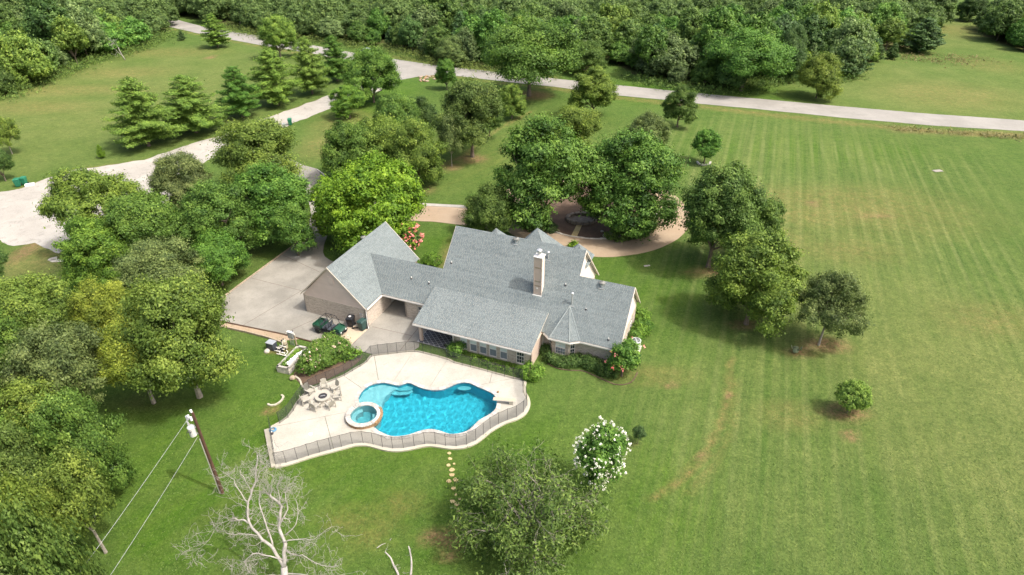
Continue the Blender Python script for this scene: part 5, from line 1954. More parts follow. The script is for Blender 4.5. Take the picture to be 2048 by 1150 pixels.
e, h = mound('oleander_bush', 'bush', 'large spreading bush with pale pink flowers beside the pool fence', [(622, 742), (636, 724), (652, 708), (668, 697), (646, 732), (664, 718), (684, 712)], .92, 1.75, 'mid', .06, seed=4)
petals_on(e, h, 85, 'mixpetal', .10)
mound('shrub', 'shrub', 'small low shrub between the flowering bush and the pool gate', [(697, 716), (709, 714)], .55, .8, 'bright', .07, seed=5)
mound('hedge', 'hedge', 'clipped low hedge in front of the bay window', [(1098, 722), (1120, 729), (1141, 731), (1152, 726)], .55, .85, 'dark', .05, seed=6, wob=.02)
mound('hedge', 'hedge', 'long clipped hedge running from the bay to the coral crape myrtle', [(1163, 724), (1185, 735), (1205, 744), (1220, 750)], .66, .95, 'dark', .05, seed=7, wob=.02)
mound('round_shrub', 'shrub', 'round yellow-green shrub at the corner of the windowed room', [(1067, 750)], 1.0, 1.25, 'bright', .06, seed=8)
mound('round_shrub', 'shrub', 'round bright shrub at the patio end of the window row', [(917, 704)], .85, .95, 'green', .06, seed=9)
mound('ground_cover', 'shrub', 'low ground cover under the row of windows', [(945, 716), (985, 727), (1025, 738)], .5, .18, 'bright', .06, seed=10)
mound('corner_shrub', 'shrub', 'dark shrub in the nook between windowed room and bay', [(1091, 705)], .5, .9, 'dark', .06, seed=11)
for i, (a, b, r, w) in enumerate(((1283, 640, .8, 'farthest'), (1281, 655, .85, 'second farthest'), (1277, 668, .85, 'third'), (1272, 680, .6, 'nearest'))):
    mound('side_shrub', 'shrub', 'leafy green shrub along the right gable wall, %s from the viewer' % w if i < 3 else 'small leafy shrub right behind the air conditioners', [(a, b)], r, 1.05, 'green' if i % 2 else 'bright', .06, seed=12 + i, group='shrubs along the gable wall')
mound('grass_clump', 'shrub', 'bright ornamental grass clump between garage and main roof', [(858, 524), (872, 528)], .75, 1.2, 'bright', .07, seed=17)
mound('small_shrub', 'shrub', 'small yellow-green shrub beyond the chimney beside the drive', [(1147, 495)], .55, .8, 'lime', .07, seed=18)
# planting on the circular island
mound('island_hedge', 'hedge', 'dark curved hedge on the right rim of the circular island', [(1228, 478), (1250, 475), (1272, 468), (1290, 458), (1296, 446)], 1.2, 1.0, 'oak', .09, seed=20)
mound('island_hedge', 'hedge', 'dark shrubs on the left rim of the circular island', [(1050, 450), (1062, 456), (1080, 462)], 1.0, 1.1, 'dark', .09, seed=21)
mound('island_shrub', 'shrub', 'round dark shrub beside the dwarf plants on the island', [(1105, 462), (1090, 455)], .8, .9, 'blue', .08, seed=22)

# ------------------------------------------------------------------ woods
protos = []
for i, (kind, H, R, col) in enumerate((('maple', 9.5, 4.4, 'oak'), ('maple', 10.5, 5.0, 'mid'), ('low', 8.0, 5.2, 'dark'), ('maple', 11, 4.9, 'green'), ('low', 7.0, 4.6, 'grey'), ('low', 8.5, 4.3, 'grey'), ('maple', 9.0, 5.4, 'mid'), ('low', 6.0, 4.2, 'olive'))):
    rng = np.random.default_rng(200 + i)
    cr, tr = make_tree('wood_%s' % kind, rng, kind, H, R, .165, .85)
    protos.append((cr, tr, H, R, col))
cedar_cr, cedar_tr = make_tree('wood_cedar', np.random.default_rng(77), 'cedar', 8.0, 2.9, .16, 1.0)
far_protos = []
WLAB = {'left': 'dense bushy tree in the wood beyond the left lawn', 'back': 'dense bushy tree in the wood behind the main road', 'right': 'dense dark tree at the top right edge'}
cands = []
wr = np.random.default_rng(31)
near = []
for poly, w in zip(WOODS, ('left', 'back', 'right')):
    pp = px(poly)
    x0, x1 = max(-260, min(p.x for p in pp)), min(240, max(p.x for p in pp))
    y0, y1 = min(p.y for p in pp), min(300, max(p.y for p in pp))
    pts = []
    for _ in range(26000):
        x, y = wr.uniform(x0, x1), wr.uniform(y0, y1)
        if abs(x) > 0.86 * y + 14: continue
        if not inside(pp, [x], [y])[0]: continue
        dmin = 4.4 + max(0, y - 180) * .02
        if all((x - a) ** 2 + (y - b) ** 2 > dmin * dmin for a, b in pts): pts.append((x, y))
    cands += [(x, y, w) for x, y in pts]
cands.sort(key=lambda t: t[1])
near, far = cands[:285], cands[285:]
PALETTE = ['oak', 'mid', 'green', 'dark', 'grey', 'olive', 'mid', 'oak', 'blue', 'grey', 'olive', 'green']
CWORD = dict(oak='olive-green', mid='fresh green', green='vivid green', dark='very dark green', grey='grey-green', olive='yellow-green', blue='bluish green')
SHAPE = ['upright', 'tall dense', 'broad domed', 'tall plumed', 'low spreading', 'rounded', 'wide bushy', 'short bushy']
front_y = {}
for i, (x, y, w) in enumerate(near):
    pi_ = int(wr.integers(len(protos)))
    cr, tr, H, R, col = protos[pi_]
    sc = wr.uniform(.55, 1.18)
    pc = PALETTE[wr.integers(len(PALETTE))]
    zone = {'left': ['the left wood at its outer end', 'the middle of the left wood', 'the road end of the left wood'][int(np.clip((x + 175) / 28, 0, 2))],
            'back': ['the wood behind the parked car', 'the wood behind the shade tree', 'the wood above the drive', 'the wood above the lawn', 'the wood by the lone roadside tree'][int(np.clip((x + 70) / 35, 0, 4))],
            'right': 'the clump at top right'}[w]
    if w == 'back' and x < -72: zone = 'the wood above the far road'
    key = (w, round(x / 9))
    front = key not in front_y
    front_y.setdefault(key, y)
    lab = '%s %s tree %s %s' % ('pointed cedar-like' if i % 9 == 4 else SHAPE[pi_], CWORD[pc], 'at the front of' if front else 'deep inside', zone)
    e = empty('woodland_tree', (x, y, 0), wr.uniform(0, 6.28), label=lab, cat='tree', group={'left': 'trees of the wood beyond the left lawn', 'back': 'trees of the wood behind the main road', 'right': 'trees at the top right edge'}[w])
    if front: sc *= .8
    e.scale = (sc, sc * wr.uniform(.85, 1.15), sc * wr.uniform(.8, 1.3))
    if i % 9 == 4: cr, tr = cedar_cr, cedar_tr
    obj('trunk', tr, MT['palebark'] if wr.random() < .3 else MT['bark'], e)
    c = obj('crown', cr, MT['foliage'], e)
    cc = C_[pc]
    k = wr.uniform(.78, 1.35)
    c.color = (cc[0] * k * .95, cc[1] * k, cc[2] * k * 1.1, 1)
# the rest of the far wood: one mass of instanced crowns
if far:
    me = bpy.data.meshes.new('distant_woods')
    me.from_pydata([(x, y, 0) for x, y, w in far], [], [])
    o = obj('distant_woods', me)
    ng = bpy.data.node_groups.new('distant_woods', 'GeometryNodeTree')
    ng.interface.new_socket('Geometry', in_out='INPUT', socket_type='NodeSocketGeometry')
    ng.interface.new_socket('Geometry', in_out='OUTPUT', socket_type='NodeSocketGeometry')
    N, Lk = ng.nodes, ng.links
    gi, go, jn = N.new('NodeGroupInput'), N.new('NodeGroupOutput'), N.new('GeometryNodeJoinGeometry')
    srcs = {}
    for ob in bpy.data.objects:
        if ob.name.startswith('crown') and ob.parent and ob.parent.name.startswith('woodland_tree'): srcs.setdefault(ob.data.name, ob)
    srcs = list(srcs.values())[:8]
    idx = N.new('GeometryNodeInputIndex')
    for j, ob in enumerate(srcs):
        oi = N.new('GeometryNodeObjectInfo'); oi.inputs['Object'].default_value = ob; oi.transform_space = 'ORIGINAL'
        md = N.new('ShaderNodeMath'); md.operation = 'MODULO'; md.inputs[1].default_value = len(srcs); Lk.new(idx.outputs[0], md.inputs[0])
        cm = N.new('FunctionNodeCompare'); cm.data_type = 'FLOAT'; cm.operation = 'EQUAL'; cm.inputs[1].default_value = float(j); cm.inputs['Epsilon'].default_value = .1
        Lk.new(md.outputs[0], cm.inputs[0])
        rv = N.new('FunctionNodeRandomValue'); rv.data_type = 'FLOAT'; rv.inputs[2].default_value = .68; rv.inputs[3].default_value = 1.15; rv.inputs['Seed'].default_value = j
        rr_ = N.new('FunctionNodeRandomValue'); rr_.data_type = 'FLOAT'; rr_.inputs[2].default_value = 0; rr_.inputs[3].default_value = 6.28; rr_.inputs['Seed'].default_value = j + 20
        cb = N.new('ShaderNodeCombineXYZ'); Lk.new(rr_.outputs[1], cb.inputs[2])
        ip = N.new('GeometryNodeInstanceOnPoints')
        Lk.new(gi.outputs[0], ip.inputs['Points']); Lk.new(cm.outputs[0], ip.inputs['Selection']); Lk.new(oi.outputs['Geometry'], ip.inputs['Instance'])
        Lk.new(rv.outputs[1], ip.inputs['Scale']); Lk.new(cb.outputs[0], ip.inputs['Rotation'])
        Lk.new(ip.outputs[0], jn.inputs[0])
    Lk.new(jn.outputs[0], go.inputs[0])
    md_ = o.modifiers.new('scatter', 'NODES'); md_.node_group = ng
    o.color = (.105, .175, .050, 1)
    props(o, label='far part of the wood behind the main road', kind='stuff')
print('WOODS', len(near), len(far))

# single trees at the edge of the wood
EDGE = [
    ('round_oak', 'tree', 'round yellow-green tree standing alone between wood and road', 'low', 1632, 196, 114, 46, 'olive', {}),
    ('cedar_tree', 'tree', 'dark cedar behind the round roadside tree', None, 1697, 152, 82, 32, 'blue', {}),
    ('cedar_tree', 'tree', 'broad dark cedar at the right end of the back wood', None, 1838, 104, 36, 36, 'blue', {}),
    ('cedar_shrub', 'shrub', 'left of two small cedars in front of the back wood', None, 1750, 122, 88, 14, 'dark', {}),
    ('cedar_shrub', 'shrub', 'right of two small cedars in front of the back wood', None, 1782, 118, 86, 12, 'dark', {}),
    ('field_oak', 'tree', 'lone dark tree at the far top right field', 'low', 1937, 42, -6, 28, 'dark', {}),
    ('bright_oak', 'tree', 'tall bright green tree leaning out of the wood towards the road', 'vase', 1482, 182, 66, 72, 'green', {}),
    ('wood_edge_oak', 'tree', 'round tree at the wood edge right of the huge shade tree', 'low', 1172, 150, 88, 40, 'oak', {}),
    ('wood_edge_oak', 'tree', 'pale green bush-like tree beside the road left of the shade tree', 'low', 908, 128, 78, 36, 'grey', {}),
    ('vine_covered_tree', 'tree', 'dark vine-covered column tree left of the roadside yellow-green tree', 'low', 1572, 160, 60, 34, 'blue', {}),
]
for (nm, cat, lab, kind, bx_, by_, tp, hwp, col, kw) in EDGE:
    if kind is None:
        H = hgt(bx_, by_, tp); R = hwp * mpp(bx_, by_)
        e = empty(nm, at(bx_, by_), bx_ % 6.0, label=lab, cat=cat)
        e.scale = (R / 2.9, R / 2.9, H / 8.0)
        obj('trunk', cedar_tr, MT['bark'], e)
        c = obj('crown', cedar_cr, MT['foliage'], e)
        c.color = (*C_[col], 1)
    else:
        plant_tree(nm, cat, lab, kind, bx_, by_, tp, hwp, col, **kw)

for i, (a, b, h) in enumerate(((935, 62, 9), (1128, 30, 9), (1560, 60, 8), (1190, 45, 8), (250, 120, 6), (480, 50, 6), (1020, 90, 7))):
    rng = np.random.default_rng(300 + i)
    segs, tips = [], []
    grow(segs, tips, Vector((0, 0, 0)), Vector((0, 0, 1)), h * .55, .16, 4, rng, bend=.35, nchild=(2, 4), shrink=.62, up=.10)
    e = empty('bare_woodland_tree', at(a, b), label='bare pale grey tree standing in the wood ' + ['above the junction stone pile', 'at the top behind the shade tree', 'above the lone roadside tree', 'right of the shade tree, deep in', 'at the edge of the left wood', 'above the bend of the main road', 'directly above the shade tree'][i], cat='tree')
    obj('trunk', seg_mesh('bare_wood', segs[:1], .02), MT['deadbark'], e)
    obj('twigs', seg_mesh('bare_twigs', segs[1:], .02), MT['deadbark'], e)

# grass tufts in the nearer lawn
def tufts(n, seed=5):
    rng = np.random.default_rng(seed)
    y = 20 + 75 * rng.random(n) ** 1.5
    x = rng.uniform(-1, 1, n) * (.95 * y + 16)
    bad = inside([Vector((p[0], p[1])) for p in DECK], x, y) | inside([Vector((a[0], a[1])) for a in drive_pts], x, y) | inside(px([(588, 752), (604, 700), (640, 690), (699, 700), (728, 712), (705, 735), (660, 757), (622, 774)]), x, y) | inside(px(lot), x, y) | inside(px(road_n + road_s), x, y)
    bad |= np.hypot(x - IC.x, y - IC.y) < 13.8
    hx = (x - HO.x) * math.cos(HA) + (y - HO.y) * math.sin(HA); hy = -(x - HO.x) * math.sin(HA) + (y - HO.y) * math.cos(HA)
    bad |= (hx > -7.9) & (hx < 25.6) & (hy > -.5) & (hy < 15.3)
    bad |= inside(px([(620, 420), (700, 412), (780, 409), (866, 408), (922, 410), (1010, 420), (1080, 440), (1067, 466), (1004, 462), (920, 452), (866, 445), (780, 440), (640, 456)]), x, y)
    x, y = x[~bad], y[~bad]
    n = len(x)
    pos = np.stack([x, y, rng.uniform(.01, .05, n)], 1)
    nr = rng.normal(size=(n, 3)) * .5 + np.array([0, 0, 1])
    patch = np.array([mnoise.noise(Vector((a * .25, b * .25, 2))) for a, b in zip(x, y)])
    me = leaf_mesh('grass_tufts', pos, nr, rng.uniform(.03, .075, n), np.clip(.56 + .18 * patch + rng.normal(0, .07, n), .40, .78), rng, .45)
    o = obj('grass_tufts', me, MT['foliage'])
    o.color = (.105, .170, .040, 1)
    props(o, label='short grass tufts over the mown lawn around the house', kind='stuff')


tufts(190000)

# tall weeds along the woods and the ditch
def weeds(name, label, line, width, n, h, col, seed):
    rng = np.random.default_rng(seed)
    P3 = resample(px(line), 1.0)
    idx = rng.integers(0, len(P3) - 1, n)
    base = np.array([P3[i][:] for i in idx]) + np.c_[rng.normal(size=n) * width * .5, rng.normal(size=n) * width * .5, np.zeros(n)]
    base[:, 2] = rng.random(n) ** 1.5 * h
    dr = np.tile([0, 0, 1.0], (n, 1))
    X = fill_clumps(rng, base, dr, 9, .5, .15, flat=.5, up=.3, tvar=.25)
    X[0][:, 2] = np.abs(X[0][:, 2])
    o = obj(name, leaf_mesh(name, *X[:3], X[3], rng, .35), MT['foliage'])
    o.color = (*col, 1)
    return props(o, label=label, kind='stuff')


weeds('undergrowth', 'rough growth along the edge of the left wood', [(0, 200), (60, 172), (140, 142), (205, 115), (262, 104), (345, 68)], 4.5, 2600, 1.6, (.12, .20, .045), 1)
weeds('undergrowth', 'rough growth at the foot of the back wood', [(440, 54), (560, 78), (700, 90), (800, 106), (900, 130), (990, 141), (1100, 150)], 5, 3400, 1.6, (.13, .185, .045), 2)
weeds('undergrowth', 'rough growth at the foot of the right part of the back wood', [(1265, 158), (1350, 177), (1420, 184), (1495, 178), (1540, 166), (1610, 158), (1710, 155)], 4, 2000, 1.5, (.10, .18, .04), 3)
weeds('weeds', 'scrubby weeds in the ditch beside the main road', [(1780, 256), (1870, 264), (1960, 270), (2048, 276), (2200, 285)], 1.8, 260, .35, (.21, .20, .085), 4)
weeds('weeds', 'dry weeds in the right field', [(1780, 110), (1830, 118), (1900, 122), (1960, 118)], 6, 260, .35, (.20, .16, .08), 5)

print('TRIS', sum(2 * len(m.polygons) for m in bpy.data.meshes))

# ------------------------------------------------------------------ fence round the pool
FE_H = 1.32
def mesh_mat():
    q = NT('black_pool_mesh')
    tr = q.n('BsdfTransparent', {'Color': (1, 1, 1, 1)})
    q.b.inputs['Base Color'].default_value = (0.045, 0.05, 0.052, 1)
    q.b.inputs['Roughness'].default_value = 0.7
    mx = q.n('MixShader', {0: 0.40, 1: tr.outputs[0], 2: q.b.outputs[0]})
    q.l(mx.outputs[0], q.out.inputs[0])
    return q.m


MT['fencemesh'] = mesh_mat()
fence = empty('pool_fence', at(541, 855, 0), label='black mesh safety fence on thin poles around the pool deck', cat='fence')
fl = fence.location
in_deck = [Vector((p[0], p[1])) for p in DECK]
ctr = sum(in_deck, Vector((0, 0))) / len(in_deck)


def inset(pts, d, closed=False):
    out = []
    n = len(pts)
    for i, p in enumerate(pts):
        t = (pts[min(i + 1, n - 1)] - pts[max(i - 1, 0)]).normalized()
        out.append(p + Vector((-t.y, t.x)) * d)
    return out


fpath = [DECK[-2]] + [DECK[-1] + Vector((.25, 0))] + inset(smooth_poly(DECK[:-2], 3, False), 0.10)
fpath = inset([Vector((p[0], p[1])) for p in fpath], 0.03)
fp = resample([Vector((p.x, p.y, WZ)) for p in fpath], 0.86)
post_m = lathe(bmesh.new(), [(.016, 0), (.016, FE_H), (.008, FE_H + .012)], 8)
pm = bpy.data.meshes.new('fence_post'); post_m.to_mesh(pm); post_m.free(); pm.materials.append(MT['black'])
frng = random.Random(4)
for i, p in enumerate(fp):
    o = bpy.data.objects.new('post', pm); COL.objects.link(o); o.parent = fence
    o.location = p - fl
    o.rotation_euler = (frng.gauss(0, .012), frng.gauss(0, .012), 0)
    if i + 1 < len(fp):
        q_ = fp[i + 1]
        bm = bmesh.new()
        cols = 5
        prev = None
        nn = Vector((-(q_ - p).y, (q_ - p).x, 0)).normalized()
        bulge = frng.gauss(0, .02)
        for c in range(cols + 1):
            t = c / cols
            b = p.lerp(q_, t) - fl
            sag = .035 * math.sin(pi * t)
            off = nn * bulge * math.sin(pi * t)
            cur = [bm.verts.new(b + Vector((0, 0, .03)) + off * .3), bm.verts.new(b + Vector((0, 0, FE_H * .5)) + off), bm.verts.new(b + Vector((0, 0, FE_H - .02 - sag)) + off * .5), bm.verts.new(b + Vector((0, 0, FE_H + .012 - sag)) + off * .5)]
            if prev:
                for k in range(2): bm.faces.new((prev[k], cur[k], cur[k + 1], prev[k + 1]))
                f = bm.faces.new((prev[2], cur[2], cur[3], prev[3])); f.material_index = 1
            prev = cur
        o = obj('mesh_panel', bm, MT['fencemesh'], fence)
        o.data.materials.append(MT['black'])

# ------------------------------------------------------------------ fire pit and chairs
PITC = at(647, 799, WZ)
pit = empty('fire_pit', PITC, label='round stone fire pit with dark lava rock in its bowl', cat='fire pit')
for row in range(3):
    n = 16
    for k in range(n):
        a0 = 2 * pi * (k + .5 * (row % 2)) / n + .015
        a1 = a0 + 2 * pi / n - .03
        r1 = .58 + random.uniform(-.015, .02)
        bm = bmesh.new()
        vv = [bm.verts.new((r * math.cos(a), r * math.sin(a), z)) for r in (.42, r1) for a in (a0, a1) for z in (row * .125, row * .125 + .12)]
        for f in ((0, 1, 3, 2), (4, 6, 7, 5), (0, 4, 5, 1), (2, 3, 7, 6), (0, 2, 6, 4), (1, 5, 7, 3)): bm.faces.new([vv[i] for i in f])
        bmesh.ops.recalc_face_normals(bm, faces=bm.faces[:])
        obj('pit_stone', bm, MT['stone'], pit)
bm = lathe(bmesh.new(), [(.40, .25), (.40, .40), (.67, .375), (.67, .445), (.38, .445), (.38, .25)], 36, cap=False)
bmesh.ops.recalc_face_normals(bm, faces=bm.faces[:])
obj('pit_rim', bm, MT['resin'], pit)
bm = lathe(bmesh.new(), [(.385, .30), (.385, .41), (.2, .43), (.01, .44)], 28, cap=False)
obj('fire_bowl', bm, MT['firerock'], pit)
obj('burner', tube(bmesh.new(), [(-.2, -.05, .445), (.0, .02, .45), (.2, .06, .445)], .018), MT['steel'], pit)


def chair_parts(t):
    M = Matrix
    # low slatted garden chair facing +y
    for k in range(5):
        obj('seat_slat', bx(-.27, .27, -.18 + k * .105, -.09 + k * .105, .33 + k * .012, .35 + k * .012), MT['resin'], t)
    for k in range(5):
        w = (k - 2) * .115
        top = .98 - abs(k - 2) * .035
        obj('back_slat', bx(w - .05, w + .05, -.012, .012, 0, top - .30, M=M.Translation((0, -.20, .32)) @ M.Rotation(math.radians(16), 4, 'X')), MT['resin'], t)
    for s in (-1, 1):
        obj('armrest', bx(s * .33 - .055, s * .33 + .055, -.28, .36, .54, .565), MT['resin'], t)
        obj('leg', bx(s * .31 - .025, s * .31 + .025, .27, .35, 0, .54), MT['resin'], t)
        obj('leg', bx(s * .31 - .024, s * .31 + .024, -.34, -.26, 0, .54), MT['resin'], t)
    t.scale = (.86, .86, .86)
    obj('apron', bx(-.29, .29, .335, .355, .28, .36), MT['resin'], t)


CH = [((649, 775), 'chair on the house side of the fire pit, back to the fence'), ((671, 780), 'chair up and right of the fire pit, nearest the pool shelf'), ((676, 798), 'chair directly right of the fire pit'),
      ((662, 814), 'chair right and below the fire pit, seen from behind'), ((631, 818), 'chair left and below the fire pit'), ((612, 806), 'chair pulled furthest out on the left of the fire pit'), ((620, 786), 'chair at the upper left of the fire pit by the fence')]
c0 = None
for i, ((a, b), lab) in enumerate(CH):
    p = at(a, b, WZ)
    d = PITC - p
    rz = math.atan2(d.y, d.x) - pi / 2 + [.1, -.2, .15, .05, -.1, .25, 0][i]
    if c0 is None:
        c0 = empty('garden_chair', p, rz, label='cream slatted ' + lab, cat='chair', group='chairs round the fire pit')
        chair_parts(c0)
        c0k = kids(c0)
    else:
        dup(c0, p, rz, label='cream slatted ' + lab, children=c0k)

# diving board
db = empty('diving_board', at(1008, 806, WZ), math.radians(-6), label='short sand-coloured diving board over the deep end', cat='diving board')
obj('board', bx(-.95, 1.0, -.2, .2, .40, .45, .02), MT['boardtop'], db)
obj('board_edge', bx(-.949, .999, -.205, -.201, .395, .445), MT['pvc'], db)
for s in (-1, 1):
    obj('stand_leg', bx(.45, .80, s * .17 - .025, s * .17 + .025, .0, .395), MT['resin'], db)
obj('stand_bar', bx(.50, .60, -.16, .16, .33, .39), MT['steel'], db)
# small things on the deck
e = empty('hose_reel', at(546, 860, WZ), label='coiled blue hose in the far left corner of the pool deck', cat='hose')
for k in range(4):
    r = .26 - .03 * k
    obj('hose_loop', tube(bmesh.new(), [(r * math.cos(a) * 1.1, r * math.sin(a), .03 + .03 * k + .01 * math.sin(3 * a)) for a in np.linspace(0, 2 * pi, 20)], .02, 5), MT['hoseblue'] if 'hoseblue' in MT else mat('blue_hose', (.08, .25, .42), .4), e)
e = empty('pool_canister', at(544.5, 868, WZ), label='small dark canister below the coiled blue hose', cat='canister')
obj('body', lathe(bmesh.new(), [(.10, 0), (.12, .05), (.12, .18), (.08, .22)], 14), MT['darksteel'], e)
obj('cap', lathe(bmesh.new(), [(.05, .22), (.05, .26)], 12), MT['pvc'], e)
e = empty('deck_bird_ornament', at(996, 785, WZ), label='small brown ornament on the deck above the diving board', cat='ornament')
obj('body', lathe(bmesh.new(), [(.02, 0), (.09, .04), (.10, .10), (.04, .17)], 10), MT['brownstone'], e)
obj('spout', tube(bmesh.new(), [(0, 0, .1), (.06, -.05, .2), (.05, -.04, .26)], .02), MT['brownstone'], e)
e = empty('floor_drain_cover', at(621, 868, WZ), label='round white cover on the stained left part of the deck', cat='cover')
obj('cover_disc', lathe(bmesh.new(), [(.16, .0), (.16, .02), (.12, .03)], 18), MT['pvc'], e)

# ------------------------------------------------------------------ utility vehicle
M = Matrix
utv = empty('utility_vehicle', hw(-2.9, -2.15, .05), HA + math.radians(-2), label='green two-row utility vehicle with black roll cage beside the garage', cat='utility vehicle')
def part(name, bm, m, p=None): return obj(name, bm, MT[m], p or utv)
WB, TW = 1.15, .62      # half wheelbase, half track
for sx in (-1, 1):
    for sy in (-1, 1):
        w = empty('wheel', (sx * WB, sy * TW, .31)); w.parent = utv
        R_ = M.Rotation(pi / 2, 4, 'X')
        obj('tyre', lathe(bmesh.new(), [(.17, -.11), (.27, -.12), (.31, -.08), (.31, .08), (.27, .12), (.17, .11)], 20, M=R_), MT['rubber'], w)
        obj('rim', lathe(bmesh.new(), [(.02, -.07), (.16, -.09), (.175, -.05), (.175, .05), (.16, .09), (.02, .07)], 14, M=R_), MT['darksteel'], w)
part('chassis', bx(-1.45, 1.35, -.42, .42, .34, .50, .03), 'black')
for s in (-1, 1):
    part('side_sill', bx(-.62, .72, s * .55 - .1, s * .55 + .1, .34, .46, .02), 'black')
# cargo bed: floor and four walls
part('bed_floor', bx(-1.72, -.72, -.62, .62, .66, .70), 'greenpaint')
for s in (-1, 1): part('bed_side', bx(-1.72, -.72, s * .64 - .025, s * .64 + .025, .64, .97, .008), 'greenpaint')
part('bed_tailgate', bx(-1.77, -1.722, -.62, .62, .64, .97, .008), 'greenpaint')
part('bed_headboard', bx(-.718, -.68, -.62, .62, .64, 1.0, .008), 'greenpaint')
# hood: sloping nose with an open tray
bm = bmesh.new()
prof = [(.70, .48), (.70, .98), (.82, 1.02), (1.42, .88), (1.56, .74), (1.58, .50)]
L = [bm.verts.new((x, -.58 + .06 * (x > 1.3), z)) for x, z in prof]; Rr = [bm.verts.new((x, .58 - .06 * (x > 1.3), z)) for x, z in prof]
bm.faces.new(L); bm.faces.new(Rr[::-1])
for k in range(6): bm.faces.new((L[k], L[(k + 1) % 6], Rr[(k + 1) % 6], Rr[k]))
bmesh.ops.recalc_face_normals(bm, faces=bm.faces[:])
bmesh.ops.bevel(bm, geom=bm.edges[:], offset=.03, segments=2, affect='EDGES')
part('hood', bm, 'greenpaint')
for s in (-1, 1):
    part('hood_rail', bx(.88, 1.45, s * .47 - .04, s * .47 + .04, .94, 1.06, .02, M=M.Rotation(math.radians(10), 4, 'Y') @ M.Translation((-.18, 0, .2))), 'greenpaint')
    part('headlight', lathe(bmesh.new(), [(.09, 0), (.08, .03), (.03, .04)], 12, M=M.Translation((1.57, s * .38, .68)) @ M.Rotation(pi / 2, 4, 'Y')), 'porcelain')
    for sx in (-1, 1):
        part('fender', tube(bmesh.new(), [(sx * WB - .38, s * .62, .42), (sx * WB - .30, s * .62, .64), (sx * WB, s * .62, .72), (sx * WB + .30, s * .62, .64), (sx * WB + .38, s * .62, .42)], .065, 6), 'black')
part('bumper', tube(bmesh.new(), [(1.60, -.4, .42), (1.66, -.3, .5), (1.66, .3, .5), (1.60, .4, .42)], .03), 'black')
part('grille', bx(1.575, 1.60, -.26, .26, .56, .72), 'black')
for nm, x in (('front', .12), ('rear', -.52)):
    part('seat_base', bx(x - .20, x + .22, -.52, .52, .58, .74, .04), 'greyvinyl')
    for yy in (-.35, .0, .35):
        part('seat_back', bx(x - .28, x - .20, yy - .155, yy + .155, .74, 1.18, .03), 'greyvinyl')
part('dashboard', bx(.58, .70, -.54, .54, .80, 1.0, .03), 'black')
bm = bmesh.new()
tube(bm, [(.50 + .05 * math.cos(a), -.28 + .15 * math.sin(a), 1.02 + .14 * math.cos(a)) for a in np.linspace(0, 2 * pi, 17)], .014, 5)
tube(bm, [(.6, -.28, .92), (.50, -.28, 1.02)], .018, 5)
part('steering_wheel', bm, 'black')
for s in (-1, 1):
    y = s * .60
    part('roll_bar', tube(bmesh.new(), [(.74, y, .95), (.42, y * .92, 1.78), (.28, y * .9, 1.84), (-.82, y * .9, 1.82), (-.92, y * .92, 1.72), (-.70, y, .70)], .028), 'black')
    part('roll_bar', tube(bmesh.new(), [(-.12, y, .5), (-.18, y * .9, 1.82)], .026), 'black')
    part('roll_bar', tube(bmesh.new(), [(-.86, y * .9, 1.78), (-.20, y, .98)], .02), 'black')
for x, z in ((.32, 1.83), (-.18, 1.82), (-.86, 1.80)):
    part('cross_bar', tube(bmesh.new(), [(x, -.54, z), (x, .54, z)], .026), 'black')
part('mirror', bx(.55, .62, .66, .72, 1.25, 1.38, .02), 'black')


# wheelie carts
def cart(name, loc, rz, m, label, lid_mark=False, sc=1.0):
    e = empty(name, loc, rz, label=label, cat='wheelie bin')
    e.scale = (sc, sc, sc)
    bm = bmesh.new()
    q = [(-.24, -.28, 0.08), (.24, -.28, .08), (.24, .24, .08), (-.24, .24, .08)]
    t = [(-.32, -.38, 1.0), (.32, -.38, 1.0), (.32, .38, 1.0), (-.32, .38, 1.0)]
    a = [bm.verts.new(v) for v in q]; b = [bm.verts.new(v) for v in t]
    bm.faces.new(a[::-1]); bm.faces.new(b)
    for k in range(4): bm.faces.new((a[k], a[(k + 1) % 4], b[(k + 1) % 4], b[k]))
    bmesh.ops.bevel(bm, geom=bm.edges[:], offset=.03, segments=2, affect='EDGES')
    obj('body', bm, m, e)
    bm = bmesh.new()
    tp = [(-.34, -.42, 1.01), (.34, -.42, 1.01), (.34, .42, 1.01), (-.34, .42, 1.01)]
    up = [(-.24, -.30, 1.13), (.24, -.30, 1.13), (.26, .36, 1.11), (-.26, .36, 1.11)]
    a = [bm.verts.new(v) for v in tp]; b = [bm.verts.new(v) for v in up]
    bm.faces.new(a[::-1]); bm.faces.new(b)
    for k in range(4): bm.faces.new((a[k], a[(k + 1) % 4], b[(k + 1) % 4], b[k]))
    bmesh.ops.bevel(bm, geom=bm.edges[:], offset=.02, segments=2, affect='EDGES')
    obj('lid', bm, m, e)
    if lid_mark: obj('lid_badge', lathe(bmesh.new(), [(.13, 1.135), (.13, 1.14)], 18), MT['porcelain'], e)
    obj('handle', tube(bmesh.new(), [(-.25, .44, .98), (-.25, .50, 1.0), (.25, .50, 1.0), (.25, .44, .98)], .018), m, e)
    for s in (-1, 1): obj('wheel', lathe(bmesh.new(), [(.13, -.03), (.13, .03)], 14, M=Matrix.Translation((s * .27, .28, .13)) @ Matrix.Rotation(pi / 2, 4, 'Y')), MT['rubber'], e)


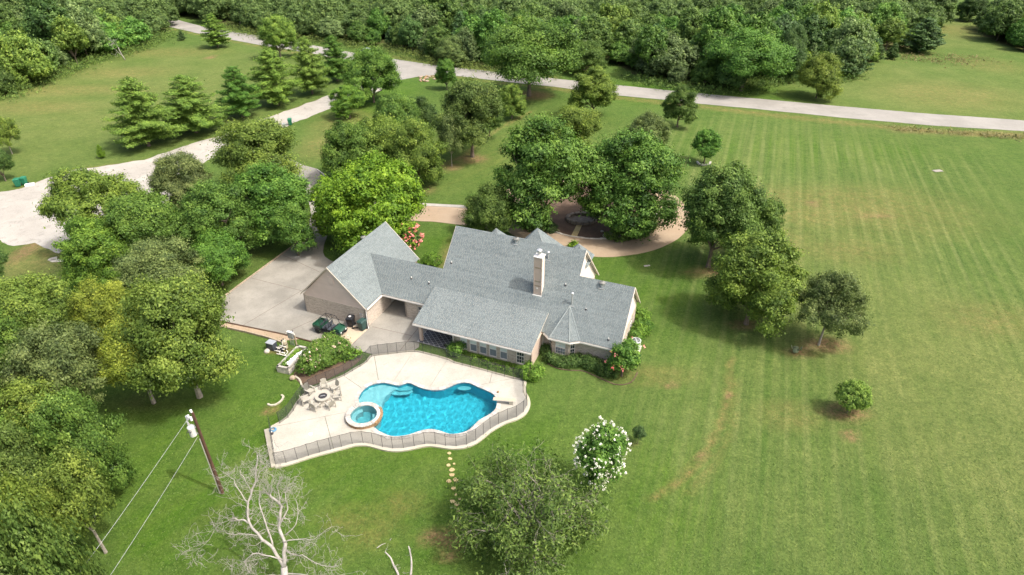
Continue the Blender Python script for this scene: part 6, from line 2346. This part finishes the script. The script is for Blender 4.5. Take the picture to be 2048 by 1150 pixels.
cart('black_bin', at(703, 652, .05), HA + .2, MT['black'], 'black wheelie bin with a pale badge on its lid by the garage wall', True, 1.08)
MT['bingreen'] = mat('dark_green_bin', (.028, .065, .058), .5, .1)
cart('dark_green_bin', at(726, 659, .05), HA - .15, MT['bingreen'], 'dark green wheelie bin at the garage corner', False, 1.08)
cart('green_bin', at(38, 373), .3, MT['cartgreen'], 'left one of two green wheelie bins beside the gravel lot', False, 1.15)
cart('green_bin', at(51, 369), .1, MT['cartgreen'], 'right one of two green wheelie bins beside the gravel lot', False, 1.1)
cart('green_bin', at(581, 250), .2, MT['cartgreen'], 'single green wheelie bin halfway along the gravel road', False, 1.15)
cart('grey_bin', at(569, 256), .2, MT['silver'], 'small pale bin just left of the single green wheelie bin', False, .8)
e = empty('foam_slab', at(60, 371), .5, label='white slab lying next to the two green bins', cat='slab')
obj('slab', bx(-.6, .6, -.35, .35, 0, .28, .03), MT['tarp'], e)
obj('strap', bx(-.05, .05, -.36, .36, .0, .29), MT['porcelain'], e)
# little scooter and odds and ends between the bins
e = empty('kids_scooter', at(712, 657, .05), HA + .6, label='small black and red scooter between the two bins', cat='scooter')
obj('deck', bx(-.35, .3, -.07, .07, .10, .14, .01), MT['black'], e)
MT['red'] = mat('red_plastic', (.45, .03, .03), .4)
obj('stem', tube(bmesh.new(), [(.3, 0, .12), (.22, 0, .75), (.20, -.15, .80)], .02), MT['steel'], e)
obj('handlebar', tube(bmesh.new(), [(.21, -.2, .78), (.21, .2, .78)], .02), MT['red'], e)
for x in (-.33, .34): obj('wheel', lathe(bmesh.new(), [(.09, -.02), (.09, .02)], 14, M=M.Translation((x, 0, .09)) @ M.Rotation(pi / 2, 4, 'X')), MT['rubber'], e)
e = empty('small_planter', hw(4.1, 2.75, .05), 0, label='small dark pot with a twig against the breezeway wall', cat='pot')
obj('pot', lathe(bmesh.new(), [(.09, 0), (.13, .25), (.11, .25)], 12), MT['black'], e)
obj('twig', tube(bmesh.new(), [(0, 0, .2), (.03, .02, .45), (.10, .0, .6)], .012), MT['bark'], e)
e = empty('patio_pet_bowl', hw(8.75, .12, .07), 0, label='small black bowl on the front edge of the slate patio', cat='bowl')
obj('bowl', lathe(bmesh.new(), [(.10, 0), (.15, .09), (.12, .09), (.08, .03)], 14), MT['black'], e)

# ------------------------------------------------------------------ pool equipment
PE = at(566, 696)
e = empty('pool_heater', at(545, 697), HA, label='grey pool heater box at the left of the pipework', cat='heater')
obj('cabinet', bx(-.42, .42, -.32, .32, .0, .78, .03), MT['greyvinyl'], e)
obj('cabinet_top', bx(-.44, .44, -.34, .34, .781, .84, .02), MT['silver'], e)
e = empty('filter_tank', at(571, 696), 0, label='beige cylindrical filter tank behind the white pipes', cat='filter tank')
obj('lower_tank', lathe(bmesh.new(), [(.24, 0), (.27, .05), (.27, .50)], 22), MT['beigeplastic'], e)
obj('band', lathe(bmesh.new(), [(.285, .50), (.285, .56)], 22), MT['black'], e)
obj('upper_tank', lathe(bmesh.new(), [(.27, .56), (.27, .86), (.18, .99), (.04, 1.03)], 22), MT['beigeplastic'], e)
obj('gauge', lathe(bmesh.new(), [(.03, 1.03), (.03, 1.1), (.06, 1.12), (.06, 1.15)], 12), MT['black'], e)
e = empty('pool_pump', at(558, 703), HA + .3, label='black pool pump with white pipes beside the heater', cat='pump')
obj('motor', lathe(bmesh.new(), [(.11, -.3), (.13, -.25), (.13, .15), (.1, .18)], 16, M=M.Translation((0, 0, .2)) @ M.Rotation(pi / 2, 4, 'Y')), MT['black'], e)
obj('strainer', lathe(bmesh.new(), [(.13, 0), (.13, .38), (.15, .40), (.15, .45), (.05, .48)], 16, x=.35), MT['black'], e)
e = empty('pipe_manifold', at(566, 706), HA, label='tangle of white plastic pipes in front of the filter tank', cat='pipes')
prng = random.Random(12)
for pts in ([(-.9, -.1, .12), (-.3, -.1, .12), (-.3, .2, .3), (-.1, .3, .85), (-.1, .3, 1.25)], [(-.8, .1, .4), (-.2, .05, .4), (.3, .15, .4), (.5, .15, .2), (.5, -.1, .05)], [(-.6, -.25, .3), (-.1, -.25, .35), (.4, -.25, .3), (.6, -.25, 0)],
            [(-.5, .3, .6), (0, .25, .62), (.3, .3, .6)], [(.2, -.35, 0), (.2, -.35, .35), (.5, -.2, .35)], [(.0, -.35, 0), (.0, -.35, .3), (-.3, -.2, .3)], [(-.4, -.4, .12), (.1, -.4, .14), (.7, -.35, .12)], [(-.55, -.1, .12), (-.55, .1, .5), (-.2, .2, .5)]):
    obj('pipe', tube(bmesh.new(), pts, .042, 7), MT['pvc'], e)
for x, y, z in ((-.1, .3, 1.27), (.3, .15, .44), (-.3, -.1, .2), (.1, -.25, .38)):
    obj('valve', lathe(bmesh.new(), [(.07, -.06), (.08, 0), (.07, .06), (.03, .12)], 10, x=x, y=y, M=M.Translation((0, 0, z))), MT['black'], e)
e = empty('control_box', at(586, 690), HA, label='light grey electrical box on posts behind the stone planter', cat='electrical box')
obj('box', bx(-.32, .32, -.1, .12, .85, 1.55, .02), MT['silver'], e)
obj('box_lid', bx(-.35, .35, -.13, .15, 1.56, 1.62, .01), MT['porcelain'], e)
for x in (-.2, 0, .18): obj('conduit', tube(bmesh.new(), [(x, -.02, .86), (x, -.02, 0)], .035), MT['silver'], e)
obj('post', bx(.42, .52, -.05, .05, 0, 1.35), MT['wood'], e)
obj('sensor', tube(bmesh.new(), [(.3, 0, 1.5), (.46, 0, 1.55), (.47, 0, 1.36)], .04), MT['pvc'], e)
obj('antenna', tube(bmesh.new(), [(.3, .05, 1.6), (.36, .05, 1.9)], .03), MT['black'], e)
def rock(name, loc, s, m, parent=None, seed=1, label=None, cat=None, group=None, flat=.6):
    rr = random.Random(seed)
    bm = bmesh.new()
    bmesh.ops.create_icosphere(bm, subdivisions=2, radius=s)
    for v in bm.verts:
        k = 1 + .28 * mnoise.noise(v.co * (1.6 / s) + Vector((seed * 3.1, 0, 0)))
        v.co = Vector((v.co.x * k * 1.15, v.co.y * k, max(-s * .3, v.co.z * k * flat)))
    o = obj(name, bm, MT[m], parent, loc, (0, 0, rr.uniform(0, 6)))
    if label: props(o, label=label, cat=cat, group=group)
    return o


rock('pale_rock', at(534, 702, .08), .28, 'stone', None, 3, 'pale rock lying on the lawn beside the pool equipment', 'rock', flat=.8)
rock('brown_rock', at(585, 756, .12), .24, 'wood', None, 5, 'tan stone block at the front corner of the stone planter', 'rock', flat=1.2)

# raised stone planter
pu = [(-3.92, -9.15), (-2.62, -9.02), (-2.95, -5.70), (-4.10, -5.78)]
pl = empty('stone_planter', hw(-3.4, -7.4), HA, label='long raised planter of pale stone blocks with a white sheet inside', cat='planter')
PC = (-3.4, -7.4)
q = [(a - PC[0], b - PC[1]) for a, b in pu]
for i in range(4):
    a, b = Vector(q[i]), Vector(q[(i + 1) % 4])
    L = (b - a).length
    ang = math.atan2((b - a).y, (b - a).x)
    for row in range(4):
        x = 0.0
        while x < L - .05:
            w = min(L - x, random.uniform(.3, .55)) if not (row % 2 and x == 0) else .25
            if L - x - w < .12: w = L - x
            T = M.Translation((a.x, a.y, 0)) @ M.Rotation(ang, 4, 'Z')
            o_ = random.uniform(-.012, .012)
            obj('stone_block', bx(x + .006, x + w - .006, o_, .20, row * .185 + .004, row * .185 + .178, M=T), MT['coping' if (row == 3 or random.random() < .7) else 'stone'], pl)
            x += w
obj('soil', prism([(p[0] * .93, p[1] * .97) for p in q], 0, .52), MT['mulch'], pl)
# crumpled sheet
bm = bmesh.new()
bmesh.ops.create_grid(bm, x_segments=26, y_segments=12, size=1)
for v in bm.verts:
    x, y = v.co.x, v.co.y
    z = .10 + .16 * abs(mnoise.noise(Vector((x * 4, y * 3, 1)))) + .10 * mnoise.noise(Vector((x * 9, y * 6, 4))) + .12 * (1 - y * y) * (1 - x * x)
    v.co = Vector((x * 1.15 + .05 * mnoise.noise(Vector((x * 3, y * 5, 8))), y * .27 * (1 + .3 * mnoise.noise(Vector((x * 2, 0, 3)))), max(.0, z)))
e = empty('white_sheet', hw(-3.12, -7.35, .53), HA + math.radians(84), label='crumpled white sheet lying in the stone planter', cat='sheet')
obj('sheet_fold', bm, MT['tarp'], e)
e2, h2 = mound('planter_weeds', 'plants', 'weeds growing in the stone planter beside the white sheet', [hw(-3.55, -8.7), hw(-3.65, -7.6), hw(-3.6, -6.3)], .16, .22, 'bright', .05, seed=31)
e2.location.z = .5

# timber edging along the parking
def edging(name, line, label, m='wood', h=.16, w=.14, step=2.4, cat='edging'):
    P3 = resample(px(line), step)
    e = empty(name, P3[0], label=label, cat=cat)
    for a, b in zip(P3, P3[1:]):
        d = b - a
        T = M.Translation(a - P3[0]) @ M.Rotation(math.atan2(d.y, d.x), 4, 'Z')
        obj('timber', bx(.01, d.length - .01, -w / 2, w / 2, 0, h + random.uniform(-.01, .01), M=T), MT[m], e)


edging('timber_kerb', [(444, 597), (520, 541), (598, 484), (616, 462)], 'pale weathered timber kerb along the left side of the parking')
edging('timber_edging', [(440, 643), (487, 653), (568, 669.5), (634, 687)], 'dark timber edging along the front of the parking slab', 'polewood', .10, .10)
edging('timber_edging', [(455, 657), (500, 667), (545, 679), (575, 690)], 'weathered timber edging between gravel strip and lawn', 'wood', .22, .14)
edging('drive_kerb', [(634, 340), (645, 346), (652, 360)], 'pale kerb where the driveway meets the gravel road', 'coping', .15, .2)

# curved stone edgings
def arc_stones(name, line, label, m, n_step=.35, w=.16, h=.12, cat='edging'):
    P3 = resample([Vector((p.x, p.y, 0)) for p in smooth_poly([at(*q).xy for q in line], 4, False)], n_step)
    e = empty(name, P3[0], label=label, cat=cat)
    for a, b in zip(P3, P3[1:]):
        d = b - a
        T = M.Translation(a - P3[0]) @ M.Rotation(math.atan2(d.y, d.x), 4, 'Z')
        obj('edging_stone', bx(.008, d.length - .008, -w / 2, w / 2, 0, h * random.uniform(.9, 1.1), M=T), MT[m], e)


arc_stones('curved_edging', [(535.5, 809), (543, 812), (552, 810), (560, 805), (567, 797), (567, 793), (563, 791)], 'half ring of cream edging stones on the lawn left of the pool', 'decksill')
arc_stones('curved_edging', [(590, 753), (600, 761), (604, 772), (613, 780)], 'curved pale edging from the stone planter to the pool fence', 'decksill')
arc_stones('tree_ring', [(1318, 304), (1328, 310), (1328, 318), (1318, 328), (1310, 334)], 'curved white stone edging on the lawn right of the circular drive trees', 'coping', .6, .3, .2)
arc_stones('tree_ring', [(1394, 324), (1398, 329), (1408, 331), (1418, 329), (1421, 325)], 'ring of white stones round the small bright lawn tree', 'coping', .5, .3, .2)
arc_stones('bed_edging', [(1094, 727), (1115, 737), (1140, 741), (1165, 742), (1190, 752), (1212, 762), (1235, 770), (1262, 765), (1275, 745)], 'thin dark edging in front of the clipped hedges', 'mulch', .4, .10, .05)
c_ring = [(IC.x + 9.0 * math.cos(a), IC.y + 9.0 * math.sin(a)) for a in np.linspace(0, 2 * pi, 90)]
e = empty('island_edging', (IC.x, IC.y, 0), label='low stone edging round the circular island', cat='edging')
for a, b in zip(c_ring, c_ring[1:]):
    d = Vector((b[0] - a[0], b[1] - a[1]))
    T = M.Translation((a[0] - IC.x, a[1] - IC.y, 0)) @ M.Rotation(math.atan2(d.y, d.x), 4, 'Z')
    obj('edging_stone', bx(.01, d.length - .01, -.09, .09, 0.02, .16 * random.uniform(.8, 1.2), M=T), MT['stone'], e)

# stepping stones
fr = random.Random(21)
for i, (a, b, s) in enumerate(((899, 907, 7), (900, 918, 7), (897, 931, 8), (903.5, 940, 9), (904, 950, 9), (911, 960, 9), (898, 963, 8), (907, 977, 9), (912, 990, 5), (905, 1003, 9), (919, 998, 6), (914, 1009, 9), (917, 1021, 7), (908, 928, 4))):
    c = at(a, b)
    r = s * mpp(a, b) * .62
    n = 7
    pts = [(r * (1 + fr.uniform(-.25, .2)) * math.cos(2 * pi * k / n), r * .85 * (1 + fr.uniform(-.25, .2)) * math.sin(2 * pi * k / n)) for k in range(n)]
    where = ['first stepping stone next to the pool fence', 'second stepping stone from the pool', 'third stepping stone from the pool', 'fourth stepping stone from the pool', 'fifth stepping stone from the pool', 'broad stepping stone on the right, midway along the path', 'stepping stone on the left, midway along the path',
             'stepping stone just past the middle of the path', 'small stepping stone past the middle of the path', 'left stepping stone of the lower pair', 'right stepping stone of the lower pair', 'last but one stepping stone from the pool', 'last stepping stone at the path end under the trees', 'tiny sliver of stone right of the third stepping stone'][i]
    o = obj('stepping_stone', prism(pts, -.02, .05), MT['flag'], None, c)
    props(o, label='irregular sandy ' + where, cat='stepping stone', group='stepping stones leading away from the pool')

# rocks and dwarf plants on the island, junction rubble
for i in range(16):
    a = IC.x + .8 + i * .42 + fr.uniform(-.3, .3)
    b = IC.y - 7.9 + fr.uniform(-.5, .9) + .03 * i
    rock('island_rock', (a, b, .12), fr.uniform(.18, .42), 'rock', None, 40 + i, 'grey rock among the dwarf plants at the front of the circular island', 'rock', 'rocks at the front of the island')
MT['seatstone'] = mat('brown_grey_stone', (0.19, 0.16, 0.13), 0.9, 0.3, 2, bump=0.5, rnd=0.15)
st = at(1163, 440)
e = empty('stone_bench_circle', st, label='round paved seat ring of grey stones in the middle of the island', cat='stone seat')
for k in range(14):
    a = 2 * pi * k / 14
    obj('seat_stone', bx(-.35, .35, -.25, .25, 0.05, .45, .04, M=M.Translation((1.9 * math.cos(a), 1.5 * math.sin(a), 0)) @ M.Rotation(a + pi / 2, 4, 'Z')), MT['seatstone'], e)
obj('paving', lathe(bmesh.new(), [(1.7, .05), (1.7, .09)], 24), MT['seatstone'], e)
for i in range(22):
    p = at(fr.uniform(838, 880), fr.uniform(152, 164))
    rock('rubble_stone', (p.x, p.y, .15), fr.uniform(.16, .42), 'brownstone' if fr.random() < .5 else 'wood', None, 80 + i, '%s broken %s in the rubble pile at the road junction' % (fr.choice(['large', 'small', 'flat', 'jagged', 'rounded']), fr.choice(['stone', 'slab', 'block', 'boulder'])), 'stone', 'stones of the rubble pile at the junction')
for i, (a, b) in enumerate(((1585, 702), (1592, 706), (1598, 701), (1590, 698))):
    pass
e = empty('prickly_pear', at(1590, 706), label='small grey-green cactus on bare soil beside the leaning tree', cat='cactus')
for k in range(14):
    a, r = fr.uniform(0, 6.28), fr.uniform(0, .55)
    z = fr.uniform(.2, .65)
    bm = bmesh.new(); bmesh.ops.create_uvsphere(bm, u_segments=10, v_segments=6, radius=.2)
    bmesh.ops.transform(bm, matrix=M.Translation((r * math.cos(a), r * math.sin(a), z)) @ M.Rotation(a, 4, 'Z') @ M.Rotation(fr.uniform(-.5, .5), 4, 'Y') @ M.Diagonal((.22, 1, 1.15, 1)), verts=bm.verts[:])
    obj('pad', bm, MT['cactus'] if 'cactus' in MT else MT.setdefault('cactus', mat('cactus_green', (.17, .20, .12), .6, .2)), e)
e = empty('manhole_cover', at(94, 402.5), label='dark round manhole cover in the gravel lot', cat='manhole cover')
obj('cover', lathe(bmesh.new(), [(.75, .0), (.75, .035), (.70, .05)], 24), MT['darksteel'], e)
obj('ring', lathe(bmesh.new(), [(.95, .0), (.95, .03), (.76, .03)], 24, cap=False), MT['rock'], e)
e = empty('access_cover', at(1875, 342), .2, label='flat pale utility box lid set in the upper right lawn', cat='cover')
obj('cover_slab', bx(-.75, .75, -.4, .4, 0, .07, .02), MT['rock'], e)
e = empty('access_cover', at(1292, 532), .2, label='small whitish cover in the grass right of the main gable', cat='cover')
obj('lid', bx(-.25, .25, -.15, .15, 0, .05, .02), MT['coping'], e)
obj('lid', bx(.3, .5, -.1, .15, 0, .04, .01), MT['coping'], e)

# ------------------------------------------------------------------ air conditioners
def fan_guard(e, z, r, x=0, y=0):
    obj('fan_well', lathe(bmesh.new(), [(r, z + .002), (.01, z + .003)], 24, cap=False, x=x, y=y), MT['black'], e)
    for k in range(4):
        obj('fan_blade', bx(.03, r * .85, -.05, .05, z + .006, z + .012, M=M.Translation((x, y, 0)) @ M.Rotation(k * pi / 2 + .4, 4, 'Z')), MT['silver'], e)
    obj('fan_hub', lathe(bmesh.new(), [(.08, z + .003), (.08, z + .03)], 12, x=x, y=y), MT['silver'], e)
    for rr in (.33, .66, 1.0):
        obj('guard_ring', tube(bmesh.new(), [(x + rr * r * math.cos(a), y + rr * r * math.sin(a), z + .04) for a in np.linspace(0, 2 * pi, 21)], .008, 4), MT['silver'], e)


MT['acgrey'] = mat('pale_green_enamel', (.50, .56, .50), .45, .05, 3)
e = empty('air_conditioner', hw(25.95, 5.6), HA, label='pale boxy air conditioner nearest the coral crape myrtle', cat='air conditioner')
obj('cabinet', bx(-.50, .50, -.42, .42, .03, .98, .03), MT['acgrey'], e)
obj('louvre_panel', bx(-.38, .38, -.435, -.421, .12, .85), MT['silver'], e)
obj('plinth', bx(-.6, .6, -.52, .52, 0, .03), MT['stone'], e)
fan_guard(e, .985, .34)
e = empty('air_conditioner', hw(26.15, 6.95), HA, label='rounded grey air conditioner behind the boxy one', cat='air conditioner')
obj('cabinet', lathe(bmesh.new(), [(.46, .03), (.46, .84), (.48, .86), (.48, .92), (.40, .93)], 24), MT['acgrey'], e)
obj('plinth', bx(-.55, .55, -.55, .55, 0, .03), MT['stone'], e)
fan_guard(e, .935, .38)

# ------------------------------------------------------------------ power pole
PB = at(445, 986)
pole = empty('utility_pole', PB, label='dark wooden utility pole standing on the lawn left of the pool', cat='utility pole')
obj('pole', lathe(bmesh.new(), [(.135, -.2), (.13, 1), (.095, 8.15), (.07, 8.2)], 14), MT['polewood'], pole)
obj('conduit', tube(bmesh.new(), [(-.17, -.04, 0), (-.155, -.04, 3.0), (-.145, -.04, 5.7)], .035), MT['pvc'], pole)
obj('bracket', bx(-.45, -.12, -.04, .04, 7.55, 7.63), MT['steel'], pole)
obj('bracket', bx(-.40, -.12, -.04, .04, 6.75, 6.83), MT['steel'], pole)
obj('bracket', bx(-.40, -.12, -.04, .04, 6.15, 6.23), MT['steel'], pole)
for (x, y, z, h) in ((-.50, 0, 7.45, .42), (-.34, -.06, 7.62, .38), (-.12, -.18, 7.6, .35), (-.05, -.02, 8.2, .22)):
    prof = []
    for k in range(6):
        prof += [(.05, h * k / 6), (.085, h * (k + .4) / 6)]
    obj('insulator', lathe(bmesh.new(), prof + [(.03, h)], 12, M=M.Translation((x, y, z))), MT['porcelain'], pole)
t = empty('transformer', (-.46, -.04, 6.0)); t.parent = pole
obj('tank', lathe(bmesh.new(), [(.20, .06), (.23, .08), (.23, .80), (.25, .82), (.25, .86), (.18, .94)], 24), MT['porcelain'], t)
obj('bushing', lathe(bmesh.new(), [(.06, .94), (.08, 1.0), (.05, 1.06), (.08, 1.12), (.05, 1.2), (.07, 1.28)], 12, x=-.08), MT['porcelain'], t)
obj('bushing', lathe(bmesh.new(), [(.03, 0), (.05, .08), (.03, .16)], 10, M=M.Translation((-.05, .02, 1.3)) @ M.Rotation(-1.1, 4, 'Y')), MT['porcelain'], t)
for k in range(3):
    obj('lug', lathe(bmesh.new(), [(.03, 0), (.03, .1)], 8, M=M.Translation((.1 - .12 * k, -.26, .66)) @ M.Rotation(pi / 2, 4, 'X')), MT['darksteel'], t)
obj('drop_wire', tube(bmesh.new(), [(-.26, -.1, .6), (-.38, -.14, .3), (-.40, -.1, -.15), (-.25, -.1, -.2), (-.12, -.1, .0)], .012, 4), MT['black'], t)
for nm, (sx, sy, sz), (ex, ey, ez), lab in (('power_line', (-.52, 0, 7.5), (148, 1150, 7.2), 'upper thin power line running from the pole top to the bottom left'),
                                           ('power_line', (-.2, -.12, 5.95), (215, 1150, 5.75), 'lower thin power line running from the transformer to the bottom left')):
    A = PB + Vector((sx, sy, sz))
    B = at(ex, ey, ez)
    B2 = A + (B - A) * 1.6
    pts = [A.lerp(B2, k / 14) - Vector((0, 0, .25 * math.sin(pi * k / 14))) for k in range(15)]
    o = obj(nm, tube(bmesh.new(), [p - A for p in pts], .011, 5), MT['steel'], None, A)
    props(o, label=lab, cat='power line')

# ------------------------------------------------------------------ parked car on the main road
cr = empty('parked_car', at(733, 109, .035), math.radians(180 - 28), label='dark blue estate car with pale roof stopped on the main road', cat='car')
MT['carwhite'] = mat('pale_roof_paint', (.5, .55, .6), .3, .05, 2)
def carbody():
    bm = bmesh.new()
    prof = [(-2.25, .35), (-2.3, .75), (-2.2, 1.02), (.85, 1.05), (2.0, .92), (2.3, .72), (2.3, .35)]
    L = [bm.verts.new((x, -.92, z)) for x, z in prof]; R = [bm.verts.new((x, .92, z)) for x, z in prof]
    bm.faces.new(L); bm.faces.new(R[::-1])
    n = len(prof)
    for k in range(n): bm.faces.new((L[k], L[(k + 1) % n], R[(k + 1) % n], R[k]))
    bmesh.ops.recalc_face_normals(bm, faces=bm.faces[:])
    bmesh.ops.bevel(bm, geom=bm.edges[:], offset=.09, segments=3, affect='EDGES')
    return bm
obj('body', carbody(), MT['carpaint'], cr)
bm = bmesh.new()
lo = [(-2.15, -.84), (.95, -.84), (.95, .84), (-2.15, .84)]
hi = [(-1.9, -.66), (.25, -.66), (.25, .66), (-1.9, .66)]
a = [bm.verts.new((x, y, 1.03)) for x, y in lo]; b = [bm.verts.new((x, y, 1.58)) for x, y in hi]
bm.faces.new(b)
for k in range(4): bm.faces.new((a[k], a[(k + 1) % 4], b[(k + 1) % 4], b[k]))
obj('windows', bm, MT['glass'], cr)
obj('car_roof', bx(-1.92, .28, -.68, .68, 1.575, 1.64, .03), MT['carwhite'], cr)
for s in (-1, 1):
    obj('roof_rail', tube(bmesh.new(), [(-1.8, s * .6, 1.65), (-1.7, s * .6, 1.72), (.1, s * .6, 1.72), (.2, s * .6, 1.65)], .025, 5), MT['black'], cr)
    for x in (-1.4, 1.4):
        w = empty('wheel', (x, s * .84, .34)); w.parent = cr
        obj('tyre', lathe(bmesh.new(), [(.2, -.1), (.34, -.1), (.34, .1), (.2, .1)], 18, M=M.Rotation(pi / 2, 4, 'X')), MT['rubber'], w)
        obj('rim', lathe(bmesh.new(), [(.02, -.105), (.2, -.105), (.2, .105), (.02, .105)], 12, M=M.Rotation(pi / 2, 4, 'X')), MT['silver'], w)
    obj('headlight', bx(2.24, 2.31, s * .65 - .16, s * .65 + .16, .68, .82, .02), MT['porcelain'], cr)
    obj('pillar', tube(bmesh.new(), [(.93, s * .84, 1.04), (.25, s * .67, 1.6)], .035, 4), MT['carpaint'], cr)
    obj('pillar', tube(bmesh.new(), [(-.6, s * .845, 1.04), (-.6, s * .67, 1.6)], .035, 4), MT['carpaint'], cr)
    obj('pillar', tube(bmesh.new(), [(-2.13, s * .83, 1.04), (-1.9, s * .66, 1.6)], .05, 4), MT['carpaint'], cr)
# small stray branch on the lawn
e = empty('fallen_branch', at(764, 1090), label='thin pale fallen branch above the two dead limbs', cat='branch')
obj('stick', tube(bmesh.new(), [(-.3, -.25, .03), (0, 0, .06), (.25, .12, .03)], [.03, .025, .012], 5), MT['deadbark'], e)
obj('stick', tube(bmesh.new(), [(.5, .35, .03), (.56, .5, .05)], [.025, .015], 5), MT['deadbark'], e)
